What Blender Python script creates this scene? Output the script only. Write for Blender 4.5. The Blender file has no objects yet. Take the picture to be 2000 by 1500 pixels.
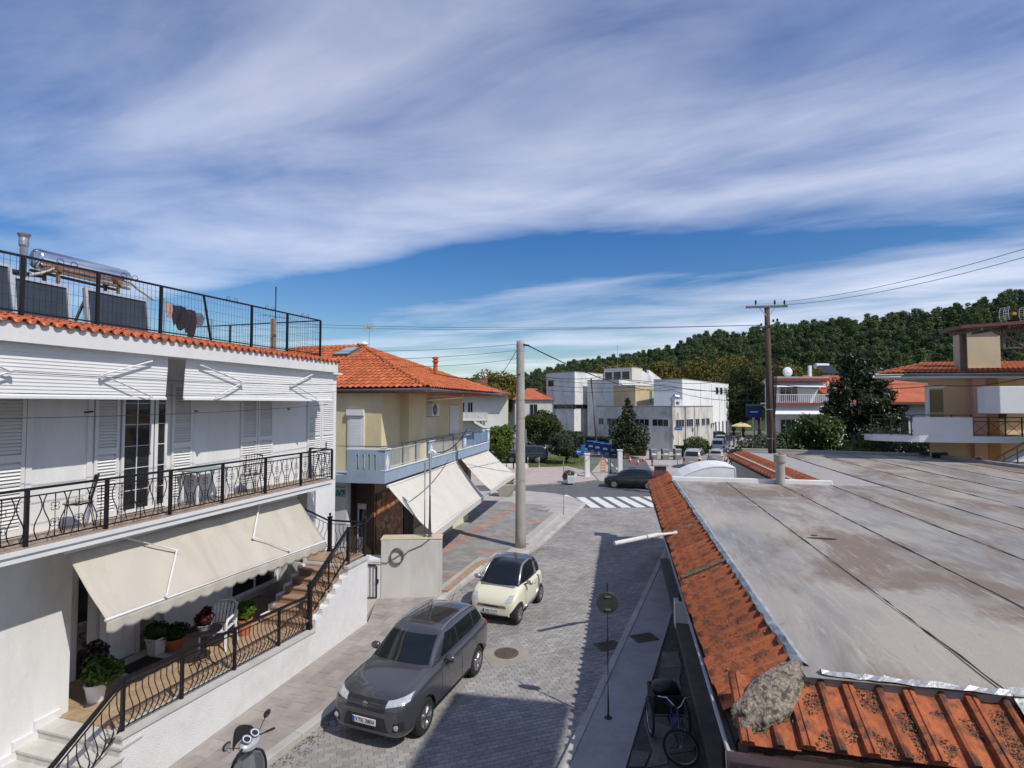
import bpy, bmesh, math, random
from mathutils import Vector, Matrix, noise
random.seed(11)
sc = bpy.context.scene
col = sc.collection
R_ = math.radians

# ------------------------------------------------------------------ camera
CAM_H = 6.3
FPX, CX, CY = 1040.0, 1000.0, 750.0
PIT = math.atan(40 / 1040)
cam = bpy.data.cameras.new('camera')
cam.sensor_width = 36.0
cam.lens = 36.0 * FPX / 2000.0
cam.clip_start = 0.05
cam.clip_end = 4000
camo = bpy.data.objects.new('camera', cam)
camo.location = (0, 0, CAM_H)
camo.rotation_euler = (math.pi / 2 + PIT, 0, 0)
col.objects.link(camo)
sc.camera = camo

# ------------------------------------------------------------------ sky, sun, exposure
SUN_EL = R_(49)
SUN_AZ_XY = (0.74, -0.67)          # horizontal direction towards the sun
w = bpy.data.worlds.new('World')
sc.world = w
w.use_nodes = True
nt = w.node_tree
for n in list(nt.nodes):
    nt.nodes.remove(n)


def wn(t, **kw):
    n = nt.nodes.new(t)
    for k, v in kw.items():
        setattr(n, k, v)
    return n


def wmath(op, a, b=None, c=None):
    n = wn('ShaderNodeMath', operation=op)
    for i, v in enumerate((a, b, c)):
        if v is None:
            continue
        if isinstance(v, (int, float)):
            n.inputs[i].default_value = v
        else:
            nt.links.new(v, n.inputs[i])
    return n.outputs[0]


sky = wn('ShaderNodeTexSky', sky_type='NISHITA')
sky.sun_disc = False
sky.sun_elevation = SUN_EL
sky.sun_rotation = math.atan2(SUN_AZ_XY[0], SUN_AZ_XY[1])
sky.air_density = 1.25
sky.dust_density = 0.15
sky.ozone_density = 4.5
tc = wn('ShaderNodeTexCoord')
sep = wn('ShaderNodeSeparateXYZ')
nt.links.new(tc.outputs['Generated'], sep.inputs[0])
zz = wmath('MAXIMUM', sep.outputs[2], 0.02)
zz = wmath('ADD', zz, 0.012)
px_ = wmath('DIVIDE', sep.outputs[0], zz)
py_ = wmath('DIVIDE', sep.outputs[1], zz)
cmb = wn('ShaderNodeCombineXYZ')
nt.links.new(px_, cmb.inputs[0])
nt.links.new(py_, cmb.inputs[1])
# cirrus in a flat layer, drawn out along one wind direction
mp = wn('ShaderNodeMapping')
mp.inputs['Rotation'].default_value = (0, 0, R_(25.4))
mp.inputs['Location'].default_value = (3.1, 0.4, 0)
nt.links.new(cmb.outputs[0], mp.inputs[0])
st = wn('ShaderNodeMapping')
st.inputs['Scale'].default_value = (0.5, 1.0, 1)
nt.links.new(mp.outputs[0], st.inputs[0])


def wnoise(src, scale, detail, rough, dist=0.0):
    n = wn('ShaderNodeTexNoise')
    n.inputs['Scale'].default_value = scale
    n.inputs['Detail'].default_value = detail
    n.inputs['Roughness'].default_value = rough
    n.inputs['Distortion'].default_value = dist
    nt.links.new(src, n.inputs['Vector'])
    return n.outputs['Fac']


n1 = wnoise(st.outputs[0], 0.62, 6, 0.52, 0.45)
n2 = wnoise(st.outputs[0], 2.0, 7, 0.58, 0.7)
n3 = wnoise(cmb.outputs[0], 0.5, 5, 0.5, 0.3)
# broad bands across the wind
q = wmath('MULTIPLY_ADD', px_, 0.475, py_)
wob = wmath('MULTIPLY_ADD', n3, 1.1, -0.55)
q = wmath('ADD', q, wob)
qn = wmath('MULTIPLY', q, 1 / 8.0)
ramp = wn('ShaderNodeValToRGB')
ramp.color_ramp.interpolation = 'B_SPLINE'
stops = [(0.0, .30), (.09, .30), (.165, .56), (.225, .40), (.28, .74), (.36, .72), (.395, .26), (.43, -.12), (.49, -.10), (.56, .22), (.62, .32), (.8, .46), (1.0, .62)]
els = ramp.color_ramp.elements
while len(els) < len(stops):
    els.new(0.5)
for e, (p, v) in zip(els, stops):
    e.position = p
    v = (v + .2) / 1.2
    e.color = (v, v, v, 1)
nt.links.new(qn, ramp.inputs[0])
d = wmath('MULTIPLY_ADD', n1, 2.1, -1.05)
d2 = wmath('MULTIPLY_ADD', n2, 0.55, -0.275)
rv_ = wmath('MULTIPLY_ADD', ramp.outputs[0], 1.2, -0.2)
den = wmath('ADD', rv_, d)
den = wmath('ADD', den, d2)
along = wmath('MULTIPLY_ADD', py_, -0.475, px_)
along = wmath('MULTIPLY_ADD', along, 0.12, 0.264)
along = wmath('MINIMUM', wmath('MAXIMUM', along, -0.2), 0.15)
den = wmath('ADD', den, wmath('ADD', along, -0.13))
den = wmath('MULTIPLY', den, 0.86)
den = wmath('MINIMUM', wmath('MAXIMUM', den, 0.02), 0.92)
mixc = wn('ShaderNodeMixRGB')
mixc.inputs[2].default_value = (6.3, 6.5, 7.5, 1)
nt.links.new(den, mixc.inputs[0])
hsv = wn('ShaderNodeHueSaturation')
hsv.inputs['Hue'].default_value = 0.514
hsv.inputs['Saturation'].default_value = 1.42
hsv.inputs['Value'].default_value = 0.65
nt.links.new(sky.outputs[0], hsv.inputs['Color'])
nt.links.new(hsv.outputs[0], mixc.inputs[1])
bg = wn('ShaderNodeBackground')
bg.inputs['Strength'].default_value = 0.15
nt.links.new(mixc.outputs[0], bg.inputs[0])
outw = wn('ShaderNodeOutputWorld')
nt.links.new(bg.outputs[0], outw.inputs[0])

sun = bpy.data.lights.new('sun', 'SUN')
sun.energy = 3.8
sun.angle = R_(0.53)
sun.color = (1.0, 0.945, 0.86)
suno = bpy.data.objects.new('sun', sun)
sd = Vector((SUN_AZ_XY[0] * math.cos(SUN_EL), SUN_AZ_XY[1] * math.cos(SUN_EL), math.sin(SUN_EL)))
suno.rotation_euler = sd.to_track_quat('Z', 'Y').to_euler()
suno.location = sd * 60
col.objects.link(suno)
vs = sc.view_settings
vs.view_transform = 'Standard'
vs.look = 'None'
vs.exposure = 0.0
vs.gamma = 1.0
sc.cycles.max_bounces = 6
sc.cycles.transparent_max_bounces = 12


# ------------------------------------------------------------------ measuring: where a point seen in the photograph stands in the place
def ray(px, py):
    x = (px - CX) / FPX
    u = (CY - py) / FPX
    c, s = math.cos(PIT), math.sin(PIT)
    return Vector((x, c - u * s, s + u * c))


def gp(px, py, z=0.0):
    d = ray(px, py)
    return Vector((0, 0, CAM_H)) + d * ((z - CAM_H) / d.z)


def yp(px, py, y):
    d = ray(px, py)
    return Vector((0, 0, CAM_H)) + d * (y / d.y)


class Frame:
    def __init__(s, o, deg):
        s.o = Vector((o[0], o[1], 0))
        s.deg = deg
        a = R_(deg)
        s.u = Vector((math.cos(a), math.sin(a), 0))
        s.v = Vector((-math.sin(a), math.cos(a), 0))

    def loc(s, p):
        d = p - s.o
        return Vector((d.dot(s.u), d.dot(s.v), p.z))

    def atz(s, px, py, z):
        return s.loc(gp(px, py, z))

    def ats(s, px, py, sv):
        d = ray(px, py)
        c = Vector((0, 0, CAM_H))
        t = (sv - (c - s.o).dot(s.v)) / d.dot(s.v)
        return s.loc(c + d * t)

    def ata(s, px, py, av):
        d = ray(px, py)
        c = Vector((0, 0, CAM_H))
        t = (av - (c - s.o).dot(s.u)) / d.dot(s.u)
        return s.loc(c + d * t)

    def w(s, a, b, z=0.0):
        return s.o + s.u * a + s.v * b + Vector((0, 0, z))


# ------------------------------------------------------------------ materials
MATS = {}


def mat(name, color, rough=0.8, var=0.12, scale=4.0, bump=0.0, metal=0.0, stain=None, stain_scale=0.6, stain_amt=0.5,
        stretch=(1, 1, 1), rnd=0.0, coat=0.0, spec=0.5, island=False, emis=None, bscale=None, detail=6, stain_lo=.5, stain_hi=.72, alpha=None, trans=0.0, world=False):
    if name in MATS:
        return MATS[name]
    m = bpy.data.materials.new(name)
    m.use_nodes = True
    t = m.node_tree
    b = t.nodes['Principled BSDF']
    L = t.links.new

    def N(ty, **kw):
        n = t.nodes.new(ty)
        for k, v in kw.items():
            setattr(n, k, v)
        return n
    tcn = N('ShaderNodeTexCoord')
    src = tcn.outputs['Object']
    if world:
        g = N('ShaderNodeNewGeometry')
        src = g.outputs['Position']
    mpn = N('ShaderNodeMapping')
    mpn.inputs['Scale'].default_value = stretch
    L(src, mpn.inputs[0])
    nz = N('ShaderNodeTexNoise')
    nz.inputs['Scale'].default_value = scale
    nz.inputs['Detail'].default_value = detail
    nz.inputs['Roughness'].default_value = 0.62
    L(mpn.outputs[0], nz.inputs['Vector'])
    r = N('ShaderNodeValToRGB')
    lo = [max(0, c * (1 - var)) for c in color[:3]] + [1]
    hi = [min(1, c * (1 + var)) for c in color[:3]] + [1]
    r.color_ramp.elements[0].position = .32
    r.color_ramp.elements[1].position = .68
    r.color_ramp.elements[0].color = lo
    r.color_ramp.elements[1].color = hi
    L(nz.outputs['Fac'], r.inputs[0])
    out = r.outputs[0]
    if stain is not None:
        n2 = N('ShaderNodeTexNoise')
        n2.inputs['Scale'].default_value = stain_scale
        n2.inputs['Detail'].default_value = 9
        n2.inputs['Roughness'].default_value = 0.68
        n2.inputs['Distortion'].default_value = 0.4
        L(mpn.outputs[0], n2.inputs['Vector'])
        r2 = N('ShaderNodeValToRGB')
        r2.color_ramp.elements[0].position = stain_lo
        r2.color_ramp.elements[1].position = stain_hi
        r2.color_ramp.elements[0].color = (0, 0, 0, 1)
        r2.color_ramp.elements[1].color = (stain_amt,) * 3 + (1,)
        L(n2.outputs['Fac'], r2.inputs[0])
        mx = N('ShaderNodeMixRGB')
        L(r2.outputs[0], mx.inputs[0])
        L(out, mx.inputs[1])
        mx.inputs[2].default_value = (*stain, 1)
        out = mx.outputs[0]
    if rnd > 0:
        oi = N('ShaderNodeObjectInfo')
        v = oi.outputs['Random']
        if island:
            ge = N('ShaderNodeNewGeometry')
            ad = N('ShaderNodeMath', operation='ADD')
            L(v, ad.inputs[0])
            L(ge.outputs['Random Per Island'], ad.inputs[1])
            fr = N('ShaderNodeMath', operation='FRACT')
            L(ad.outputs[0], fr.inputs[0])
            v = fr.outputs[0]
        ma = N('ShaderNodeMath', operation='MULTIPLY_ADD')
        L(v, ma.inputs[0])
        ma.inputs[1].default_value = 2 * rnd
        ma.inputs[2].default_value = 1 - rnd
        hs = N('ShaderNodeHueSaturation')
        L(ma.outputs[0], hs.inputs['Value'])
        L(out, hs.inputs['Color'])
        out = hs.outputs[0]
    L(out, b.inputs['Base Color'])
    b.inputs['Roughness'].default_value = rough
    b.inputs['Metallic'].default_value = metal
    b.inputs['Specular IOR Level'].default_value = spec
    if coat:
        b.inputs['Coat Weight'].default_value = coat
        b.inputs['Coat Roughness'].default_value = 0.04
    if trans:
        b.inputs['Transmission Weight'].default_value = trans
    if emis:
        b.inputs['Emission Color'].default_value = (*emis[:3], 1)
        b.inputs['Emission Strength'].default_value = emis[3]
    if bump > 0:
        n3 = N('ShaderNodeTexNoise')
        n3.inputs['Scale'].default_value = bscale or scale * 4
        n3.inputs['Detail'].default_value = 5
        L(mpn.outputs[0], n3.inputs['Vector'])
        bp = N('ShaderNodeBump')
        bp.inputs['Strength'].default_value = min(1, bump)
        bp.inputs['Distance'].default_value = 0.02
        L(n3.outputs['Fac'], bp.inputs['Height'])
        L(bp.outputs[0], b.inputs['Normal'])
    MATS[name] = m
    return m


def glass(name, tint=(.02, .025, .03), rough=.03, alpha=1.0):
    """window glass: tinted, mirror-like at a slant; alpha < 1 lets the room behind show"""
    if name in MATS:
        return MATS[name]
    m = bpy.data.materials.new(name)
    m.use_nodes = True
    t = m.node_tree
    b = t.nodes['Principled BSDF']
    b.inputs['Base Color'].default_value = (*tint, 1)
    b.inputs['Roughness'].default_value = rough
    b.inputs['Specular IOR Level'].default_value = 0.6
    b.inputs['Alpha'].default_value = alpha
    nz = t.nodes.new('ShaderNodeTexNoise')
    nz.inputs['Scale'].default_value = 1.4
    bp = t.nodes.new('ShaderNodeBump')
    bp.inputs['Strength'].default_value = 0.05
    t.links.new(nz.outputs['Fac'], bp.inputs['Height'])
    t.links.new(bp.outputs[0], b.inputs['Normal'])
    MATS[name] = m
    return m


def leafmat(name, c1, c2, rough=.55, trans=.25):
    """leaf: two tones picked per leaf, thin enough to let some light through"""
    if name in MATS:
        return MATS[name]
    m = bpy.data.materials.new(name)
    m.use_nodes = True
    t = m.node_tree
    L = t.links.new
    b = t.nodes['Principled BSDF']
    ge = t.nodes.new('ShaderNodeNewGeometry')
    nz = t.nodes.new('ShaderNodeTexNoise')
    nz.inputs['Scale'].default_value = 0.9
    tcn = t.nodes.new('ShaderNodeTexCoord')
    L(tcn.outputs['Object'], nz.inputs['Vector'])
    ad = t.nodes.new('ShaderNodeMath')
    ad.operation = 'MULTIPLY_ADD'
    L(ge.outputs['Random Per Island'], ad.inputs[0])
    ad.inputs[1].default_value = 0.6
    sb = t.nodes.new('ShaderNodeMath')
    sb.operation = 'MULTIPLY_ADD'
    L(nz.outputs['Fac'], sb.inputs[0])
    sb.inputs[1].default_value = 1.2
    sb.inputs[2].default_value = -0.65
    oi = t.nodes.new('ShaderNodeObjectInfo')
    sc2 = t.nodes.new('ShaderNodeMath')
    sc2.operation = 'MULTIPLY_ADD'
    L(oi.outputs['Random'], sc2.inputs[0])
    sc2.inputs[1].default_value = .5
    L(sb.outputs[0], sc2.inputs[2])
    L(sc2.outputs[0], ad.inputs[2])
    r = t.nodes.new('ShaderNodeValToRGB')
    r.color_ramp.elements[0].color = (*c1, 1)
    r.color_ramp.elements[1].color = (*c2, 1)
    L(ad.outputs[0], r.inputs[0])
    L(r.outputs[0], b.inputs['Base Color'])
    b.inputs['Roughness'].default_value = rough
    b.inputs['Specular IOR Level'].default_value = .3
    tr = t.nodes.new('ShaderNodeBsdfTranslucent')
    L(r.outputs[0], tr.inputs[0])
    mx = t.nodes.new('ShaderNodeMixShader')
    mx.inputs[0].default_value = trans
    L(b.outputs[0], mx.inputs[1])
    L(tr.outputs[0], mx.inputs[2])
    L(mx.outputs[0], t.nodes['Material Output'].inputs[0])
    MATS[name] = m
    return m


# ------------------------------------------------------------------ mesh building
def perp(t):
    up = Vector((0, 0, 1)) if abs(t.z) < 0.95 else Vector((1, 0, 0))
    a = t.cross(up).normalized()
    return a, a.cross(t).normalized()


class MB:
    def __init__(s):
        s.v = []
        s.f = []

    def add(s, vs, fs):
        o = len(s.v)
        s.v += [tuple(v) for v in vs]
        s.f += [tuple(i + o for i in f) for f in fs]
        return s

    def box(s, x0, x1, y0, y1, z0, z1):
        vs = [(x, y, z) for z in (z0, z1) for y in (y0, y1) for x in (x0, x1)]
        return s.add(vs, [(0, 2, 3, 1), (4, 5, 7, 6), (0, 1, 5, 4), (1, 3, 7, 5), (3, 2, 6, 7), (2, 0, 4, 6)])

    def obox(s, c, size, rot=None):
        m = rot.to_matrix() if hasattr(rot, 'to_matrix') else (rot or Matrix.Identity(3))
        c = Vector(c)
        hx, hy, hz = [k / 2 for k in size]
        vs = [c + m @ Vector((x, y, z)) for z in (-hz, hz) for y in (-hy, hy) for x in (-hx, hx)]
        return s.add(vs, [(0, 2, 3, 1), (4, 5, 7, 6), (0, 1, 5, 4), (1, 3, 7, 5), (3, 2, 6, 7), (2, 0, 4, 6)])

    def beam(s, p, q, w, h=None):
        p, q = Vector(p), Vector(q)
        h = h or w
        t = (q - p).normalized()
        a, b = perp(t)
        vs = [e + a * (i * w / 2) + b * (j * h / 2) for e in (p, q) for j in (-1, 1) for i in (-1, 1)]
        return s.add(vs, [(0, 1, 3, 2), (4, 6, 7, 5), (0, 4, 5, 1), (1, 5, 7, 3), (3, 7, 6, 2), (2, 6, 4, 0)])

    def tube(s, pts, r, n=6, cap=True, closed=False):
        pts = [Vector(p) for p in pts]
        k = len(pts)
        rs = r if isinstance(r, (list, tuple)) else [r] * k
        vs = []
        pa = None
        for i, p in enumerate(pts):
            if closed:
                t = pts[(i + 1) % k] - pts[i - 1]
            else:
                t = pts[min(i + 1, k - 1)] - pts[max(i - 1, 0)]
            if t.length < 1e-9:
                t = Vector((0, 0, 1))
            t.normalize()
            if pa is None:
                a, b = perp(t)
            else:
                a = (pa - t * pa.dot(t))
                if a.length < 1e-6:
                    a, b = perp(t)
                a.normalize()
                b = t.cross(a)
            pa = a
            for j in range(n):
                an = 2 * math.pi * j / n
                vs.append(p + (a * math.cos(an) + b * math.sin(an)) * rs[i])
        fs = []
        for i in range(k if closed else k - 1):
            for j in range(n):
                i2 = (i + 1) % k
                fs.append((i * n + j, i * n + (j + 1) % n, i2 * n + (j + 1) % n, i2 * n + j))
        if cap and not closed:
            fs.append(tuple(reversed(range(n))))
            fs.append(tuple(range((k - 1) * n, k * n)))
        return s.add(vs, fs)

    def prism(s, poly, z0, z1):
        n = len(poly)
        ar = sum(poly[i][0] * poly[(i + 1) % n][1] - poly[(i + 1) % n][0] * poly[i][1] for i in range(n))
        if ar < 0:
            poly = list(reversed(poly))
        vs = [(p[0], p[1], z0) for p in poly] + [(p[0], p[1], z1) for p in poly]
        fs = [tuple(reversed(range(n))), tuple(range(n, 2 * n))]
        fs += [(i, (i + 1) % n, n + (i + 1) % n, n + i) for i in range(n)]
        return s.add(vs, fs)

    def extr(s, pts, d):
        """closed 3-D polygon pushed along vector d"""
        n = len(pts)
        d = Vector(d)
        vs = [Vector(p) for p in pts] + [Vector(p) + d for p in pts]
        fs = [tuple(reversed(range(n))), tuple(range(n, 2 * n))]
        fs += [(i, (i + 1) % n, n + (i + 1) % n, n + i) for i in range(n)]
        return s.add(vs, fs)

    def lathe(s, prof, n=16, c=(0, 0, 0), axis='z', sx=1, sy=1):
        vs = []
        for r, z in prof:
            for j in range(n):
                an = 2 * math.pi * j / n
                x, y = r * math.cos(an) * sx, r * math.sin(an) * sy
                if axis == 'z':
                    vs.append((c[0] + x, c[1] + y, c[2] + z))
                elif axis == 'y':
                    vs.append((c[0] + x, c[1] + z, c[2] - y))
                else:
                    vs.append((c[0] + z, c[1] + x, c[2] + y))
        fs = []
        k = len(prof)
        for i in range(k - 1):
            for j in range(n):
                fs.append((i * n + j, i * n + (j + 1) % n, (i + 1) * n + (j + 1) % n, (i + 1) * n + j))
        fs.append(tuple(reversed(range(n))))
        fs.append(tuple(range((k - 1) * n, k * n)))
        return s.add(vs, fs)

    def poly(s, pts):
        return s.add(pts, [tuple(range(len(pts)))])

    def grid(s, fn, nu, nv):
        vs = [fn(i / nu, j / nv) for i in range(nu + 1) for j in range(nv + 1)]
        fs = [(i * (nv + 1) + j, (i + 1) * (nv + 1) + j, (i + 1) * (nv + 1) + j + 1, i * (nv + 1) + j + 1) for i in range(nu) for j in range(nv)]
        return s.add(vs, fs)

    def mesh(s, name, m=None, smooth=False):
        me = bpy.data.meshes.new(name)
        me.from_pydata(s.v, [], s.f)
        me.update()
        if m:
            me.materials.append(m)
        if smooth:
            for p in me.polygons:
                p.use_smooth = True
        return me

    def build(s, name, m=None, parent=None, smooth=False, bevel=0.0, thick=0.0, fixn=False, seg=2):
        me = s.mesh(name, m, smooth)
        if fixn:
            bm = bmesh.new()
            bm.from_mesh(me)
            bmesh.ops.recalc_face_normals(bm, faces=bm.faces)
            bm.to_mesh(me)
            bm.free()
        o = put(name, me, parent)
        if thick:
            md = o.modifiers.new('thick', 'SOLIDIFY')
            md.thickness = thick
            md.offset = 0
        if bevel:
            md = o.modifiers.new('bevel', 'BEVEL')
            md.width = bevel
            md.segments = seg
            md.limit_method = 'ANGLE'
            md.angle_limit = R_(40)
        return o


def put(name, me, parent=None, loc=None, rot=None, scale=None):
    o = bpy.data.objects.new(name, me)
    col.objects.link(o)
    if parent:
        o.parent = parent
    if loc is not None:
        o.location = loc
    if rot is not None:
        o.rotation_euler = rot
    if scale is not None:
        o.scale = scale
    return o


def thing(name, label, cat, loc=(0, 0, 0), deg=0.0, group=None):
    o = put(name, None, None, loc, (0, 0, R_(deg)))
    o.empty_display_size = .2
    return tag(o, label, cat, group)


def tag(o, label, cat, group=None):
    o['label'] = label
    o['category'] = cat
    if group:
        o['group'] = group
    return o


def struct(o, label=None):
    o['kind'] = 'structure'
    if label:
        o['label'] = label
    return o


def stuff(o):
    o['kind'] = 'stuff'
    return o


def arc(c, r, a0, a1, n, ax='xz'):
    out = []
    for i in range(n + 1):
        a = a0 + (a1 - a0) * i / n
        x, y = r * math.cos(a), r * math.sin(a)
        p = {'xz': (x, 0, y), 'xy': (x, y, 0), 'yz': (0, x, y)}[ax]
        out.append(Vector(c) + Vector(p))
    return out


def lerp(a, b, t):
    return a + (b - a) * t


def sag(p, q, drop, n=14):
    p, q = Vector(p), Vector(q)
    return [p.lerp(q, i / n) - Vector((0, 0, drop * 4 * (i / n) * (1 - i / n))) for i in range(n + 1)]


def copy_tree(o, parent=None):
    c = o.copy()
    col.objects.link(c)
    if parent is not None:
        c.parent = parent
    for ch in list(o.children):
        copy_tree(ch, c)
    return c


def text_mesh(txt, size, m, name, parent, mtx):
    """flat lettering as a thin mesh"""
    cu = bpy.data.curves.new(name, 'FONT')
    cu.body = txt
    cu.size = size
    cu.align_x = 'CENTER'
    cu.align_y = 'CENTER'
    cu.extrude = 0.002
    tmp = bpy.data.objects.new(name, cu)
    me = bpy.data.meshes.new_from_object(tmp)
    bpy.data.objects.remove(tmp)
    me.materials.clear()
    me.materials.append(m)
    o = put(name, me, parent)
    o.matrix_local = mtx
    return o


# shared colours
white_wall = mat('white_stucco', (.74, .74, .73), .9, .05, 2.4, .3, bscale=60, stain=(.46, .44, .40), stain_scale=1.3, stain_amt=.3, stretch=(1, 1, .32))
white_rough = mat('white_roughcast', (.72, .72, .71), .95, .05, 3.0, .8, bscale=45, stain=(.50, .46, .40), stain_scale=1.0, stain_amt=.45)
white_trim = mat('white_trim', (.72, .72, .72), .6, .04, 3, .05, stain=(.5, .48, .44), stain_scale=1.5, stain_amt=.3)
white_metal = mat('white_metal', (.74, .75, .76), .4, .04, 3, spec=.5)
black_iron = mat('black_iron', (.010, .010, .014), .5, .2, 8, .1, spec=.35)
dark_rubber = mat('dark_rubber', (.014, .014, .015), .85, .2, 12, .1)
galv = mat('galvanised_steel', (.42, .44, .46), .42, .12, 6, .05, metal=.85)
zinc = mat('zinc_pipe', (.30, .32, .35), .5, .12, 6, .05, metal=.5)
dark_glass = glass('dark_glass')
terracotta = mat('terracotta', (.42, .10, .035), .82, .22, 9, .35, bscale=40, stain=(.13, .05, .03), stain_scale=3.0, stain_amt=.75, rnd=.16, island=True)
wood_dark = mat('dark_wood', (.055, .028, .018), .6, .25, 3, .2, stretch=(1, 1, 12))
marble = mat('marble', (.55, .53, .50), .45, .08, 5, .03, stain=(.36, .33, .30), stain_scale=2.0, stain_amt=.5)
plastic_white = mat('white_plastic', (.75, .76, .78), .4, .03, 3)
soil = mat('soil', (.05, .035, .025), 1, .3, 20, .5)
# ================================================================== ground, roads, pavements
ground_m = mat('dry_ground', (.16, .15, .10), 1, .3, .35, .3, stain=(.07, .10, .04), stain_scale=.05, stain_amt=.8)
asphalt_m = mat('asphalt', (.115, .115, .12), .9, .15, 1.2, .35, bscale=70, stain=(.17, .165, .16), stain_scale=.35, stain_amt=.6)
street_bed_m = mat('paver_joint_sand', (.19, .18, .17), 1, .2, 6, .2)
paver_m = mat('grey_paver', (.30, .286, .276), .9, .2, .55, .3, bscale=60, stain=(.17, .155, .148), stain_scale=.5, stain_amt=.65, rnd=.17, island=True, world=True)
slab_m = mat('sidewalk_slab', (.31, .275, .25), .9, .14, 3.0, .3, bscale=40, stain=(.20, .17, .15), stain_scale=.6, stain_amt=.55, rnd=.12, island=True, world=True)
kerb_m = mat('kerb_stone', (.47, .45, .42), .9, .12, 2, .3, bscale=30, stain=(.25, .22, .2), stain_scale=1.2, stain_amt=.6, rnd=.1, world=True)
conc_m = mat('pale_concrete', (.42, .39, .36), .92, .1, 1.0, .25, bscale=40, stain=(.28, .25, .23), stain_scale=.25, stain_amt=.6, world=True)
strip_m = mat('smooth_concrete', (.36, .355, .355), .85, .12, 2.2, .1, stain=(.22, .21, .21), stain_scale=.9, stain_amt=.6, world=True)
flag_m = mat('flagstone', (.15, .138, .125), .92, .25, 3, .5, bscale=25, rnd=.3, stain=(.07, .06, .055), stain_scale=1.0, stain_amt=.6, world=True)
grey_tile_m = mat('grey_paving_tile', (.27, .26, .255), .88, .12, 2, .2, bscale=50, rnd=.12, island=True, world=True, stain=(.17, .15, .14), stain_scale=.5, stain_amt=.5)
red_tile_m = mat('red_paving_tile', (.37, .225, .18), .88, .12, 2, .2, bscale=50, rnd=.12, island=True, world=True, stain=(.25, .16, .13), stain_scale=.6, stain_amt=.5)
paint_m = mat('road_paint', (.72, .72, .70), .8, .06, 3, .15, stain=(.30, .30, .30), stain_scale=2.6, stain_amt=.7, stain_lo=.53, stain_hi=.66)
cast_iron = mat('cast_iron', (.10, .075, .06), .7, .25, 12, .4)

g = MB()
g.add([(-1600, -200, -.03), (1600, -200, -.03), (1600, 1700, -.03), (-1600, 1700, -.03)], [(0, 1, 2, 3)])
struct(g.build('ground', ground_m))


def inside(p, poly):
    x, y = p[0], p[1]
    r = False
    n = len(poly)
    for i in range(n):
        x1, y1 = poly[i][0], poly[i][1]
        x2, y2 = poly[(i + 1) % n][0], poly[(i + 1) % n][1]
        if (y1 > y) != (y2 > y) and x < (x2 - x1) * (y - y1) / (y2 - y1) + x1:
            r = not r
    return r


LK = [(-5.9, 5.0), (-4.26, 9.48), (-3.62, 11.0), (-2.1, 17.5), (-1.0, 20.7), (.75, 22.7), (1.2, 23.6), (4.1, 32.0), (4.55, 33.4)]
RK = [(-1.15, 5.0), (.9, 9.59), (6.85, 23.85), (10.2, 32.4)]


def sheet(name, poly, z, m, z0=None):
    b = MB()
    b.prism(poly, z - .1 if z0 is None else z0, z)
    return struct(b.build(name, m))


street_poly = LK[:-1] + [(4.3, 32.7), (10.33, 32.7)] + list(reversed(RK))
street = sheet('street', street_poly, .004, street_bed_m, -.02)

asph = MB()
asph.prism([(4.3, 32.7), (14, 32.7), (40, 31.5), (70, 28), (70, 44), (34, 47.5), (13, 46.0), (7.0, 44.0), (4.5, 42.3), (1, 41.2), (-20, 40.0), (-60, 38.5), (-60, 35), (-20, 37.2), (.9, 38.4), (3.0, 37.2), (4.1, 35.6), (4.6, 33.9)], -.02, .0)
cross = struct(asph.build('cross_street_road', asphalt_m))
zs = MB()
zs.add([(-.30, 0, 0), (.30, 0, 0), (-.22, 3.75, 0), (-.82 + .02, 3.75, 0)], [(0, 1, 2, 3)])
zm = zs.mesh('zebra_stripe', paint_m)
for i in range(8):
    o = put('zebra_stripe', zm, cross, (5.15 + i * .925, 32.72 + .05 * i, .004))
# short white lead-in line by the kerb tip
lm = MB()
lm.add([gp(1100, 968, .004), gp(1106, 966, .004), gp(1135, 978, .004), gp(1131, 980, .004)], [(0, 1, 2, 3)])
lm.build('edge_line', paint_m, cross)


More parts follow.
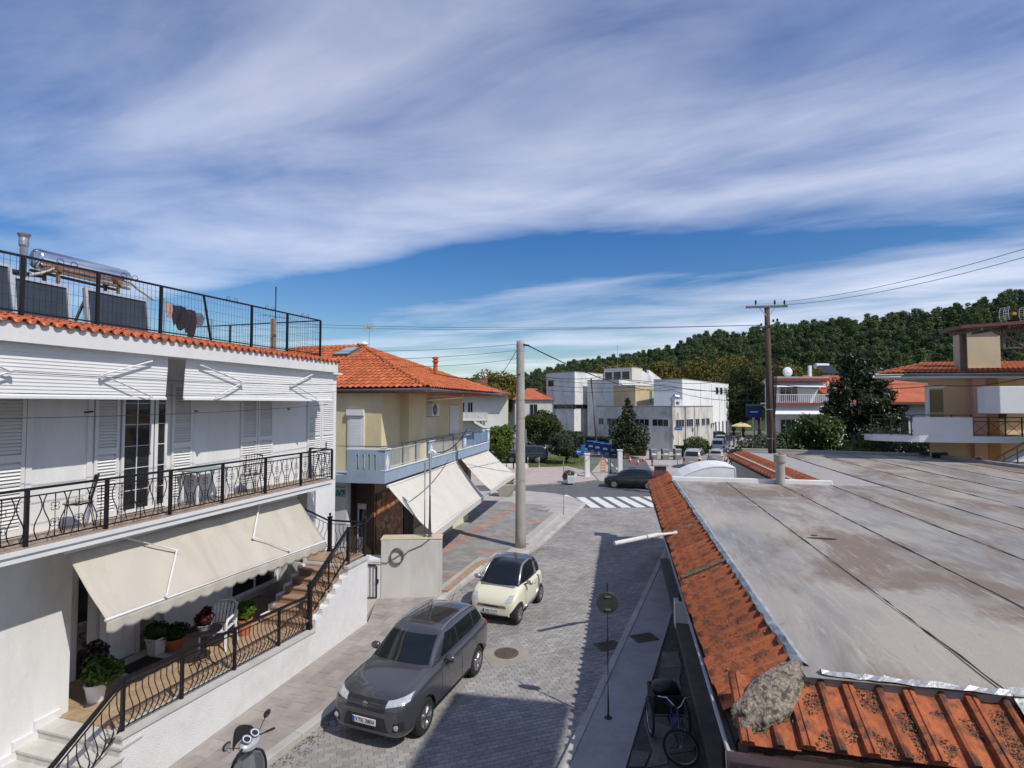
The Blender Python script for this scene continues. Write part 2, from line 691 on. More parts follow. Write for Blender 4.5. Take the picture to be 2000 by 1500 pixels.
def pave(name, region, deg, lx, ly, gap, z0, z1, m, parent, nparts=300, bond=True, jit=.0, pick=None, stuffname=None, zj=.004):
    """rectangular pieces in running bond; the nearest ones are objects, the rest one mesh"""
    a = R_(deg)
    u, v = Vector((math.cos(a), math.sin(a))), Vector((-math.sin(a), math.cos(a)))
    xs = [Vector(p[:2]).dot(u) for p in region]
    ys = [Vector(p[:2]).dot(v) for p in region]
    out = []
    j0 = int(min(ys) / ly) - 1
    for j in range(j0, int(max(ys) / ly) + 2):
        off = (j % 2) * .5 * lx if bond else 0
        for i in range(int(min(xs) / lx) - 2, int(max(xs) / lx) + 2):
            c = u * (i * lx + off + lx / 2) + v * (j * ly + ly / 2)
            if not inside(c, region):
                continue
            if lx > .25:
                hx, hy = lx / 2 * .8, ly / 2 * .8
                if not all(inside(c + u * (sx * hx) + v * (sy * hy), region) for sx in (-1, 1) for sy in (-1, 1)):
                    continue
            if pick and not pick(i, j, c):
                continue
            out.append(c)
    out.sort(key=lambda c: c.length if c.y > 9.0 and abs(c.x) < c.y * .98 else 1000 + c.length)
    b = MB()
    hx, hy = lx / 2 - gap / 2, ly / 2 - gap / 2
    e = min(.006, hy * .1)

    def piece(bb, c, dz, da):
        ca, sa = math.cos(a + da), math.sin(a + da)
        vs = []
        for (X, Y2, Z) in [(-hx, -hy, z0), (hx, -hy, z0), (hx, hy, z0), (-hx, hy, z0), (-hx + e, -hy + e, z1), (hx - e, -hy + e, z1), (hx - e, hy - e, z1), (-hx + e, hy - e, z1)]:
            vs.append((c[0] + X * ca - Y2 * sa, c[1] + X * sa + Y2 * ca, Z + (dz if Z == z1 else 0)))
        bb.add(vs, [(4, 5, 6, 7), (0, 1, 5, 4), (1, 2, 6, 5), (2, 3, 7, 6), (3, 0, 4, 7)])
    a_keep = a
    pm = MB()
    a = 0
    piece(pm, (0, 0), 0, 0)
    a = a_keep
    me = pm.mesh(name, m)
    for c in out[:nparts]:
        put(name, me, parent, (c.x, c.y, random.uniform(-zj, zj)), (random.uniform(-.004, .004), random.uniform(-.004, .004), a + random.uniform(-jit, jit)))
    if out[nparts:]:
        for c in out[nparts:]:
            piece(b, c, random.uniform(-zj, zj), random.uniform(-jit, jit))
        stuff(b.build(stuffname or name + '_field', m, parent))
    return len(out)


pave('paver', street_poly, 19.0 - 0, .21, .105, .006, -.004, .010, paver_m, street, 300, jit=.012, stuffname='paver_field')

# manhole and drains
mh = MB()
mh.lathe([(.31, .0), (.31, .018), (.27, .018), (.27, .014), (.262, .02), (.0, .02)], 28)
for i in range(-4, 5):
    for j in range(-4, 5):
        if i * i + j * j < 18:
            mh.box(i * .055 - .018, i * .055 + .018, j * .055 - .018, j * .055 + .018, .02, .027)
o = mh.build('manhole_cover', cast_iron)
o.location = (*gp(989, 1277)[:2], .006)
tag(o, 'round rusty manhole cover in the paved street beside the grey SUV', 'manhole cover')
fr = MB()
fr.box(-.55, .55, -.5, .45, .0, .0165)
o = fr.build('concrete_surround', mat('manhole_concrete', (.30, .275, .235), .9, .12, 3, .3), struct(put('manhole_surround', None, None, (*gp(989, 1279)[:2], 0), (0, 0, R_(20)))))


def grate(name, label, p, deg, z):
    t = thing(name, label, 'drain grate', (p.x, p.y, z), deg)
    b = MB()
    for x0, x1, y0, y1 in ((-.32, .32, -.22, -.17), (-.32, .32, .17, .22), (-.32, -.27, -.17, .17), (.27, .32, -.17, .17)):
        b.box(x0, x1, y0, y1, 0, .02)
    b.build('frame', cast_iron, t)
    b = MB()
    b.box(-.27, .27, -.17, .17, -.02, .0)
    b.build('pit', mat('pit_dark', (.01, .01, .01), 1), t)
    bb = MB()
    bb.box(-.012, .012, -.168, .168, 0, .017)
    me = bb.mesh('bar', cast_iron)
    for i in range(11):
        put('bar', me, t, (-.24 + i * .048, 0, 0))
    return t


grate('drain_grate', 'rusty drain grate set in the right-hand concrete strip', gp(1258, 1246, .12), 18, .122)
grate('drain_grate', 'rusty drain grate in the street against the right kerb', gp(1188, 1262), 18, .012)


# ---- kerbs: separate stones along the line
def kerb(name, line, w, z, side, lenm=1.0):
    root = struct(put(name, None))
    pts = [Vector((*p, 0)) for p in line]
    for p, qv in zip(pts[:-1], pts[1:]):
        L = (qv - p).length
        n = max(1, round(L / lenm))
        t = (qv - p).normalized()
        nrm = Vector((-t.y, t.x, 0)) * side
        for i in range(n):
            s0, s1 = p + t * (L * i / n + .004), p + t * (L * (i + 1) / n - .004)
            b = MB()
            dz = random.uniform(-.006, .006)
            b.prism([(s0.x, s0.y), (s1.x, s1.y), (s1.x + nrm.x * w, s1.y + nrm.y * w), (s0.x + nrm.x * w, s0.y + nrm.y * w)], -.015, z + dz)
            b.build('kerb_stone', kerb_m, root, bevel=.015)
    return root


kerb('left_kerb', LK, .2, .13, 1)
kerb('right_kerb', RK, .16, .14, -1)
kerb('corner_kerb', [(4.55, 33.4), (4.6, 33.9), (4.1, 35.6), (3.0, 37.2), (.9, 38.4), (-20, 37.2)], .2, .13, 1)

# ---- left pavement: base and slabs
off = lambda ln, d: [(p[0] + d[0], p[1] + d[1]) for p in ln]
HS = Frame((-8.58, 0), 73.8)
hw = lambda a, b: tuple(HS.w(a, b)[:2])
LKi = [(x - .195, y + .05) for x, y in LK]
side_poly = [hw(4, 0.02), hw(16.05, .02), hw(16.05, -.0), (-4.35, 17.6), (-2.45, 17.75), LKi[4], LKi[3], LKi[2], LKi[1], LKi[0]]
sw = sheet('left_sidewalk', side_poly, .112, slab_m, -.015)
pave('sidewalk_slab', side_poly, 73.8, .48, .30, .008, .112, .126, slab_m, sw, 300, jit=.006, zj=.003)

# ---- tiled forecourt in front of the shop
court_poly = [(-2.2, 17.85), (-1.25, 20.85), (.55, 22.8), (1.0, 23.7), (3.9, 32.05), (4.36, 33.45), (4.4, 33.85), (3.92, 35.5), (2.88, 37.02), (.87, 38.2), (-3.0, 38.0), (-6, 26), (-6.2, 18.4)]
ct = sheet('shop_forecourt', court_poly, .118, conc_m, -.015)
red = lambda i, j, c: (j % 7 == 3) or (i % 8 == 4 and (j // 7) % 2 == 0)
CTI = [(-2.35, 18.0), (-1.5, 20.9), (.1, 22.9), (.5, 23.8), (2.6, 30.6), (2.0, 33.0), (-1.0, 34.6), (-3.0, 34.6), (-6, 26), (-6.2, 18.4)]
pave('grey_tile', CTI, 72, .4, .4, .012, .118, .134, grey_tile_m, ct, 300, bond=False, pick=lambda i, j, c: not red(i, j, c), stuffname='grey_tile_field')
pave('red_tile', CTI, 72, .4, .4, .012, .118, .134, red_tile_m, ct, 150, bond=False, pick=red, stuffname='red_tile_field')
# low step along the edge of the forecourt
st_ = MB()
st_.prism([(-2.3, 17.8), (-2.12, 17.72), (-1.2, 20.75), (-.4, 21.7), (-.5, 21.85), (-1.4, 20.9)], .11, .2)
struct(st_.build('forecourt_edge', mat('edge_brick', (.36, .25, .17), .9, .2, 5, .3, world=True)))
st2 = MB()
st2.prism([(.62, 23.75), (.75, 23.7), (3.35, 31.6), (3.2, 31.65)], .11, .2)
struct(st2.build('forecourt_edge', kerb_m))

sheet('alley_floor', [(-4.25, 15.0), (-6.6, 16.2), (-6.3, 18.7), (-2.25, 18.2), (-2.3, 17.72), (-4.3, 17.58)], .106, conc_m, -.02)
# ---- right pavement
RB = Frame((2.337, 5.661), 78.3)
rw = lambda a, b: tuple(RB.w(a, b)[:2])
RKi = [(x + .155, y - .06) for x, y in RK]
RKo = [(x + 1.0, y - .36) for x, y in RK]
rs = MB()
rs.prism([RKi[0], RKi[1], RKi[2], RKi[3], (RKo[3][0], RKo[3][1]), RKo[2], RKo[1], RKo[0]], -.015, .122)
struct(rs.build('right_concrete_strip', strip_m))
rpoly = [RKo[0], RKo[1], (4.77, 16.1), rw(-1.5, -.28), rw(-1.5, .3)]
rp = sheet('right_sidewalk', rpoly, .09, mat('flag_joint', (.09, .08, .07), 1, .3, 5, .3), -.015)
# irregular flagstones
random.seed(5)
jp = {}


def jpt(i, j):
    if (i, j) not in jp:
        jp[(i, j)] = RB.w(i * .46 + random.uniform(-.15, .15) - 1.0, -.1 + j * .40 + random.uniform(-.12, .12))
    return jp[(i, j)]


for i in range(-1, 38):
    for j in range(-1, 7):
        c4 = [jpt(i, j), jpt(i + 1, j), jpt(i + 1, j + 1), jpt(i, j + 1)]
        cen = sum(c4, Vector()) / 4
        if not inside(cen, rpoly):
            continue
        pts = [cen + (p - cen) * (1 - .012 / max(.1, (p - cen).length)) for p in c4]
        # keep inside the strip edge
        if not all(inside(p, rpoly) for p in pts):
            pts = [cen + (p - cen) * .8 for p in c4]
            if not all(inside(p, rpoly) for p in pts):
                continue
        b = MB()
        b.prism([(p.x, p.y) for p in pts], .088, .118 + random.uniform(-.006, .008))
        b.build('flagstone', flag_m, rp)

# ---- far side of the crossing: pavement, grass, driveway, plaza
far_m = mat('pinkish_paving', (.45, .37, .33), .92, .1, 1.2, .2, stain=(.33, .27, .24), stain_scale=.4, stain_amt=.6, world=True)
sheet('far_sidewalk', [(-60, 38.5), (-20, 40.0), (1, 41.2), (4.5, 42.3), (7.0, 44.0), (7.2, 49.0), (5.6, 53.5), (-1, 51.8), (-60, 49)], .12, far_m, -.025)
kerb('far_kerb', [(7.0, 44.0), (4.5, 42.3), (1, 41.2), (-20, 40.0)], .18, .135, -1, 1.5)
grass_m = mat('mown_grass', (.10, .13, .035), 1, .35, 1.5, .4, stain=(.17, .16, .07), stain_scale=.3, stain_amt=.7, world=True)
sheet('lawn', [(-45, 50.5), (-1, 52.6), (4.6, 53.6), (7.4, 55.0), (9.2, 62), (8.0, 68), (-45, 64)], .06, grass_m, -.025)
sheet('plaza', [(7.2, 44.2), (13, 46.2), (34, 47.7), (48, 60), (60, 100), (38, 112), (21.6, 70.2), (12, 79), (8, 75), (10.5, 62), (9.0, 56), (7.4, 50)], .015, conc_m, -.025)
dr = MB()
dr.prism([(8.2, 46), (12.5, 47), (15.0, 60), (13.6, 73), (5, 84), (-2, 80), (9.6, 68), (10.6, 62), (9.9, 55)], .012, .025)
struct(dr.build('driveway_road', asphalt_m))
sheet('parking_area', [(-20, 64.2), (8.0, 68.2), (6, 79), (-4, 86), (-40, 84)], .02, asphalt_m, -.025)
ln = MB()
for k in range(5):
    p = Vector((9.9 + .25 * k, 50 + 4.3 * k, .03))
    ln.add([p, p + Vector((.12, 0, 0)), p + Vector((.55, 3.2, 0)), p + Vector((.43, 3.2, 0))], [(0, 1, 2, 3)])
ln.build('lane_line', paint_m, bpy.data.objects['driveway_road'])
# back street that leads to the square on the right
sheet('side_road', [(34, 47.8), (48, 46.5), (66, 96), (82, 150), (66, 150), (52, 98)], .02, asphalt_m, -.025)
gb = MB()
random.seed(3)
for k in range(9000):
    x = random.uniform(-9, 9)
    y = random.uniform(52, 63)
    if not inside((x, y), [(-45, 50.7), (-1, 52.8), (4.5, 53.8), (7.2, 55.2), (9.0, 62), (8.0, 67), (-45, 63)]):
        continue
    h = random.uniform(.05, .13)
    an = random.uniform(0, 6.28)
    dx, dy = math.cos(an) * .025, math.sin(an) * .025
    gb.add([(x - dx, y - dy, .058), (x + dx, y + dy, .058), (x + random.uniform(-.04, .04), y + random.uniform(-.04, .04), .06 + h)], [(0, 1, 2)])
o = stuff(gb.build('grass', leafmat('grass_blade', (.06, .09, .02), (.16, .17, .05))))
o['label'] = 'patchy green grass on the lawn by the dark SUV'
o['category'] = 'grass'
# ================================================================== white house on the left
HA = thing('white_house', 'white two-storey house with long iron-railed balcony and outside stairs', 'house', HS.o, HS.deg)
SU, SR, SBAL = 1.85, 2.85, .85
BT, BB, TER = 4.17, 3.99, .95
AEND = 17.1
b = MB()
b.box(2, 9.36, SU, 9, -.1, 4.05)
b.box(9.36, AEND, SR, 9, -.1, 4.05)
b.box(15.75, AEND, SU, SR, -.1, 4.05)
b.build('wall', white_wall, HA)
b = MB()
b.box(2, AEND, SU, 9, 4.05, 7.25)
b.build('upper_wall', white_wall, HA)
# balcony slab with moulded edge
b = MB()
b.box(2, 15.55, SBAL + .06, SU, BB + .02, BT - .03)
b.box(2, 15.60, SBAL, SBAL + .5, BT - .075, BT - .005)
b.box(2, 15.57, SBAL + .02, SBAL + .5, BB, BB + .06)
b.build('balcony', white_trim, HA)
tile_m = mat('balcony_tile', (.33, .25, .20), .6, .45, 22, .05, detail=3)
tb = MB()
tb.box(-.165, .165, -.165, .165, 0, .008)
tm = tb.mesh('floor_tile', tile_m)
bal = [o for o in HA.children if o.name.startswith('balcony')][0]
for i in range(27):
    for j in range(3):
        put('floor_tile', tm, bal, (6.9 + i * .333, SBAL + .19 + j * .333, BT - .005))


# ---------------- balusters
def scurve(n=11, amp=.045, h=.66):
    return [(amp * math.sin(2 * math.pi * k / n * 1.0) * 1.0, 0, h * k / n) for k in range(n + 1)]


def waves():
    # upper railing bar: straight ends, two soft bulges
    pts = []
    H = .68
    for k in range(15):
        t = k / 14
        pts.append((.05 * math.sin(2 * math.pi * t) * (1 if t < .5 else 1), 0, H * t))
    return pts


bw = MB().tube(waves(), .0085, 5)
wave_me = bw.mesh('wavy_baluster', black_iron, True)
bw2 = MB().tube([(-x, y, z) for x, y, z in waves()], .0085, 5)
wave_me2 = bw2.mesh('wavy_baluster', black_iron, True)
br = MB().tube([(0, 0, 0), (0, 0, .68)], .009, 5)
for zc in (.22, .47):
    for k in range(4):
        an = math.pi / 4 + k * math.pi / 2
        ca, sa = math.cos(an), math.sin(an)
        pts = []
        for i in range(8):
            t = i / 7
            a2 = an + (t - .5) * 3.9
            r0 = .036
            pts.append((ca * .046 + math.cos(a2 + math.pi * 0) * r0 * .75, 0, zc + sa * .046 + math.sin(a2) * r0 * .75))
        br.tube(pts, .0055, 4)
    br.lathe([(.0, -.02), (.018, -.01), (.018, .01), (0, .02)], 6, (0, 0, zc))
ros_me = br.mesh('rosette_baluster', black_iron, True)


def post_mesh(h, w=.05, knob=False):
    p = MB()
    p.box(-w / 2, w / 2, -w / 2, w / 2, 0, h)
    if knob:
        p.box(-w / 2 - .012, w / 2 + .012, -w / 2 - .012, w / 2 + .012, 0, .1)
        p.box(-w / 2 - .012, w / 2 + .012, -w / 2 - .012, w / 2 + .012, h - .02, h + .02)
        p.lathe([(.02, 0), (.02, .02), (.034, .04), (.04, .065), (.03, .09), (.01, .105), (0, .11)], 10, (0, 0, h + .02))
    return p.mesh('post', black_iron)


sRail = 1.0
rail = MB()
rail.box(2, 15.67, sRail - .03, sRail + .03, BT + .835, BT + .87)
rail.box(2, 15.67, sRail - .012, sRail + .012, BT + .735, BT + .755)
rail.box(2, 15.67, sRail - .012, sRail + .012, BT + .06, BT + .08)
# return at the far end
rail.box(15.64, 15.70, sRail + .03, 1.75, BT + .835, BT + .87)
rail.box(15.655, 15.68, sRail + .012, 1.75, BT + .735, BT + .755)
rail.box(15.655, 15.68, sRail + .012, 1.75, BT + .06, BT + .08)
rail = rail.build('balcony_railing', black_iron, HA)
pm_ = post_mesh(.87)
for a in (6.0, 7.0, 8.09, 9.28, 10.5, 11.76, 13.04, 14.32, 15.67):
    put('post', pm_, rail, (a, sRail - .012, BT - .035))
put('post', pm_, rail, (15.67, 1.72, BT - .035))
a = 6.6
k = 0
while a < 15.6:
    if min(abs(a - q) for q in (7.0, 8.09, 9.28, 10.5, 11.76, 13.04, 14.32, 15.67)) > .06:
        put(*[('wavy_baluster', wave_me), ('rosette_baluster', ros_me), ('wavy_baluster', wave_me2)][k % 3], rail, (a, sRail, BT + .07))
    a += .118
    k += 1
for k in range(5):
    put(*[('wavy_baluster', wave_me), ('rosette_baluster', ros_me), ('wavy_baluster', wave_me2)][k % 3], rail, (15.667, 1.12 + .12 * k, BT + .07), (0, 0, math.pi / 2))

# ---------------- shutters, balcony doors
shut_m = mat('shutter_white', (.73, .72, .70), .5, .04, 3, .03, rnd=.05)


def shutter(a0, a1, z0, z1, s, parent=HA, slats=None):
    f = MB()
    fw = .055
    f.box(a0, a0 + fw, s - .045, s - .004, z0, z1)
    f.box(a1 - fw, a1, s - .045, s - .004, z0, z1)
    f.box(a0 + fw, a1 - fw, s - .043, s - .006, z0, z0 + .1)
    f.box(a0 + fw, a1 - fw, s - .043, s - .006, z1 - .08, z1)
    zm_ = (z0 + z1) / 2 - .1
    f.box(a0 + fw, a1 - fw, s - .043, s - .006, zm_, zm_ + .12)
    o = f.build('shutter', shut_m, parent)
    sl = MB()
    sl.obox((0, 0, 0), (a1 - a0 - 2 * fw, .008, .062), Matrix.Rotation(R_(-38), 3, 'X'))
    me = sl.mesh('slat', shut_m)
    z = z0 + .13
    while z < z1 - .1:
        if not (zm_ - .03 < z < zm_ + .15):
            put('slat', me, o, ((a0 + a1) / 2, s - .024, z))
        z += .058
    return o


ZD = 6.75
for a0, a1 in ((7.55, 8.03), (8.07, 8.55), (9.65, 10.10), (11.23, 11.74), (13.14, 13.68), (13.70, 14.24), (15.67, 16.3), (16.32, 16.95)):
    shutter(a0, a1, BT + .02, ZD, SU)
hd = MB().box(16.52, 16.55, SU - .06, SU - .044, 4.95, 5.15)
hd.build('door_handle', black_iron, HA)
# pilaster strips next to the shutters and hinge dogs
for x0, x1 in ((8.57, 8.66), (9.53, 9.62), (11.76, 11.82)):
    MB().box(x0, x1, SU - .03, SU, BT, ZD).build('pilaster', white_trim, HA)
# glazed door with bars; curtain behind
dm = MB()
dm.box(10.15, 11.11, SU - .004, SU - .001, BT + .03, ZD)
dm.build('door_recess', mat('room_dark', (.03, .03, .03), .9), HA)
dg = MB().box(10.19, 11.07, SU - .03, SU - .022, BT + .08, ZD)
dgo = dg.build('balcony_door', glass('door_glass', (.025, .028, .03), .04, .8), HA)
fr = MB()
for x0, x1 in ((10.15, 10.2), (10.72, 10.80), (10.83, 10.90), (11.06, 11.11)):
    fr.box(x0, x1, SU - .05, SU - .01, BT + .03, ZD)
fr.box(10.2, 11.06, SU - .048, SU - .012, BT + .03, BT + .09)
fr.build('frame', white_trim, dgo)
mu = MB()
for z in (4.62, 5.05, 5.48, 5.9, 6.32):
    mu.box(10.2, 10.72, SU - .04, SU - .03, z, z + .011)
    mu.box(10.9, 11.06, SU - .04, SU - .03, z, z + .016)
mu.box(10.45, 10.466, SU - .041, SU - .031, BT + .09, ZD)
mu.build('glazing_bar', white_trim, dgo)
cu = MB()
cu.grid(lambda u, v: (10.2 + .86 * u, SU - .012 + .006 * math.sin(u * 60), BT + .1 + v * 2.4), 60, 1)
cu.build('curtain', mat('net_curtain', (.22, .22, .22), .9, .25, 2, stretch=(12, 1, .4)), dgo)
for px, py in ((170, 805), (178, 804), (383, 803), (565, 799)):
    p = HS.ats(px, py, SU - .04)
    MB().obox((p.x, SU - .03, p.z), (.05, .06, .03)).build('wall_bracket', black_iron, HA)

# ---------------- eaves: fascia, soffit, tiles
b = MB()
b.box(2, 15.6, .78, .90, 7.21, 7.51)
b.box(2, 15.6, .90, SU, 7.25, 7.31)
b.box(15.6, AEND + .1, 1.7, SU + .3, 7.24, 7.30)
b.build('fascia', white_trim, HA)
b = MB()
b.add([(2, .8, 7.53), (15.62, .8, 7.53), (15.62, 2.0, 7.74), (2, 2.0, 7.74), (2, 2, 7.3), (15.62, 2, 7.3), (2, .8, 7.515), (15.62, .8, 7.515)], [(0, 1, 2, 3), (0, 6, 7, 1), (2, 5, 4, 3), (1, 7, 5, 2)])
b.box(2, AEND, 2.0, 9, 7.25, 7.72)
b.build('roof_slab', mat('roof_concrete', (.4, .39, .37), .9, .12, 1.5, .2), HA)


def barrel(L=.46, r0=.085, r1=.068, n=7, th=.014):
    """half-round clay tile running along +y, crown up"""
    t = MB()
    vs, fs = [], []
    for e, (y, r) in enumerate(((0, r0), (L, r1))):
        for rr in (r, r - th):
            for j in range(n + 1):
                an = math.pi * j / n
                vs.append((rr * math.cos(an), y, rr * math.sin(an)))
    m_ = n + 1
    for j in range(n):
        fs += [(j, j + 1, 2 * m_ + j + 1, 2 * m_ + j), (m_ + j + 1, m_ + j, 3 * m_ + j, 3 * m_ + j + 1), (j + 1, j, m_ + j, m_ + j + 1), (2 * m_ + j, 2 * m_ + j + 1, 3 * m_ + j + 1, 3 * m_ + j)]
    fs += [(0, 2 * m_, 3 * m_, m_), (n, m_ + n, 3 * m_ + n, 2 * m_ + n)]
    t.add(vs, fs)
    return t


bt = barrel(.5, .052, .045).mesh('roof_tile', terracotta, True)
bt_c = MB()
bt_c.add([(x, y, -z + .05) for x, y, z in barrel(.5, .062, .055, 5).v], barrel(.5, .062, .055, 5).f)
btc = bt_c.mesh('roof_tile', terracotta, True)
roofrow = [o for o in HA.children if o.name.startswith('roof_slab')][0]
i = 0
a = 6.2
while a < 15.6:
    for r in range(3):
        y = .73 + r * .42
        z = 7.52 + (y - .8) * .18
        put('roof_tile', bt, roofrow, (a + random.uniform(-.006, .006), y + random.uniform(-.015, .015), z + .0 + .012 * r), (R_(10), random.uniform(-.03, .03), random.uniform(-.02, .02)))
        put('roof_tile', btc, roofrow, (a + .09, y - .005, z - .022 + .012 * r), (R_(10), 0, 0))
    a += .18

# ---------------- terrace, stairs, retaining wall
wt = lambda a: 1.13 - .055 * (a - 9)
b = MB()
b.extr([(8.9, 0, -.1), (16.0, 0, -.1), (16.0, 0, 1.9), (15.02, 0, 1.9), (15.02, 0, 1.72), (14.75, 0, 1.72), (14.75, 0, 1.56), (14.48, 0, 1.56), (14.48, 0, 1.40), (14.21, 0, 1.40), (14.21, 0, 1.24), (13.94, 0, 1.24), (13.94, 0, 1.08), (13.67, 0, 1.08), (13.67, 0, .86), (8.9, 0, wt(8.9) - .06)], (0, .2, 0))
b.box(15.0, 16.0, .2, 1.9, -.1, 1.95)
b.build('retaining_wall', white_rough, HA)
b = MB()
b.add([(8.86, -.03, wt(8.9) - .06), (13.66, -.03, wt(13.66) - .06), (13.66, .3, wt(13.66) - .06), (8.86, .3, wt(8.9) - .06), (8.86, -.03, wt(8.9) - .01), (13.66, -.03, wt(13.66) - .01), (13.66, .3, wt(13.66) - .01), (8.86, .3, wt(8.9) - .01)], [(4, 5, 6, 7), (0, 1, 5, 4), (1, 2, 6, 5), (2, 3, 7, 6), (3, 0, 4, 7), (0, 3, 2, 1)])
b.box(14.98, 16.04, -.035, .1, 1.9, 1.97)
b.box(15.95, 16.04, .1, 1.9, 1.9, 1.97)
b.build('coping', marble, HA)
ter_m = mat('terrace_tile', (.40, .28, .18), .55, .15, 3, .03, stain=(.30, .20, .12), stain_scale=.8, stain_amt=.5, rnd=.08)
b = MB()
b.box(9.15, 15.0, .2, SR, -.1, TER - .012)
tbase = b.build('terrace', mat('grout', (.25, .2, .16), .9), HA)
tb = MB().box(-.147, .147, -.147, .147, 0, .012)
tm = tb.mesh('floor_tile', ter_m)
for i in range(15):
    for j in range(9):
        if 9.32 + i * .3 < 13.6:
            put('floor_tile', tm, tbase, (9.32 + i * .3, .36 + j * .3, TER - .012))
# stair treads up to the landing
stp_m = mat('brown_stair_tile', (.36, .24, .16), .5, .12, 4, .03, stain=(.24, .16, .11), stain_scale=1.5, stain_amt=.5)
for i in range(7):
    b = MB()
    a0 = 13.40 + .27 * i
    zt = TER + .157 * (i + 1)
    if i == 6:
        b.box(a0, 15.95, .1, 1.9, zt - .03, zt)
    else:
        b.box(a0 - .02, a0 + .29, .1, 1.32, zt - .03, zt)
    b.box(a0, a0 + .03, .1, 1.32, zt - .16, zt - .03)
    b.build('stair_step', stp_m, HA)
b = MB()
for i in range(7):
    b.box(13.42 + .27 * i, 15.0, 1.32, 1.40, TER - .02 + .157 * i, TER + .157 * (i + 1) + .04)
    b.box(13.43 + .27 * i, 15.0, .2, 1.32, TER - .1 + .157 * i, TER + .157 * (i + 1) - .03)
b.build('stair_stringer', white_wall, HA)
# upper flight towards the balcony
for i in range(6):
    b = MB()
    b.box(15.75 - .27 * (i + 1), 15.75 - .27 * i, 1.42, 1.84, 2.05 + .16 * i, 2.05 + .16 * (i + 1))
    b.build('stair_step', stp_m, HA)
# entry steps down to the street
for i in range(6):
    b = MB()
    zt = TER - .16 * i
    a1 = 9.2 - .30 * i
    b.box(a1 - .33, a1, .02, SU - .02, zt - .2, zt - .035)
    b.box(a1 - .35, a1 + .02, -.02, SU - .02, zt - .035, zt)
    b.build('entry_step', marble, HA)
    b = MB()
    b.box(a1 - .38, a1 + .02, SU - .05, SU, zt - .02, zt + .13)
    b.build('stepped_skirting', white_trim, HA)

# ---------------- lower railing
BEL = []
for k in range(12):
    t = k / 11
    BEL.append((0, -.085 * math.sin(math.pi * min(1, t * 1.25)) ** 1.5 * (1 if t < .8 else 0) if t < .8 else 0, .62 * t))


def bellied(h=.64):
    pts = []
    for k in range(13):
        t = k / 12
        bul = 0
        if t < .75:
            bul = -.1 * math.sin(math.pi * t / .75) ** 1.3
        pts.append((0, bul, h * t))
    m_ = MB().tube(pts, .0085, 5)
    m_.tube([(0, pts[2][1] - .004, pts[2][2]), (0, pts[4][1] - .004, pts[4][2])], [.008, .016], 5)
    m_.lathe([(0, -.014), (.015, 0), (0, .014)], 6, (0, pts[3][1], pts[3][2] + .02))
    return m_.mesh('bellied_baluster', black_iron, True)


bel = bellied()
rz = lambda a: wt(a) + .80
lr = MB()
sR2 = .12


def railrun(p, q, m_):
    p, q = Vector(p), Vector(q)
    m_.beam(p, q, .06, .04)
    m_.beam(p - Vector((0, 0, .10)), q - Vector((0, 0, .10)), .02, .015)
    m_.beam(p - Vector((0, 0, .76)), q - Vector((0, 0, .76)), .02, .015)


railrun((8.98, sR2, rz(8.98)), (13.6, sR2, rz(13.6)), lr)
railrun((7.85, sR2, 1.13), (8.98, sR2, rz(8.98)), lr)
railrun((13.6, sR2, 1.9), (15.2, sR2, 2.94), lr)
railrun((15.2, sR2, 2.92), (16.0, sR2, 2.92), lr)
railrun((16.0, sR2, 2.92), (16.0, 1.2, 2.92), lr)
railrun((15.9, 1.2, 2.92), (14.2, 1.62, 3.9), lr)
lr = lr.build('terrace_railing', black_iron, HA)
pk = post_mesh(.84)
pk2 = post_mesh(1.06, .085, True)
for a in (8.98, 10.06, 11.27, 12.54):
    put('post', pk, lr, (a, sR2, wt(a) - .03))
put('post', pk2, lr, (13.6, sR2, .86))
put('post', post_mesh(1.02, .07), lr, (15.2, sR2, 1.95))
put('post', post_mesh(1.02, .07, True), lr, (16.0, sR2, 1.95))
put('post', post_mesh(1.0, .09, True), lr, (15.92, 1.2, 2.03))
put('post', post_mesh(.8, .03), lr, (14.35, sR2, 1.5))
put('post', post_mesh(.9, .05), lr, (7.85, sR2, .22))
a = 9.08
while a < 13.55:
    if min(abs(a - q) for q in (10.06, 11.27, 12.54)) > .05:
        put('bellied_baluster', bel, lr, (a, sR2, wt(a) + .05))
    a += .112
for i in range(9):
    t = (i + .6) / 9.2
    put('bellied_baluster', bel, lr, (lerp(7.88, 8.95, t), sR2, lerp(.38, 1.15, t)))
for i in range(12):
    t = (i + .7) / 12.4
    if abs(lerp(13.6, 15.2, t) - 14.35) > .05:
        put('bellied_baluster', bel, lr, (lerp(13.6, 15.2, t), sR2, lerp(1.15, 2.19, t)))
for i in range(5):
    put('bellied_baluster', bel, lr, (15.32 + .13 * i, sR2, 2.17))
for i in range(7):
    put('bellied_baluster', bel, lr, (16.0, .27 + .135 * i, 2.17), (0, 0, math.pi / 2))
for i in range(12):
    t = (i + .6) / 12.2
    put('bellied_baluster', bel, lr, (lerp(15.9, 14.2, t), lerp(1.2, 1.62, t), lerp(2.17, 3.15, t)), (0, 0, math.pi))

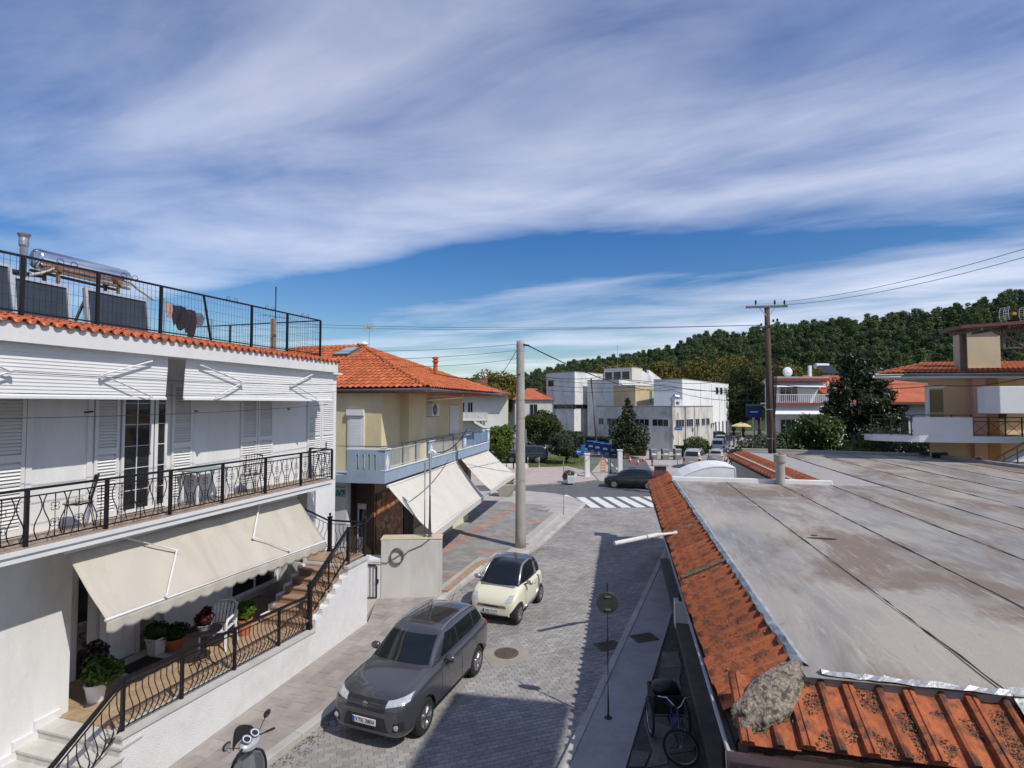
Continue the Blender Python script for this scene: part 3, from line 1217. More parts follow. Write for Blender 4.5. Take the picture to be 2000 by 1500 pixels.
# ---------------- front door, side light, window under the awning
b = MB()
b.box(10.55, 10.63, SR - .08, SR, TER, 3.2)
b.box(11.33, 11.41, SR - .08, SR, TER, 3.2)
b.box(10.63, 11.33, SR - .075, SR, 3.1, 3.2)
dr_ = b.build('front_door', white_metal, HA)
b = MB()
b.box(10.635, 11.325, SR - .05, SR - .01, TER + .02, 3.1)
b.build('door_leaf', white_metal, dr_, bevel=.006)
for a0, z0, z1 in ((10.70, 1.25, 1.85), (11.02, 1.25, 1.85), (10.70, 2.0, 2.95), (11.02, 2.0, 2.95)):
    b = MB()
    b.box(a0, a0 + .24, SR - .062, SR - .05, z0, z1)
    b.box(a0 + .035, a0 + .205, SR - .07, SR - .062, z0 + .04, z1 - .04)
    b.build('raised_panel', white_trim, dr_, bevel=.008)
MB().tube([(10.68, SR - .06, 1.95), (10.68, SR - .12, 1.95), (10.86, SR - .12, 1.97), (10.9, SR - .1, 1.97)], .012, 6).build('door_handle', black_iron, dr_)
b = MB().box(10.17, 10.34, SR - .02, SR - .005, TER, 3.1)
b.build('side_light', dark_glass, HA)
b = MB()
b.box(11.43, 11.78, SR - .03, SR, TER, 3.2)
b.build('stone_pilaster', mat('brown_marble', (.27, .21, .17), .5, .4, 6, .05), HA)
b = MB()
b.box(11.95, 12.15, SR - .12, SR, TER, 3.9)
b.build('wall_pier', white_wall, HA)
b = MB().box(14.0, 15.6, SR - .012, SR - .004, 1.22, 2.4)
wn_ = b.build('terrace_window', dark_glass, HA)
b = MB()
b.box(13.93, 14.0, SR - .05, SR, 1.15, 2.47)
b.box(15.6, 15.67, SR - .05, SR, 1.15, 2.47)
b.box(14.0, 15.6, SR - .05, SR, 1.15, 1.22)
b.box(14.78, 14.83, SR - .04, SR - .015, 1.22, 2.4)
b.build('frame', white_trim, wn_)
MB().box(13.9, 15.7, SR - .14, SR - .05, 1.1, 1.15).build('sill', marble, wn_)
b = MB().box(10.5, 11.5, 1.95, SR - .1, TER, TER + .012)
b.build('threshold', marble, HA)

# ---------------- awnings
fab_m = mat('cream_canvas', (.50, .46, .39), .85, .05, 1.2, .12, bscale=6, stain=(.34, .30, .24), stain_scale=1.1, stain_amt=.5, stretch=(1.4, .5, .5))
rib_m = mat('white_slatted_awning', (.76, .76, .76), .5, .03, 1, stain=(.62, .62, .62), stain_scale=1.0, stain_amt=.3)


def arm(t, p, q, r, rad=.018, name='folding_arm'):
    b_ = MB().tube([p, q], rad, 6).tube([q, r], rad * .8, 6)
    b_.lathe([(0, -.03), (.032, -.02), (.032, .02), (0, .03)], 8, q)
    b_.lathe([(0, -.03), (.03, -.02), (.03, .02), (0, .03)], 8, r)
    b_.build(name, white_metal, t)


def up_awn(label, a0, a1, arms):
    t = thing('slatted_awning', label, 'awning', HS.w(a0, SU, 0), HS.deg, 'upper floor awnings')
    L = a1 - a0
    N = 15

    def surf(u, v):
        y = lerp(-.93, -.88, v)
        z = lerp(7.25, 6.42, v) + .012 * abs(math.sin(v * math.pi * N))
        return (u * L, y + .012 * abs(math.sin(v * math.pi * N)) * .6, z)
    m_ = MB()
    m_.grid(surf, 24, N * 6)
    m_.build('canopy', rib_m, t, thick=.012)
    MB().box(0, L, -.915, -.87, 6.385, 6.44).build('front_bar', white_metal, t, bevel=.008)
    MB().tube([(.02, -.9, 7.22), (L - .02, -.9, 7.22)], .05, 8).build('roller', white_metal, t)
    for (p, q, r) in arms:
        f = lambda a, z: (a - a0, -.99, z)
        arm(t, f(*p), f(*q), f(*r))
    return t


up_awn('white slatted awning over the balcony, left of the dark gap', 5.0, 10.33, [((9.95, 7.1), (9.04, 6.8), (9.94, 6.45)), ((7.0, 7.1), (7.75, 6.78), (7.0, 6.45))])
up_awn('white slatted awning over the balcony, right of the dark gap', 10.72, 15.6, [((11.0, 7.1), (12.15, 6.8), (11.42, 6.46)), ((14.57, 7.1), (13.77, 6.82), (14.78, 6.47))])
t = thing('lower_awning', 'long cream canvas awning with scalloped valance above the terrace', 'awning', HS.w(8.84, SBAL, 0), HS.deg)
L = 14.5 - 8.84


def lowsurf(u, v):
    zt, zb_ = 3.86, lerp(2.88, 2.74, u)
    sg = -.05 * math.sin(math.pi * v) + (.022 * math.sin(u * 19 + v) + .012 * math.sin(u * 43 + v * 5) + .03 * noise.noise(Vector((u * 9, v * 3, 1)))) * math.sin(math.pi * v) ** .6
    return (u * L, lerp(.40, -.52, v), lerp(zt, zb_, v) + sg)


MB().grid(lowsurf, 60, 14).build('canopy', fab_m, t, thick=.006, smooth=True)


def val(u, v):
    d = .19 + .06 * abs(math.sin(u * math.pi * 19))
    return (u * L, -.525 - .012 * math.sin(u * 75) * v, lerp(2.88, 2.74, u) - d * v)


MB().grid(val, 190, 4).build('valance', fab_m, t, thick=.005, smooth=True)
MB().tube([(-.02, -.52, 2.885), (L + .02, -.52, 2.745)], .024, 8).build('front_bar', white_metal, t)
MB().tube([(0, .42, 3.87), (L, .42, 3.87)], .045, 8).build('roller', white_metal, t)
lf = lambda a, v: (a - 8.84, lerp(.40, -.52, v) - .06, lowsurf((a - 8.84) / L, v)[2] + .06)
arm(t, lf(9.72, .0), lf(10.55, .37), lf(9.86, .98), .02)
arm(t, lf(13.1, .0), lf(12.4, .5), lf(13.1, .95), .02)

# ---------------- things on the roof
t = thing('rooftop_fence', 'black iron and wire mesh fence round the roof terrace', 'fence', HS.w(0, 1.6, 7.72), HS.deg)
fz = lambda a: .94 + .016 * (a - 8)
b = MB()
b.beam((3.0, 0, fz(3)), (15.9, 0, fz(15.9)), .035, .035)
b.beam((15.9, 0, fz(15.9)), (15.9, 4.9, fz(15.9)), .03, .03)
b.beam((3.0, 0, .06), (15.9, 0, .06), .025, .025)
b.beam((15.9, 0, .06), (15.9, 4.9, .06), .025, .025)
b.build('rail', black_iron, t)
for a in (5.9, 7.1, 8.3, 9.47, 10.72, 13.18, 14.47, 15.9):
    MB().box(a - .024, a + .024, -.024, .024, 0, fz(a)).build('post', black_iron, t)
for y in (1.6, 3.3, 4.9):
    MB().box(15.88, 15.92, y - .02, y + .02, 0, fz(15.9)).build('post', black_iron, t)
MB().beam((11.75, 0, fz(11.7)), (12.0, .03, .0), .035).build('brace', black_iron, t)
b = MB()
a = 6.0
while a < 15.9:
    b.beam((a, 0, 0), (a, 0, fz(a)), .0038)
    a += .085
for k in range(5):
    b.beam((6.0, 0, .18 * k + .1), (15.9, 0, (.18 * k + .1) * 1.1), .0038)
y = .08
while y < 4.9:
    b.beam((15.9, y, 0), (15.9, y, fz(15.9)), .0038)
    y += .09
for k in range(5):
    b.beam((15.9, 0, .2 * k + .1), (15.9, 4.9, .2 * k + .1), .0038)
stuff(b.build('wire_mesh', black_iron, t))
for a in (8.95, 10.05, 12.55, 13.8, 15.2):
    b = MB()
    for sg in (-1, 1):
        pts = []
        for i in range(15):
            u = i / 14
            an = u * 5.4
            r = .07 * (1 - .65 * u)
            pts.append((a + sg * (.17 - .07 + r * math.cos(an)) - 0, 0, fz(a) + .085 - .05 + r * math.sin(an)))
        b.tube([(a + sg * .02, 0, fz(a) + .01), (a + sg * .12, 0, fz(a) + .02), pts[0]], .006, 4)
        b.tube(pts, .006, 4)
    b.build('scroll', black_iron, t)


def collector(label, a0, a1, s0, z0, z1, tilt):
    t = thing('solar_collector', label, 'solar panel', HS.w(a0, s0, 7.7), HS.deg, 'solar collectors on the roof')
    L = a1 - a0
    M_ = Matrix.Rotation(R_(tilt), 3, 'X')
    f = lambda x, y, z: tuple(M_ @ Vector((x, y, z)))
    H_ = z1 - z0
    fr = MB()
    for x0, x1, zz0, zz1 in ((0, .05, 0, H_), (L - .05, L, 0, H_), (.05, L - .05, 0, .05), (.05, L - .05, H_ - .05, H_)):
        bx = MB().box(x0, x1, 0, .09, zz0, zz1)
        fr.add([f(*v) for v in bx.v], bx.f)
    fr.build('frame', mat('aluminium', (.62, .63, .64), .4, .06, 4, metal=.6), t)
    ab = MB().box(.05, L - .05, .03, .06, .05, H_ - .05)
    MB().add([f(*v) for v in ab.v], ab.f).build('absorber', mat('collector_glass', (.035, .045, .06), .25, .2, 2, spec=.5), t)
    back = MB()
    back.beam((.1, .0, .0), (.1, .7, 0.02), .04).beam((L - .1, 0, 0), (L - .1, .7, .02), .04).beam((.1, .7, 0), f(.1, .09, H_ - .1), .04).beam((L - .1, .7, 0), f(L - .1, .09, H_ - .1), .04)
    back.build('stand', galv, t)


collector('dark solar collector cut by the left edge, nearest the flue', 7.75, 8.86, 2.6, 7.7, 8.78, -12)
collector('dark solar collector behind the fence, left of the roof gap', 8.93, 9.88, 2.8, 7.7, 8.62, -8)
collector('dark solar collector behind the fence, right of the roof gap', 10.18, 11.53, 2.8, 7.7, 8.66, -8)
t = thing('water_tank', 'shiny steel solar water tank lying above the collectors', 'water tank', HS.w(10.5, 3.45, 7.7), HS.deg)
b = MB()
b.lathe([(0, -.93), (.14, -.92), (.18, -.9), (.2, -.86), (.2, .86), (.18, .9), (.14, .92), (0, .93)], 24, (0, 0, 1.42), 'x')
b.build('tank', mat('polished_steel', (.72, .73, .75), .17, .04, 3, .02, metal=1), t, smooth=True)
b = MB()
for x in (-.6, .6):
    b.beam((x, -.18, 0), (x, -.18, 1.32), .05).beam((x, .2, 0), (x, .2, 1.32), .05).beam((x, -.25, 1.24), (x, .25, 1.24), .05)
b.beam((-.85, -.18, 1.22), (.85, -.18, 1.18), .05).beam((-.85, .2, 1.22), (.85, .2, 1.18), .05)
b.build('stand', mat('rusty_steel', (.20, .12, .07), .7, .4, 6, .3), t)
b = MB().tube([(.8, -.2, 1.35), (1.0, -.25, 1.2), (1.35, -.3, 1.02)], .03, 6).tube([(-.7, -.2, 1.25), (-.95, -.25, 1.1), (-1.2, -.4, 1.0)], .03, 6)
b.build('pipe', mat('lagged_pipe', (.5, .44, .36), .8), t)
t = thing('flue_pipe', 'shiny metal flue with flared cap on the roof shed', 'chimney', HS.w(9.5, 3.6, 7.7), HS.deg)
MB().lathe([(.058, 0), (.058, 1.72), (.06, 1.73)], 16).build('pipe', galv, t, smooth=True)
MB().lathe([(.058, 1.62), (.08, 1.66), (.08, 1.74), (.075, 1.80), (.105, 1.86), (.108, 1.88), (0, 1.9)], 16).build('cap', galv, t)
t = thing('rooftop_shed', 'low grey roof shed with dark metal roof at left edge', 'shed', HS.w(7.2, 4.0, 7.7), HS.deg)
MB().box(0, 2.6, 0, 2.2, 0, 1.15).build('wall', mat('grey_render', (.42, .42, .43), .9, .1, 2, .3), t)
b = MB()
b.add([(-.1, -.3, 1.2), (2.7, -.3, 1.15), (2.7, 2.3, 1.5), (-.1, 2.3, 1.55)], [(0, 1, 2, 3)])
b.build('roof', mat('dark_sheet', (.05, .045, .045), .6, .2, 4), t, thick=.05)
b = MB().obox((1.0, -.15, 1.33), (.9, .5, .03), Matrix.Rotation(R_(8), 3, 'X')).beam((.6, -.1, 1.18), (.6, -.1, 1.33), .03).beam((1.4, -.1, 1.18), (1.4, -.1, 1.33), .03)
b.build('vent_hood', black_iron, t)
t = thing('aerial_mast', 'thin dark aerial mast by the far corner of the roof fence', 'mast', HS.w(14.6, 2.1, 7.7), HS.deg)
MB().tube([(0, 0, 0), (0, 0, 1.85)], .018, 6).build('pole', black_iron, t)
b = MB()
b.beam((-.5, 0, .98), (.5, .1, 1.06), .012)
for k in range(6):
    b.beam((-.5 + .2 * k, -.12, .98 + .016 * k), (-.5 + .2 * k, .14, .98 + .016 * k), .008)
b.build('aerial', galv, t)
MB().box(-.12, -.02, -.05, .05, .0, .95).build('stake', mat('stake_wood', (.30, .20, .12), .8), t)
t = thing('clothes_line', 'rooftop clothes line with dark washing behind the fence', 'clothes line', HS.w(11.75, 2.6, 7.7), HS.deg)
MB().tube([(-.1, 0, 0), (-.1, 0, 1.0)], .02).tube([(1.6, .4, 0), (1.6, .4, .8)], .02).tube(sag((-.1, 0, .95), (1.6, .4, .78), .05), .006, 4).build('post', galv, t)
for i, (x, w_, h_, c_) in enumerate(((.15, .35, .5, (.02, .02, .025)), (.55, .3, .62, (.03, .025, .03)), (.95, .2, .3, (.12, .13, .15)), (-.05, .12, .3, (.45, .3, .25)))):
    MB().grid(lambda u, v: (x + w_ * u, .04 * math.sin(u * 9 + v * 4) + x * .23, .9 - h_ * v * (1 - .15 * math.sin(u * 8)) - .05 * x), 10, 8).build('garment', mat('cloth%d' % i, c_, .95, .2, 8), t, thick=.01)
# ================================================================== house with the tiled roof and blue balcony
HBf = Frame((-4.73, 19.3), 74.5)
HB = thing('balcony_house', 'cream house with orange hipped roof and pale blue balcony over a shop', 'house', HBf.o, HBf.deg)
hb = lambda p: HBf.loc(Vector(p))
cream = mat('cream_render', (.66, .57, .36), .9, .06, 2, .2, bscale=50, stain=(.45, .36, .2), stain_scale=.7, stain_amt=.3)
cream2 = mat('cream_render_pale', (.68, .62, .46), .9, .05, 2, .2, bscale=50)
blue_wall = mat('pale_blue_render', (.28, .36, .46), .85, .07, 2, .3, bscale=40, stain=(.22, .28, .37), stain_scale=1.2, stain_amt=.5)
gutter_m = mat('grey_gutter', (.12, .14, .15), .5, .1, 3, metal=.3)
b = MB()
b.box(0, 8.3, 0, 9, 3.7, 6.86)
b.box(1.5, 3.1, -.35, 0, 3.7, 6.84)
b.build('upper_wall', cream, HB)
MB().box(3.1, 4.9, -.02, 0, 3.7, 6.84).build('pale_panel', cream2, HB)
b = MB()
b.box(-.6, .5, 1.0, 9, -.1, 3.7)
b.box(.5, 10.5, .95, 9, -.1, 3.7)
b.build('lower_wall', mat('bluish_white_render', (.60, .61, .63), .9, .05, 2, .25, bscale=50), HB)
# shop front set back under the balcony
sf = mat('shop_beige', (.40, .30, .20), .8, .1, 2)
b = MB()
b.box(.1, 10.5, .35, .95, -.1, 3.7)
shop = b.build('shop_front', sf, HB)
MB().box(-.12, .1, .3, .5, .1, 3.6).build('door_post', wood_dark, shop)
MB().box(-.35, .09, .96, 1.0, .1, 3.6).build('door_post', wood_dark, shop)
MB().box(-.12, .1, .5, .96, 2.75, 3.6).build('transom', wood_dark, shop)
MB().box(.02, .06, .52, .94, .12, 2.7).build('shop_door', plastic_white, shop)
MB().box(.0, .02, .6, .86, 1.5, 2.5).build('door_pane', dark_glass, shop)
# printed food poster: patches of red, orange, brown
pm = bpy.data.materials.new('printed_poster')
pm.use_nodes = True
tt = pm.node_tree
vo = tt.nodes.new('ShaderNodeTexVoronoi')
vo.inputs['Scale'].default_value = 6.5
nz = tt.nodes.new('ShaderNodeTexNoise')
nz.inputs['Scale'].default_value = 5
nz.inputs['Detail'].default_value = 6
tcx = tt.nodes.new('ShaderNodeTexCoord')
mxv = tt.nodes.new('ShaderNodeMixRGB')
mxv.inputs[0].default_value = .25
tt.links.new(tcx.outputs['Object'], mxv.inputs[1])
tt.links.new(nz.outputs['Color'], mxv.inputs[2])
tt.links.new(mxv.outputs[0], vo.inputs['Vector'])
rp_ = tt.nodes.new('ShaderNodeValToRGB')
cr = rp_.color_ramp
cr.interpolation = 'CONSTANT'
while len(cr.elements) < 7:
    cr.elements.new(.5)
for e, (p, c) in zip(cr.elements, ((0, (.30, .08, .03)), (.18, (.45, .22, .05)), (.34, (.10, .03, .02)), (.48, (.38, .12, .10)), (.62, (.50, .33, .12)), (.76, (.12, .10, .08)), (.88, (.30, .04, .05)))):
    e.position = p
    e.color = (*c, 1)
sx = tt.nodes.new('ShaderNodeSeparateXYZ')
tt.links.new(vo.outputs['Color'], sx.inputs[0])
tt.links.new(sx.outputs[0], rp_.inputs[0])
tt.links.new(rp_.outputs[0], tt.nodes['Principled BSDF'].inputs['Base Color'])
tt.nodes['Principled BSDF'].inputs['Roughness'].default_value = .35
MB().box(.25, 2.35, .30, .345, .95, 3.0).build('poster_panel', pm, shop)
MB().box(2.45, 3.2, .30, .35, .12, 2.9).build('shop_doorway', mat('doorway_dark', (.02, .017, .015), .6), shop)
MB().box(3.3, 9.8, .29, .35, 1.1, 2.7).build('shop_window', glass('shop_glass', (.05, .045, .03), .06), shop)
for k in range(8):
    MB().box(3.25 + k * .93, 3.32 + k * .93, .26, .34, .12, 2.8).build('window_post', mat('shop_frame', (.45, .42, .36), .6), shop)
MB().box(3.3, 9.8, .25, .35, .12, 1.1).build('stall_riser', cream2, shop)
b = MB()
for k in range(5):
    b.tube([(-.62, 1.12 + .16 * k + .07 * math.cos(i * .7), 3.2 + .09 * math.sin(i * 1.4 + k) - .02 * k) for i in range(9)], .018, 5)
b.tube([(-.62, 1.05, 3.05), (-.62, 1.9, 3.08)], .018, 5).tube([(-.62, 1.05, 3.36), (-.62, 1.85, 3.38)], .018, 5)
b.build('sign_lettering', mat('green_sign', (.03, .25, .19), .4), HB)
# camera-side and street-side windows
MB().box(-.05, 0, .68, 1.35, 4.0, 6.1).build('roller_window', white_trim, HB)
rb = MB()


def roller(parent, ax, c0, c1, z0, z1, s):
    me = None
    z = z0
    while z < z1:
        b_ = MB()
        if ax == 's':
            b_.box(s - .012, s, c0, c1, z, z + .048)
        else:
            b_.box(c0, c1, s - .012, s, z, z + .048)
        b_.build('roller_slat', plastic_white, parent, bevel=.006, seg=1)
        z += .055


rw_ = [o for o in HB.children if o.name.startswith('roller_window')][-1]
roller(rw_, 's', .76, 1.27, 4.05, 5.9, -.055)
MB().box(-.12, -.05, .66, 1.37, 5.9, 6.12).build('shutter_box', white_metal, rw_)
p0, p1 = HBf.ats(879, 800, -.0), HBf.ats(893, 840, 0)
o = MB().box(p0.x - .1, p1.x + .1, -.05, 0, p1.z - .1, 6.25).build('roller_window', white_trim, HB)
roller(o, 'a', p0.x, p1.x, p1.z, 6.05, -.055)
MB().box(p0.x - .15, p1.x + .15, -.12, -.05, p1.z - .16, p1.z - .1).build('sill', marble, o)
p0, p1 = HBf.ats(813, 795, -.02), HBf.ats(819, 826, -.02)
MB().box(p0.x, p1.x + .04, -.04, -.02, p1.z, p0.z).build('slit_window', dark_glass, HB)
p = HBf.ats(846, 800, -.2)


def ac_unit(parent, c, ax='a', name='air_conditioner', sx=.8, sz=.55):
    b_ = MB().box(c[0] - sx / 2, c[0] + sx / 2, c[1] - .14, c[1] + .14, c[2] - sz / 2, c[2] + sz / 2)
    o_ = b_.build(name, plastic_white, parent, bevel=.015)
    cx = c[0] - sx * .14
    f = MB().lathe([(.0, 0), (.215, 0), (.235, -.012), (.215, -.02), (.0, -.012)], 20, (cx, c[1] - .142, c[2]), 'y')
    f.build('fan_grille', mat('fan_dark', (.03, .03, .03), .6), o_)
    f = MB()
    for r in (.07, .13, .19):
        f.tube([Vector((cx, c[1] - .168, c[2])) + Vector((r * math.cos(i * .4488), 0, r * math.sin(i * .4488))) for i in range(14)], .004, 4, closed=True)
    for i in range(4):
        f.beam((cx, c[1] - .168, c[2]), (cx + .2 * math.cos(i * 1.57 + .4), c[1] - .168, c[2] + .2 * math.sin(i * 1.57 + .4)), .006)
    f.build('grille_wire', plastic_white, o_)
    return o_


ac_unit(HB, (p.x, -.2, p.z))
MB().beam((p.x - .3, 0, p.z - .3), (p.x - .3, -.35, p.z - .3), .03).beam((p.x + .3, 0, p.z - .3), (p.x + .3, -.35, p.z - .3), .03).build('bracket', galv, HB)
# roof
E0, E1 = Vector((-2.95, 18.6, 6.88)), Vector((-.67, 28.0, 6.88))
lv = Vector((-.96, .28, 0))
E3, E2 = E0 + lv * 11.5, E1 + lv * 11.5
P0 = Vector((-6.95, 24.9, 8.95))
P1 = P0 + lv * 4.0
El = [hb(v) for v in (E0, E1, E2, E3, P0, P1)]
dn = Vector((0, 0, .16))
b = MB()
b.add(El + [v - dn for v in El[:4]], [(0, 1, 4), (1, 2, 5, 4), (2, 3, 5), (3, 0, 4, 5), (0, 6, 7, 1), (1, 7, 8, 2), (2, 8, 9, 3), (3, 9, 6, 0), (6, 9, 8, 7)])
roof = b.build('roof', mat('roof_under', (.30, .08, .03), .9, .2, 3), HB)


def tiled_slope(parent, quad, m_, tw=.235, tl=.34, name='tile_field', lift=.02):
    """courses of wavy clay tiles over a flat slope; quad = eave left, eave right, then upper corners"""
    q = [Vector(v) for v in quad]
    ex = (q[1] - q[0]).normalized()
    nrm = ex.cross(q[-1] - q[0]).normalized()
    if nrm.z < 0:
        nrm = -nrm
    up = nrm.cross(ex)
    if up.z < 0:
        up = -up
    poly = [((v - q[0]).dot(ex), (v - q[0]).dot(up)) for v in q]
    x0, x1 = min(p[0] for p in poly), max(p[0] for p in poly)
    y1 = max(p[1] for p in poly)
    b_ = MB()
    prof = [(0, 0), (.18, .026), (.36, .05), (.54, .05), (.72, .026), (1, 0)]
    r = 0
    while r * tl < y1 + .1:
        c = int(x0 / tw) - 1
        while c * tw < x1 + tw:
            cx, cy = c * tw + tw / 2, r * tl + tl / 2
            if inside((cx, min(cy, y1 - .05)), poly):
                vs = []
                j = random.uniform(-.006, .006)
                for (yy, dz) in ((-.03 + j, .035), (tl + .05, .002)):
                    for (t_, h) in prof:
                        vs.append(q[0] + ex * (c * tw + t_ * tw * 1.02) + up * (r * tl + yy) + nrm * (h + dz + lift))
                n_ = len(prof)
                fs = [(i, i + 1, n_ + i + 1, n_ + i) for i in range(n_ - 1)]
                for (t_, h) in prof:
                    vs.append(q[0] + ex * (c * tw + t_ * tw * 1.02) + up * (r * tl - .03 + j) + nrm * (h + .012 + lift))
                fs += [(i + 1, i, 2 * n_ + i, 2 * n_ + i + 1) for i in range(n_ - 1)]
                b_.add(vs, fs)
            c += 1
        r += 1
    return stuff(b_.build(name, m_, parent))


roof_tile_m = mat('clay_roof_tile', (.45, .115, .035), .8, .2, 5, .3, bscale=30, stain=(.22, .06, .03), stain_scale=1.1, stain_amt=.6, rnd=.2, island=True)
tiled_slope(roof, [El[0], El[1], El[4]], roof_tile_m)
tiled_slope(roof, [El[3], El[0], El[4], El[5]], roof_tile_m)


def ridge(parent, p, q, r=.11, step=.36):
    p, q = Vector(p), Vector(q)
    n_ = int((q - p).length / step)
    d_ = (q - p).normalized()
    rot = d_.to_track_quat('Y', 'Z').to_euler()
    me = barrel(step + .07, r, r * .86, 6).mesh('ridge_tile', roof_tile_m, True)
    for i in range(n_ + 1):
        put('ridge_tile', me, parent, p + d_ * (i * step), rot)


ridge(roof, El[0] + Vector((0, 0, .02)), El[4] + Vector((0, 0, .04)))
ridge(roof, El[1] + Vector((0, 0, .02)), El[4] + Vector((0, 0, .04)))
ridge(roof, El[4] + Vector((0, 0, .03)), El[5] + Vector((0, 0, .03)))
g_ = MB()
for p, q in ((El[0], El[1]), (El[3], El[0])):
    d_ = (q - p).normalized()
    o_ = Vector((d_.y, -d_.x, 0)) * .07
    g_.tube([p + o_ - Vector((0, 0, .07)), q + o_ - Vector((0, 0, .07))], .075, 8)
g_.build('gutter', gutter_m, HB)
pa, pb = HBf.ats(794, 790, -.42), HBf.ats(794, 880, -.42)
pc = HBf.loc(gp(856, 771, 6.8)) if False else Vector((4.2, -1.5, 6.75))
MB().tube([(4.3, -1.55, 6.8), (4.3, -1.5, 6.62), (3.25, -.42, 6.5), (3.2, -.08, 6.45), (3.2, -.08, 3.9)], .045, 8).build('downpipe', cream2, HB)
# skylight, vent pot, white cap
sx_ = hb(Vector((-6.6, 21.55, 0)))
nn = (El[0] - El[3]).normalized()
upv = (El[4] - El[0]).normalized()
pl_n = nn.cross(upv).normalized()
if pl_n.z < 0:
    pl_n = -pl_n
t_up = pl_n.cross(nn)
if t_up.z < 0:
    t_up = -t_up
ctr = El[0] - nn * 5.9 + t_up * 4.4 + pl_n * .12
mrot = Matrix((nn, t_up, pl_n)).transposed()
o = MB().obox(ctr, (.8, 1.1, .12), mrot).build('skylight', gutter_m, roof)
MB().obox(ctr + pl_n * .065, (.66, .96, .012), mrot).build('pane', glass('skylight_glass', (.25, .30, .33), .05), o)
vp = hb(Vector((-3.6, 25.0, 0)))
MB().lathe([(.1, 0), (.1, .42), (.15, .44), (.15, .5), (.1, .52), (.1, .58), (.16, .6), (.13, .68), (0, .7)], 12, (vp.x, vp.y, 7.85)).build('vent_pot', terracotta, roof)
MB().lathe([(.16, 0), (.2, .06), (.16, .14), (.05, .18), (0, .19)], 10, El[4] + Vector((0, 0, .12))).build('ridge_cap', white_trim, roof)
# balcony
K0, K1, K2 = gp(751, 945, 3.6), gp(956, 877, 3.6), gp(677, 943, 3.6)
k0, k1, k2 = [Vector((*hb(K)[:2], 0)) for K in (K0, K1, K2)]
slab = MB()
slab.prism([(k0.x, k0.y), (k1.x, k1.y), (k1.x, k1.y + 1.6), (k2.x, 4.0), (k2.x, k2.y)], 3.6, 3.86)
bal_b = slab.build('blue_balcony', blue_wall, HB)
dv = (k1 - k0).normalized()
nv = Vector((dv.y, -dv.x, 0))
LB = (k1 - k0).length


def kt(px):
    # distance along the balcony edge for a column of the photo
    d_ = ray(px, 800)
    best = min(range(0, 2000), key=lambda i: abs((K0 + (K1 - K0) * (i / 2000)).x / (K0 + (K1 - K0) * (i / 2000)).y - d_.x / d_.y))
    return LB * best / 2000


def seg(s0, s1, z0, z1, m_, name, th=.14, parent=None, inset=0.0, bev=0.0):
    a0, a1 = k0 + dv * s0, k0 + dv * s1
    b_ = MB()
    i_ = -nv * inset
    w_ = -nv * th
    b_.prism([tuple((a0 + i_)[:2]), tuple((a1 + i_)[:2]), tuple((a1 + i_ + w_)[:2]), tuple((a0 + i_ + w_)[:2])], z0, z1)
    return b_.build(name, m_, parent or HB, bevel=bev)


seg(0, LB, 3.862, 4.02, blue_wall, 'parapet', parent=bal_b)
seg(-.01, LB + .01, 4.022, 4.055, white_trim, 'parapet_cap', .2, bal_b, -.03)
piers = [(.0, .42), (kt(838), kt(838) + .6), (kt(905), kt(905) + .6), (LB - .5, LB)]
for i, (s0, s1) in enumerate(piers):
    seg(s0, s1, 4.057, 4.74, blue_wall, 'pier', .15, bal_b, -.004)
    seg(s0 - .04, s1 + .04, 4.742, 4.78, white_trim, 'pier_cap', .24, bal_b, -.045)
    c = k0 + dv * ((s0 + s1) / 2) + nv * .012
    if i == 0:
        pts = [c + dv * x + Vector((0, 0, z)) for x, z in ((0, 3.98), (.14, 4.28), (0, 4.58), (-.14, 4.28))]
    else:
        pts = [c + dv * .15 * math.cos(k * .5236) + Vector((0, 0, 4.38 + .22 * math.sin(k * .5236))) for k in range(12)]
    MB().extr(pts, -nv * .03).build('diamond_relief' if i == 0 else 'oval_relief', white_trim, bal_b, fixn=True)
bar_m = mat('pale_railing', (.52, .53, .52), .5, .05, 3)
gp_m = mat('grey_blue_paint', (.10, .14, .17), .5, .1, 3)
runs = [(piers[0][1], piers[1][0]), (piers[1][1], piers[2][0]), (piers[2][1], piers[3][0])]
bmesh_ = MB().box(-.012, .012, -.012, .012, 0, .58).mesh('bar', bar_m)
for ri, (s0, s1) in enumerate(runs):
    n_ = max(1, round((s1 - s0) / 1.3))
    for i in range(n_ + 1):
        seg(lerp(s0, s1, i / n_) - .025, lerp(s0, s1, i / n_) + .025, 4.06, 4.80, gp_m, 'railing_post', .05, bal_b, .05)
    if ri < 2:
        x = s0 + .1
        while x < s1 - .05:
            put('bar', bmesh_, bal_b, (k0 + dv * x - nv * .07) + Vector((0, 0, 4.13)), (0, 0, math.atan2(dv.y, dv.x)))
            x += .115
        seg(s0, s1, 4.10, 4.13, bar_m, 'bottom_rail', .03, bal_b, .055)
        seg(s0, s1, 4.71, 4.74, bar_m, 'top_rail', .03, bal_b, .055)
    else:
        seg(s0, s1, 4.12, 4.68, mat('blue_panel', (.16, .25, .36), .5, .1, 2), 'railing_panel', .02, bal_b, .06)
    if ri == 1:
        seg(s0 + .1, s1 - .1, 4.12, 4.68, mat('reed_screen', (.36, .33, .28), .9, .3, 10, stretch=(8, 8, .5)), 'reed_screen', .015, bal_b, .12)
hr = [k2 + Vector((0, .8, 4.86)), k2 + Vector((0, 0, 4.86)) + Vector((.05, 0, 0)), k0 + Vector((.0, .05, 4.86)), k1 + Vector((0, .05, 4.86)), k1 + Vector((0, 1.2, 4.86))]
MB().tube(hr, .022, 6).build('handrail', gp_m, bal_b)
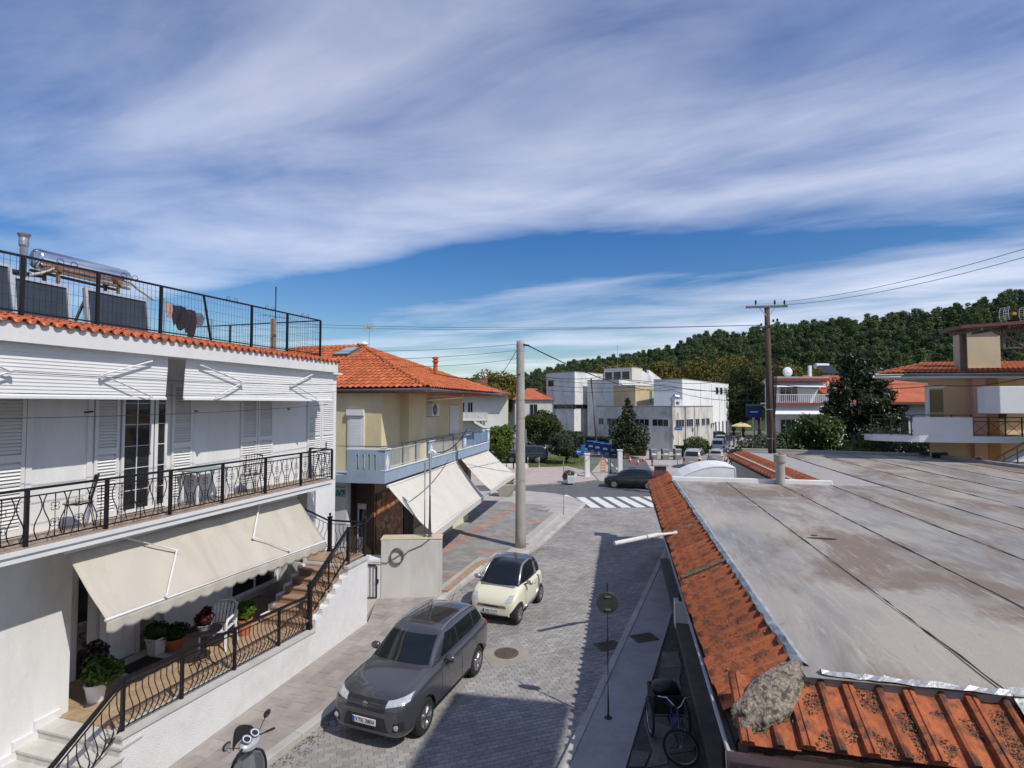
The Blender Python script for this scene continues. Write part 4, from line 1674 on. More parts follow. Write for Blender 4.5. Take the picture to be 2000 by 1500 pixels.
# camera-side solid parapet with four slots
dx = (k2 - k0)
LX = dx.length
dx.normalize()
nx = Vector((-dx.y, dx.x, 0))
slots = [.22 * LX + .155 * LX * i for i in range(4)]
cuts = [0]
for s_ in slots:
    cuts += [s_, s_ + .09]
cuts.append(LX + 1.1)


def fseg(s0, s1, z0, z1, name, m_, th=.14):
    a0, a1 = k0 + dx * s0, k0 + dx * s1
    q = nx * th
    if (a0 + q).x < a0.x:
        q = -q
    b_ = MB()
    b_.prism([tuple(a0[:2]), tuple(a1[:2]), tuple((a1 + q)[:2]), tuple((a0 + q)[:2])], z0, z1)
    return b_


pp = MB()
for z0, z1 in ((3.862, 4.05), (4.58, 4.74)):
    f = fseg(.142, LX, z0, z1, '', None)
    pp.add(f.v, f.f)
for i in range(0, len(cuts) - 1, 2):
    f = fseg(max(.142, cuts[i]), min(LX, cuts[i + 1]), 4.05, 4.58, '', None)
    pp.add(f.v, f.f)
pp.build('front_parapet', blue_wall, bal_b)
f = fseg(-.03, LX + .02, 4.742, 4.78, '', None, .2)
f.build('parapet_cap', white_trim, bal_b)

# awnings under the blue balcony
canv = mat('pale_canvas', (.60, .57, .51), .85, .05, 1.2, .1, bscale=5, stain=(.48, .45, .40), stain_scale=.7, stain_amt=.4)


def shop_awning(label, t0, t1, b0, b1, zt=3.52, zb=2.0):
    A0, A1, B0, B1 = gp(*t0, zt), gp(*t1, zt), gp(*b0, zb), gp(*b1, zb)
    base = Vector((A0.x, A0.y, 0))
    t_ = thing('shop_awning', label, 'awning', base, 0, 'awnings over the shop forecourt')
    A0, A1, B0, B1 = [v - base for v in (A0, A1, B0, B1)]

    def sf_(u, v):
        p = A0.lerp(A1, u).lerp(B0.lerp(B1, u), v)
        return p - Vector((0, 0, .07 * math.sin(math.pi * v) + .008 * math.sin(u * 30) * math.sin(math.pi * v)))
    MB().grid(sf_, 30, 12).build('canopy', canv, t_, smooth=True, thick=.006)
    MB().grid(lambda u, v: B0.lerp(B1, u) + Vector((.01, -.01, -.22 * v)), 20, 2).build('valance', canv, t_, thick=.006)
    MB().tube([B0, B1], .03, 8).build('front_bar', white_metal, t_)
    MB().tube([A0, A1], .05, 8).build('roller', white_metal, t_)
    for u in (.12, .88):
        a_ = A0.lerp(A1, u) - Vector((0, 0, .12))
        c_ = B0.lerp(B1, u)
        e_ = (a_ + c_) / 2 + (A1 - A0).normalized() * (.5 if u < .5 else -.5) - Vector((0, 0, .1))
        MB().tube([a_, e_, c_ - Vector((0, 0, .02))], .025, 6).build('folding_arm', white_metal, t_)
    return t_


shop_awning('large pale canvas awning sloping down beside the two metal pipes', (757, 950), (893, 901), (846, 1042), (945, 968))
shop_awning('smaller pale canvas awning at the far end of the blue balcony', (901, 897), (953, 879), (958, 957), (1006, 925))

# ---------------- antenna on the hip roof
t = thing('tv_aerial', 'yellowish TV aerial on a thin mast above the orange roof', 'aerial', (-7.0, 26.0, 8.6))
MB().tube([(0, 0, 0), (0, 0, 1.65)], .018, 6).build('mast', galv, t)
b = MB()
for sgn, z in ((-1, 1.45), (1, 1.5)):
    b.beam((0, 0, z), (sgn * .28, .0, z + .02), .02)
    for k in range(4):
        b.beam((sgn * (.1 + .06 * k), -.02, z - .2 + .02 * k), (sgn * (.1 + .06 * k), .02, z + .24 - .03 * k), .018)
b.obox((.0, 0, 1.5), (.14, .08, .1))
b.build('aerial', mat('aerial_yellow', (.42, .30, .16), .6), t)

# ================================================================== low white wall with cable, gate, pipes, pole
t = thing('boundary_wall', 'white block wall with a coil of cable hung on it', 'wall', (-4.2, 17.25, 0), 3)
b = MB()
b.extr([(0, 0, -.05), (1.92, 0, -.05), (1.92, 0, 1.93), (0, 0, 1.96)], (0, .55, 0))
b.build('block', mat('dirty_white_wall', (.58, .57, .54), .92, .07, 2, .3, bscale=40, stain=(.42, .35, .28), stain_scale=.8, stain_amt=.6, stretch=(1, 1, .4)), t, fixn=True, bevel=.02)
MB().box(-.62, -.004, .02, .5, -.05, 1.36).build('low_block', white_wall, t, bevel=.02)
MB().box(-.02, 1.94, -.004, .57, 1.955, 1.985).build('capping', mat('sandy_render', (.55, .48, .33), .9, .08, 3, .3), t)
coil = []
for i in range(80):
    an = i / 80 * 2 * math.pi * 4 + .4
    r = .20 + .012 * math.sin(i * .37) + .01 * (i % 20) / 20
    coil.append((.52 + r * math.cos(an), -.03 - .0006 * i, 1.46 + r * 1.15 * math.sin(an)))
MB().tube([(-.6, -.03, 1.28), (-.2, -.03, 1.26), (.2, -.03, 1.24)] + coil + [(.9, -.03, 1.62), (1.3, -.03, 1.78), (1.55, -.02, 1.97)], .012, 5).build('cable_coil', mat('grey_cable', (.10, .10, .10), .6), t)
t = thing('iron_gate', 'narrow black barred gate panel against the white wall', 'gate', (-4.82, 17.2, .1), 3)
b = MB().tube([(0, 0, .05), (0, 0, 1.02), (.05, 0, 1.08), (.44, 0, 1.08), (.5, 0, 1.02), (.5, 0, .05), (0, 0, .05)], .022, 6)
b.build('gate_frame', black_iron, t)
for k in range(4):
    MB().tube([(.1 + .1 * k, 0, .06), (.1 + .1 * k, 0, 1.07)], .011, 5).build('bar', black_iron, t)
MB().box(.49, .56, -.03, .03, .5, .62).build('lock', black_iron, t)
for (px_0, px_1, r, nm, lab) in ((841, 885, .062, 'cable_riser', 'thick grey riser pipe with bent cable top on the white wall'), (831, 902, .032, 'steel_post', 'thin grey steel post beside the thick riser pipe')):
    p = gp(px_0, 1055, 1.95)
    p.y = 17.55
    p.x = (px_0 - 1000) / 1040 * 17.55
    ztop = CAM_H + (790 - px_1) / 1040 * 17.55
    t = thing(nm, lab, 'pipe', (p.x, p.y, 1.95))
    b = MB().tube([(0, 0, 0), (0, 0, ztop - 1.95)], r, 12)
    b.build('pipe', zinc, t, smooth=True)
    if r > .05:
        MB().tube(arc((r, 0, ztop - 1.97), .1, math.pi, .2, 8), .045, 8).build('gooseneck', white_metal, t)
        MB().lathe([(.09, 0), (.09, .03), (.065, .05)], 12).build('collar', zinc, t)
conc_pole = mat('weathered_concrete', (.36, .34, .31), .9, .12, 2.5, .35, bscale=30, stain=(.2, .18, .16), stain_scale=1.6, stain_amt=.6, stretch=(1, 1, .5))
t = thing('concrete_utility_pole', 'tall round concrete utility pole behind the small cream car', 'utility pole', (.37, 23.35, .1))
MB().lathe([(.235, -.1), (.23, .6), (.17, 8.8), (.165, 9.0), (0, 9.01)], 20).build('pole', conc_pole, t, smooth=True)
b = MB()
for z in (2.9, 5.6, 6.4, 8.55):
    b.lathe([(.215 - .006 * z, -.015), (.235 - .0065 * z, -.015), (.235 - .0065 * z, .015), (.215 - .006 * z, .015)], 18, (0, 0, z))
b.build('strap', galv, t)
b = MB().beam((0, -.02, 8.72), (.3, -.06, 8.82), .05).beam((0, 0, 8.75), (-.2, .05, 8.78), .04)
b.build('bracket', galv, t)
for k in range(4):
    MB().lathe([(0, -.05), (.035, -.04), (.045, 0), (.03, .04), (0, .05)], 8, (.12 + .08 * k, -.08 - .02 * k, 8.83 - .02 * k)).build('insulator', dark_rubber, t)
MB().box(.17, .27, -.1, .1, 4.6, 5.1).build('junction_box', galv, t)
# shop air conditioner on the ground
t = thing('ground_air_conditioner', 'old beige air conditioner unit below the food poster', 'air conditioner', HBf.w(.6, -.25, .1), HBf.deg)
ac_unit(t, (0, 0, .62), sx=.85, sz=.7, name='casing')
MB().box(-.4, -.34, -.14, .14, 0, .27).box(.34, .4, -.14, .14, 0, .27).build('foot', galv, t)
b = MB()
for k in range(9):
    b.box(-.432, -.426, -.11, .11, .36 + .06 * k, .39 + .06 * k)
b.build('louvre', dark_rubber, t)
# ================================================================== low building on the right with the flat roof
RH = thing('flat_roof_building', 'long low building with grey flat roof edged in orange tiles', 'building', RB.o, RB.deg)
clay_old = mat('mossy_clay_tile', (.35, .10, .038), .88, .3, 7, .5, bscale=35, stain=(.05, .035, .028), stain_scale=4.5, stain_amt=.9, stain_lo=.47, stain_hi=.62, rnd=.16)
roof_m = bpy.data.materials.new('roof_membrane')
roof_m.use_nodes = True
tt = roof_m.node_tree
L = tt.links.new
tcx = tt.nodes.new('ShaderNodeTexCoord')


def rn(scale, detail, stretch, rough=.6, dist=0.0, off=(0, 0, 0)):
    mpx = tt.nodes.new('ShaderNodeMapping')
    mpx.inputs['Scale'].default_value = stretch
    mpx.inputs['Location'].default_value = off
    L(tcx.outputs['Object'], mpx.inputs[0])
    n_ = tt.nodes.new('ShaderNodeTexNoise')
    n_.inputs['Scale'].default_value = scale
    n_.inputs['Detail'].default_value = detail
    n_.inputs['Roughness'].default_value = rough
    n_.inputs['Distortion'].default_value = dist
    L(mpx.outputs[0], n_.inputs['Vector'])
    return n_.outputs['Fac']


def rramp(src, p0, p1, c0, c1):
    r_ = tt.nodes.new('ShaderNodeValToRGB')
    r_.color_ramp.elements[0].position = p0
    r_.color_ramp.elements[1].position = p1
    r_.color_ramp.elements[0].color = (*c0, 1)
    r_.color_ramp.elements[1].color = (*c1, 1)
    L(src, r_.inputs[0])
    return r_.outputs[0]


def rmix(f, a_, b_):
    m_ = tt.nodes.new('ShaderNodeMixRGB')
    L(f, m_.inputs[0])
    for i, v in ((1, a_), (2, b_)):
        if isinstance(v, tuple):
            m_.inputs[i].default_value = (*v, 1)
        else:
            L(v, m_.inputs[i])
    return m_.outputs[0]


base = rramp(rn(3.0, 8, (.25, 1.6, 1), .65), .3, .7, (.185, .182, .18), (.30, .295, .288))
dust = rramp(rn(.33, 7, (.6, 1.3, 1), .62, .6), .38, .58, (0, 0, 0), (.95, .95, .95))
brown = rramp(rn(.26, 9, (.7, 1.4, 1), .68, .9, (3.3, 7.1, 0)), .47, .59, (0, 0, 0), (.9, .9, .9))
worn = rramp(rn(5, 8, (.22, 2.2, 1), .7, .2, (1, 4, 0)), .55, .68, (0, 0, 0), (.7, .7, .7))
c = rmix(dust, base, (.43, .385, .325))
c = rmix(brown, c, (.20, .14, .095))
c = rmix(worn, c, (.50, .47, .43))
grit = rramp(rn(70, 3, (1, 1, 1), .7), .35, .7, (0, 0, 0), (.35, .35, .35))
c = rmix(grit, c, (.17, .155, .14))
rust = rramp(rn(1.1, 9, (.8, 1.2, 1), .75, 1.2, (9, 2, 0)), .60, .68, (0, 0, 0), (.6, .6, .6))
c = rmix(rust, c, (.13, .11, .10))
L(c, tt.nodes['Principled BSDF'].inputs['Base Color'])
tt.nodes['Principled BSDF'].inputs['Roughness'].default_value = .62
bp = tt.nodes.new('ShaderNodeBump')
bp.inputs['Strength'].default_value = .5
bp.inputs['Distance'].default_value = .03
L(rn(2.2, 12, (.7, 1.3, 1), .78), bp.inputs['Height'])
L(bp.outputs[0], tt.nodes['Principled BSDF'].inputs['Normal'])
tar_m = mat('tar', (.035, .033, .032), .7, .3, 8, .4)
foil_m = mat('bitumen_foil', (.40, .41, .42), .5, .3, 6, .8, bscale=14, metal=.4)
beige_r = mat('beige_render', (.50, .45, .38), .9, .1, 1.5, .25, bscale=40, stain=(.33, .28, .23), stain_scale=.9, stain_amt=.5)
ZR = 3.30
b = MB()
b.box(.9, 15.9, -12.5, -1.5, -.1, 3.0)
b.box(15.9, 30.5, -17.2, -5.8, -.1, 3.0)
b.box(15.9, 18.8, -1.5, -.7, -.1, 3.05)  # added to block the sun leaking under the far tile border
b.build('wall', beige_r, RH)
b = MB()
b.prism([(.55, -.8), (15.95, -.8), (15.95, -6.35), (31.0, -6.45), (29.3, -16.4), (23.0, -17.5), (8, -18), (.45, -17)], 3.0, ZR - .012)
deck = b.build('roof_deck', mat('deck_edge', (.35, .33, .31), .9), RH)
# membrane sheets laid along the building, lapped at the seams
seams = [-.82, -2.8, -4.65, -6.45, -8.3, -10.2, -12.1, -14.0, -15.9, -17.4]
for i in range(len(seams) - 1):
    s0, s1 = seams[i] + (.06 if i else 0), seams[i + 1]
    a0, a1 = .5, (15.95 if s0 > -6.4 else (30.9 if i < 7 else 29.0 - .9 * (i - 7)))
    nx_, ny_ = max(2, int((a1 - a0) / .5)), 4
    mb_ = MB()
    mb_.grid(lambda u, v: (lerp(a0, a1, u), lerp(s0, s1, v) + .015 * math.sin(u * 40 + i), ZR + .002 + (.006 if v == 0 and i else 0) + .012 * noise.noise(Vector((lerp(a0, a1, u) * .5, lerp(s0, s1, v) * .8, i)))), nx_, ny_)
    o_ = mb_.build('roofing_sheet', roof_m, deck, smooth=True)
    if i:
        tb_ = MB()
        pts = [(lerp(a0, a1, k / 70), seams[i] + .02 * noise.noise(Vector((k * .35, i, 0))) + .03, ZR + .006) for k in range(71)]
        rr = [max(.004, .013 + .018 * noise.noise(Vector((k * .8, i * 3, 2)))) for k in range(71)]
        tb_.tube(pts, rr, 5)
        tb_.build('tar_seam', tar_m, deck)
for (px_, py_, w_, h_) in ((1605, 1052, .33, .07), (1590, 1046, .08, .05)):
    p = RB.atz(px_, py_, ZR)
    MB().lathe([(0, 0), (.5, .0), (.4, .008), (0, .012)], 9, (p.x, p.y, ZR + .006), sx=h_ / .5, sy=w_ / .5).build('tar_patch', tar_m, deck)
# foil flashing along the tiles
fl = MB()
random.seed(8)


def flash(p, q, n_, wd):
    p, q = Vector(p), Vector(q)
    d_ = (q - p).normalized()
    nr = Vector((-d_.y, d_.x, 0))
    vs, fs = [], []
    for i in range(n_ + 1):
        c_ = p.lerp(q, i / n_)
        j1, j2 = random.uniform(-.02, .02), random.uniform(-.02, .02)
        vs += [c_ + nr * (-wd / 2 + j1) + Vector((0, 0, random.uniform(0, .015))), c_ + Vector((0, 0, .035 + random.uniform(-.012, .015))), c_ + nr * (wd / 2 + j2) + Vector((0, 0, -.01 + random.uniform(-.015, .01)))]
        if i:
            k_ = (i - 1) * 3
            fs += [(k_, k_ + 1, k_ + 4, k_ + 3), (k_ + 1, k_ + 2, k_ + 5, k_ + 4)]
    fl.add(vs, fs)


flash((.75, -.86, ZR + .012), (16.0, -.84, ZR + .012), 90, .13)
flash((.60, -1.0, ZR + .012), (.52, -2.75, ZR + .012), 20, .12)
fl.build('foil_flashing', foil_m, RH, thick=.006)
MB().grid(lambda u, v: (lerp(.05, .62, v) + .01 * math.sin(u * 40), lerp(-2.78, -9.0, u), lerp(3.02, 3.33, v) + .012 * math.sin(u * 70) + .01 * math.sin(v * 9)), 80, 6).build('metal_flashing', foil_m, RH, thick=.006)
# upstands at the far ends
b = MB()
b.box(15.9, 16.08, -6.5, -.75, 3.25, 3.46)
b.build('upstand', white_wall, RH, bevel=.02)
for p, q in (((31.0, -6.4), (29.35, -16.3)), ((29.35, -16.3), (23.0, -17.4))):
    p, q = Vector((*p, 0)), Vector((*q, 0))
    d_ = (q - p).normalized()
    nr = Vector((-d_.y, d_.x, 0)) * .12
    MB().prism([tuple((p + nr)[:2]), tuple((q + nr)[:2]), tuple((q - nr)[:2]), tuple((p - nr)[:2])], 3.25, 3.46).build('upstand', conc_pole, RH, bevel=.02)
b = MB()
for a_, s_, r_ in ((29.3, -16.2, .28), (29.2, -15.9, .2), (26.0, -16.9, .15)):
    b.lathe([(0, 0), (r_, .02), (r_ * .8, .12), (0, .18)], 8, (a_, s_, 3.4), sx=.7)
b.build('tar_lump', tar_m, RH)


# interlocking tiles: a grooved double roll at the joint, one single roll in the middle
def ilock(Ls, wd=.575):
    pr = [(0, -.012), (.012, .044), (.055, .052), (.066, .038), (.078, .052), (.122, .044), (.14, -.004), (.24, -.014), (.325, -.004), (.345, .040), (.375, .05), (.405, .040), (.425, -.004), (.5, -.014), (wd, -.012)]
    n_ = len(pr)
    vs, fs = [], []
    for yy, dz in ((0, .0), (.04, .004), (Ls * .5, 0), (Ls, 0)):
        for x, h in pr:
            f_ = 1.25 if yy < .05 else 1.0
            vs.append((x, yy, max(-.015, h * f_) + dz))
    for r_ in range(3):
        fs += [(r_ * n_ + i, r_ * n_ + i + 1, (r_ + 1) * n_ + i + 1, (r_ + 1) * n_ + i) for i in range(n_ - 1)]
    o0 = len(vs)
    for x, h in pr:
        vs.append((x, .012, -.05))
    fs += [(i + 1, i, o0 + i, o0 + i + 1) for i in range(n_ - 1)]
    m_ = MB()
    m_.add(vs, fs)
    return m_


til = ilock(1.0).mesh('roof_tile', clay_old, False)
til2 = ilock(.76).mesh('roof_tile', clay_old, False)
sl = math.atan2(.42, .86)
edge = MB().box(.0, 18.9, -.3, -.02, 2.66, 2.75)
strip = edge.build('tile_border', mat('eave_board', (.20, .15, .11), .9, .2, 4), RH)
b = MB()
b.extr([(.08, .0, 2.76), (18.85, 0, 2.76), (18.85, -.86, 3.19), (.72, -.86, 3.19)], (0, 0, -.1))
b.build('mortar_bed', soil, strip, fixn=True)
n_ = 0
a_ = .55
while a_ < 18.6:
    # local +y of the tile points up the slope (towards -s)
    M_ = Matrix.Translation((a_ + .575, 0.05, 2.83)) @ Matrix.Rotation(math.pi, 4, 'Z') @ Matrix.Rotation(sl, 4, 'X')
    o_ = put('roof_tile', til, strip)
    if n_ % 1 == 0:
        M_ = M_ @ Matrix.Rotation(random.uniform(-.012, .012), 4, 'Z') @ Matrix.Translation((random.uniform(-.006, .006), random.uniform(-.03, .02), random.uniform(-.004, .008)))
    o_.matrix_local = M_
    a_ += .577
    n_ += 1
sl2 = math.atan2(.38, .62)
s_ = -.02
b = MB()
b.extr([(-.02, -.1, 2.76), (-.02, -9, 2.76), (.62, -9, 3.15), (.62, -.8, 3.15)], (0, 0, -.1))
b.build('mortar_bed', soil, strip, fixn=True)
while s_ > -9:
    M_ = Matrix.Translation((-.06, s_, 2.84)) @ Matrix.Rotation(-math.pi / 2, 4, 'Z') @ Matrix.Rotation(sl2, 4, 'X') @ Matrix.Rotation(random.uniform(-.014, .014), 4, 'Z') @ Matrix.Translation((0, random.uniform(-.025, .02), random.uniform(-.003, .008)))
    o_ = put('roof_tile', til2, strip)
    o_.matrix_local = M_
    s_ -= .577
# mortar ribs across the border
rib_mt = mat('lichen_mortar', (.16, .135, .10), 1, .4, 18, 1.0, bscale=40, stain=(.06, .05, .04), stain_scale=8, stain_amt=.8)
for ac in (8.55, 5.05, 18.75):
    b = MB()
    pts = [(ac + .03 * noise.noise(Vector((k, ac, 0))), .02 - .09 * k, 2.9 + .044 * k + .02 * noise.noise(Vector((k * .7, ac, 3)))) for k in range(10)]
    b.tube(pts, [.042 + .02 * noise.noise(Vector((k, ac, 9))) for k in range(10)], 6)
    b.build('mortar_rib', rib_mt, strip)
# moss, leaf litter and grit caught between the rolls
random.seed(21)
deb = MB()
for k in range(19000):
    if random.random() < .55:
        ai = random.choice([random.uniform(.4, 6.2), random.uniform(.4, 5.6), random.uniform(4.6, 5.6), random.uniform(6, 12)])
        ph = ((ai - .55) % .577)
        if not (.14 < ph < .34 or .43 < ph < .577) and random.random() < .75:
            continue
        t_ = random.random()
        if noise.noise(Vector((ai * 3, t_ * 3, 1))) < -.05:
            continue
        c_ = Vector((ai, .05 - .86 * t_, 2.845 + .42 * t_))
    else:
        si = -random.uniform(.4, 3.6)
        ph = ((-si - .02) % .577)
        if not (.14 < ph < .34 or .43 < ph < .577) and random.random() < .8:
            continue
        t_ = random.random()
        if noise.noise(Vector((si * 3, t_ * 3, 5))) < -.02:
            continue
        c_ = Vector((-.05 + .62 * t_, si, 2.848 + .38 * t_))
    r_ = random.uniform(.005, .019)
    pts = [c_ + Vector((random.uniform(-r_, r_), random.uniform(-r_, r_), random.uniform(-.2 * r_, r_))) for _ in range(4)]
    deb.add(pts, [(0, 1, 2), (0, 2, 3), (0, 3, 1), (1, 3, 2)])
stuff(deb.build('moss_and_litter', mat('litter', (.15, .115, .08), 1, .5, 30, rnd=.5, island=True), strip))
# corner boulder of cement and lichen
bm = bmesh.new()
bmesh.ops.create_icosphere(bm, subdivisions=5, radius=1)
p, q = Vector((-.02, .04, 2.86)), Vector((.93, -.98, 3.36))
ax = (q - p).normalized()
sd_ = ax.cross(Vector((0, 0, 1))).normalized()
upx = sd_.cross(ax)
for v in bm.verts:
    n1_ = noise.fractal(v.co * 1.6, .9, 2.2, 4) * .13 + noise.fractal(v.co * 7, .8, 2.1, 4) * .06
    r_ = 1 + n1_
    w_ = .18 * (1.12 - .3 * v.co.x)
    v.co = (p + q) / 2 + ax * (v.co.x * r_ * .6) + sd_ * (v.co.y * r_ * w_ * 1.15) + upx * (v.co.z * r_ * w_ * .85)
me = bpy.data.meshes.new('cement_boulder')
bm.to_mesh(me)
bm.free()
me.materials.append(mat('lichen_rock', (.26, .22, .17), 1, .6, 32, 1.0, bscale=45, stain=(.05, .045, .04), stain_scale=13, stain_amt=.85, stain_lo=.5, stain_hi=.6, detail=10))
for p_ in me.polygons:
    p_.use_smooth = True
put('cement_boulder', me, RH)
# gutters and downpipe
gut_m = mat('brown_gutter', (.16, .105, .09), .45, .12, 3, .1)
MB().tube([(-.16, .12, 2.70), (-.16, -9, 2.70)], .085, 12).build('near_gutter', gut_m, RH, smooth=True)
MB().tube([(-.1, .1, 2.735), (9, .07, 2.735)], [.024, .022], 6).build('gutter_edge', mat('grey_edge', (.42, .41, .41), .6), RH)
MB().box(-.1, 18.7, .01, .06, 2.62, 2.72).build('eave_batten', wood_dark, RH)
MB().tube([(-.05, .08, 2.72), (-.03, .06, 2.3), (.0, -.05, 1.8), (.0, -.05, .12)], .05, 10).build('downpipe', mat('aged_white_pipe', (.48, .46, .42), .7, .1, 4), RH)
MB().box(.05, .27, -.5, -.3, .1, 2.7).build('porch_pillar', white_wall, RH)
MB().box(.1, .14, -.85, -.8, .1, 2.7).build('yellow_post', mat('yellow_paint', (.5, .36, .05), .5), RH)
MB().box(.25, .3, -6, -1.2, .45, 2.6).build('porch_glazing', glass('porch_glass', (.015, .018, .02), .05), RH)
for k in range(6):
    MB().box(.2, .26, -1.25 - .7 * k, -1.19 - .7 * k, .45, 2.6).build('glazing_post', white_metal, RH)
# porch: two steps and floor
stone_step = mat('dark_step_stone', (.13, .12, .11), .9, .2, 3, .4, bscale=25)
MB().box(.3, 15.9, -.72, -.26, -.05, .27).build('porch_step', stone_step, RH, bevel=.01)
MB().box(.3, 15.9, -1.52, -.74, -.05, .44).build('porch_step', stone_step, RH, bevel=.01)
for a_ in (1.6, 4.4, 7.6, 11.2):
    MB().box(a_, a_ + 1.3, -1.53, -1.49, .46, 2.5).build('porch_window', dark_glass, RH)
o = MB().box(9.55, 9.95, -.62, -.24, .1, .82).build('pillar_base', white_wall, RH, bevel=.02)
MB().box(9.67, 9.83, -.5, -.36, .83, 2.78).build('porch_post', wood_dark, RH)
MB().box(3.6, 3.75, -.6, -.45, .27, 2.78).build('porch_post', wood_dark, RH)
# white spout pipe
MB().tube([(8.55, -.25, 2.98), (8.35, .3, 2.93), (7.62, 1.36, 2.84)], .058, 12).tube([(8.3, .36, 2.925), (8.16, .56, 2.91)], .072, 12).build('rain_spout', mat('pvc_pipe', (.62, .60, .57), .5, .06, 3), RH)
# chimney stack on the far end of the border
b = MB()
b.box(18.6, 19.1, -.75, -.25, 2.9, 3.55)
o = b.build('brick_stack', mat('dark_red_brick', (.13, .07, .055), .9, .4, 9, .6), RH, bevel=.02)
MB().box(18.52, 19.18, -.83, -.17, 3.56, 3.62).build('stack_cap', conc_pole, o)
# white vault over the yard and the tile strip beyond it
vs = []
prof = [(-.9, 3.2), (-1.2, 3.42), (-1.6, 3.62), (-2.0, 3.76), (-2.4, 3.84), (-2.8, 3.85), (-3.2, 3.8), (-3.22, 3.2)]
t = thing('white_vault', 'white curved canopy behind the grey flat roof', 'canopy', RB.w(16.4, 0, 0), RB.deg)
MB().grid(lambda u, v: (u * 2.2, *[lerp(prof[min(6, int(v * 7))][k], prof[min(6, int(v * 7)) + 1][k], v * 7 - min(6, int(v * 7))) for k in (0, 1)]), 8, 21).build('sheet', mat('white_sheet', (.78, .78, .77), .6, .03, 2, .15, bscale=3), t, thick=.03)
b = MB()
b.extr([(.02, s_, z_) for s_, z_ in prof[:7]] + [(.02, -3.2, 3.2)], (.04, 0, 0))
b.build('end_panel', mat('white_panel', (.74, .74, .73), .6, .05, 2, .1), t, fixn=True)
for a_ in (.3, 2.0):
    for s_ in (-1.1, -3.1):
        MB().box(a_ - .04, a_ + .04, s_ - .04, s_ + .04, 0, 3.2).build('post', galv, t)
wl = MB().box(16.1, 30, -5.9, -5.7, 2.5, 3.2)
wl.build('yard_wall', beige_r, RH)
a_ = 16.6
strip2 = MB().extr([(16.4, -5.45, 2.98), (30.2, -5.45, 2.98), (30.2, -6.4, 3.36), (16.4, -6.4, 3.36)], (0, 0, -.14)).build('far_tile_border', soil, RH, fixn=True)
sl3 = math.atan2(.38, .95)
while a_ < 30:
    o_ = put('roof_tile', til, strip2)
    o_.matrix_local = Matrix.Translation((a_ + .575, -5.4, 3.0)) @ Matrix.Rotation(math.pi, 4, 'Z') @ Matrix.Rotation(sl3, 4, 'X') @ Matrix.Rotation(random.uniform(-.01, .01), 4, 'Z')
    a_ += .577
b = MB()
pv = RB.atz(1520, 944, 3.3)
t = thing('roof_vent_pipe', 'stout grey cement vent pipe with collar on the flat roof', 'vent pipe', RB.w(pv.x - .3, pv.y, 3.3))
MB().lathe([(.165, 0), (.165, .82), (.21, .84), (.22, .9), (.22, 1.1), (.2, 1.13), (.17, 1.13), (.17, .9), (0, .9)], 20).build('pipe', conc_pole, t, smooth=False)

# unseen building behind the camera, with an added slab shaped to shade the street
b = MB()
b.box(-4, 13, -14, -3.0, -.05, 12.8)
b.prism([(7.1, 4.33), (9.46, 3.93), (7.75, -3.2), (5.4, -3.2)], 12.8, 13.0)
struct(b.build('unseen_building_with_shade_slab', white_wall))
# ================================================================== vehicles
from mathutils.bvhtree import BVHTree
tyre_m = mat('tyre', (.016, .016, .017), .85, .2, 20, .2)
rim_m = mat('alloy_rim', (.45, .45, .46), .3, .05, 4, metal=.9)
lamp_m = mat('headlamp', (.62, .64, .66), .12, .25, 30, spec=.8, metal=.35)
red_lamp = mat('tail_lamp', (.38, .01, .015), .15, .1, 10, spec=.7)
trim_m = mat('black_plastic', (.02, .02, .022), .6, .15, 6)
plate_m = mat('number_plate', (.70, .70, .69), .5, .02, 3)
plate_blue = mat('plate_blue', (.02, .08, .42), .5)
car_glass = glass('car_glass', (.012, .016, .017), .03)
chrome = mat('chrome', (.7, .7, .72), .12, .03, 3, metal=1)


def loft_mesh(secs):
    """secs: list of (x, [half section points (y,z)]) -> closed symmetric mesh data"""
    m_ = MB()
    n_ = len(secs[0][1])
    ring = 2 * n_ - 2
    vs, fs = [], []
    for x, hs in secs:
        full = hs + [(-y, z) for y, z in reversed(hs[1:-1])]
        vs += [(x, y, z) for y, z in full]
    for i in range(len(secs) - 1):
        for j in range(ring):
            fs.append((i * ring + j, i * ring + (j + 1) % ring, (i + 1) * ring + (j + 1) % ring, (i + 1) * ring + j))
    # end caps as strips between left and right
    for base, rev in ((0, False), ((len(secs) - 1) * ring, True)):
        for j in range(n_ - 1):
            l0, l1 = base + j, base + j + 1
            r0, r1 = base + (ring - j) % ring, base + (ring - j - 1) % ring
            f = [l0, l1, r1, r0]
            f = list(dict.fromkeys(f))
            if len(f) > 2:
                fs.append(tuple(f if rev else reversed(f)))
    m_.add(vs, fs)
    return m_


def bake(mb_, sub=2, cutters=()):
    me = mb_.mesh('tmp')
    bm_ = bmesh.new()
    bm_.from_mesh(me)
    bmesh.ops.recalc_face_normals(bm_, faces=bm_.faces)
    bm_.to_mesh(me)
    bm_.free()
    o_ = put('tmp', me)
    if sub:
        md = o_.modifiers.new('s', 'SUBSURF')
        md.levels = sub
        md.render_levels = sub
    tmp = [o_]
    for c_ in cutters:
        cm = c_.mesh('cut')
        co = put('cut', cm)
        tmp.append(co)
        md = o_.modifiers.new('b', 'BOOLEAN')
        md.operation = 'DIFFERENCE'
        md.object = co
        md.solver = 'EXACT'
    dg_ = bpy.context.evaluated_depsgraph_get()
    out = bpy.data.meshes.new_from_object(o_.evaluated_get(dg_))
    for t_ in tmp:
        bpy.data.objects.remove(t_)
    for p_ in out.polygons:
        p_.use_smooth = True
    out.set_sharp_from_angle(angle=R_(38))
    return out


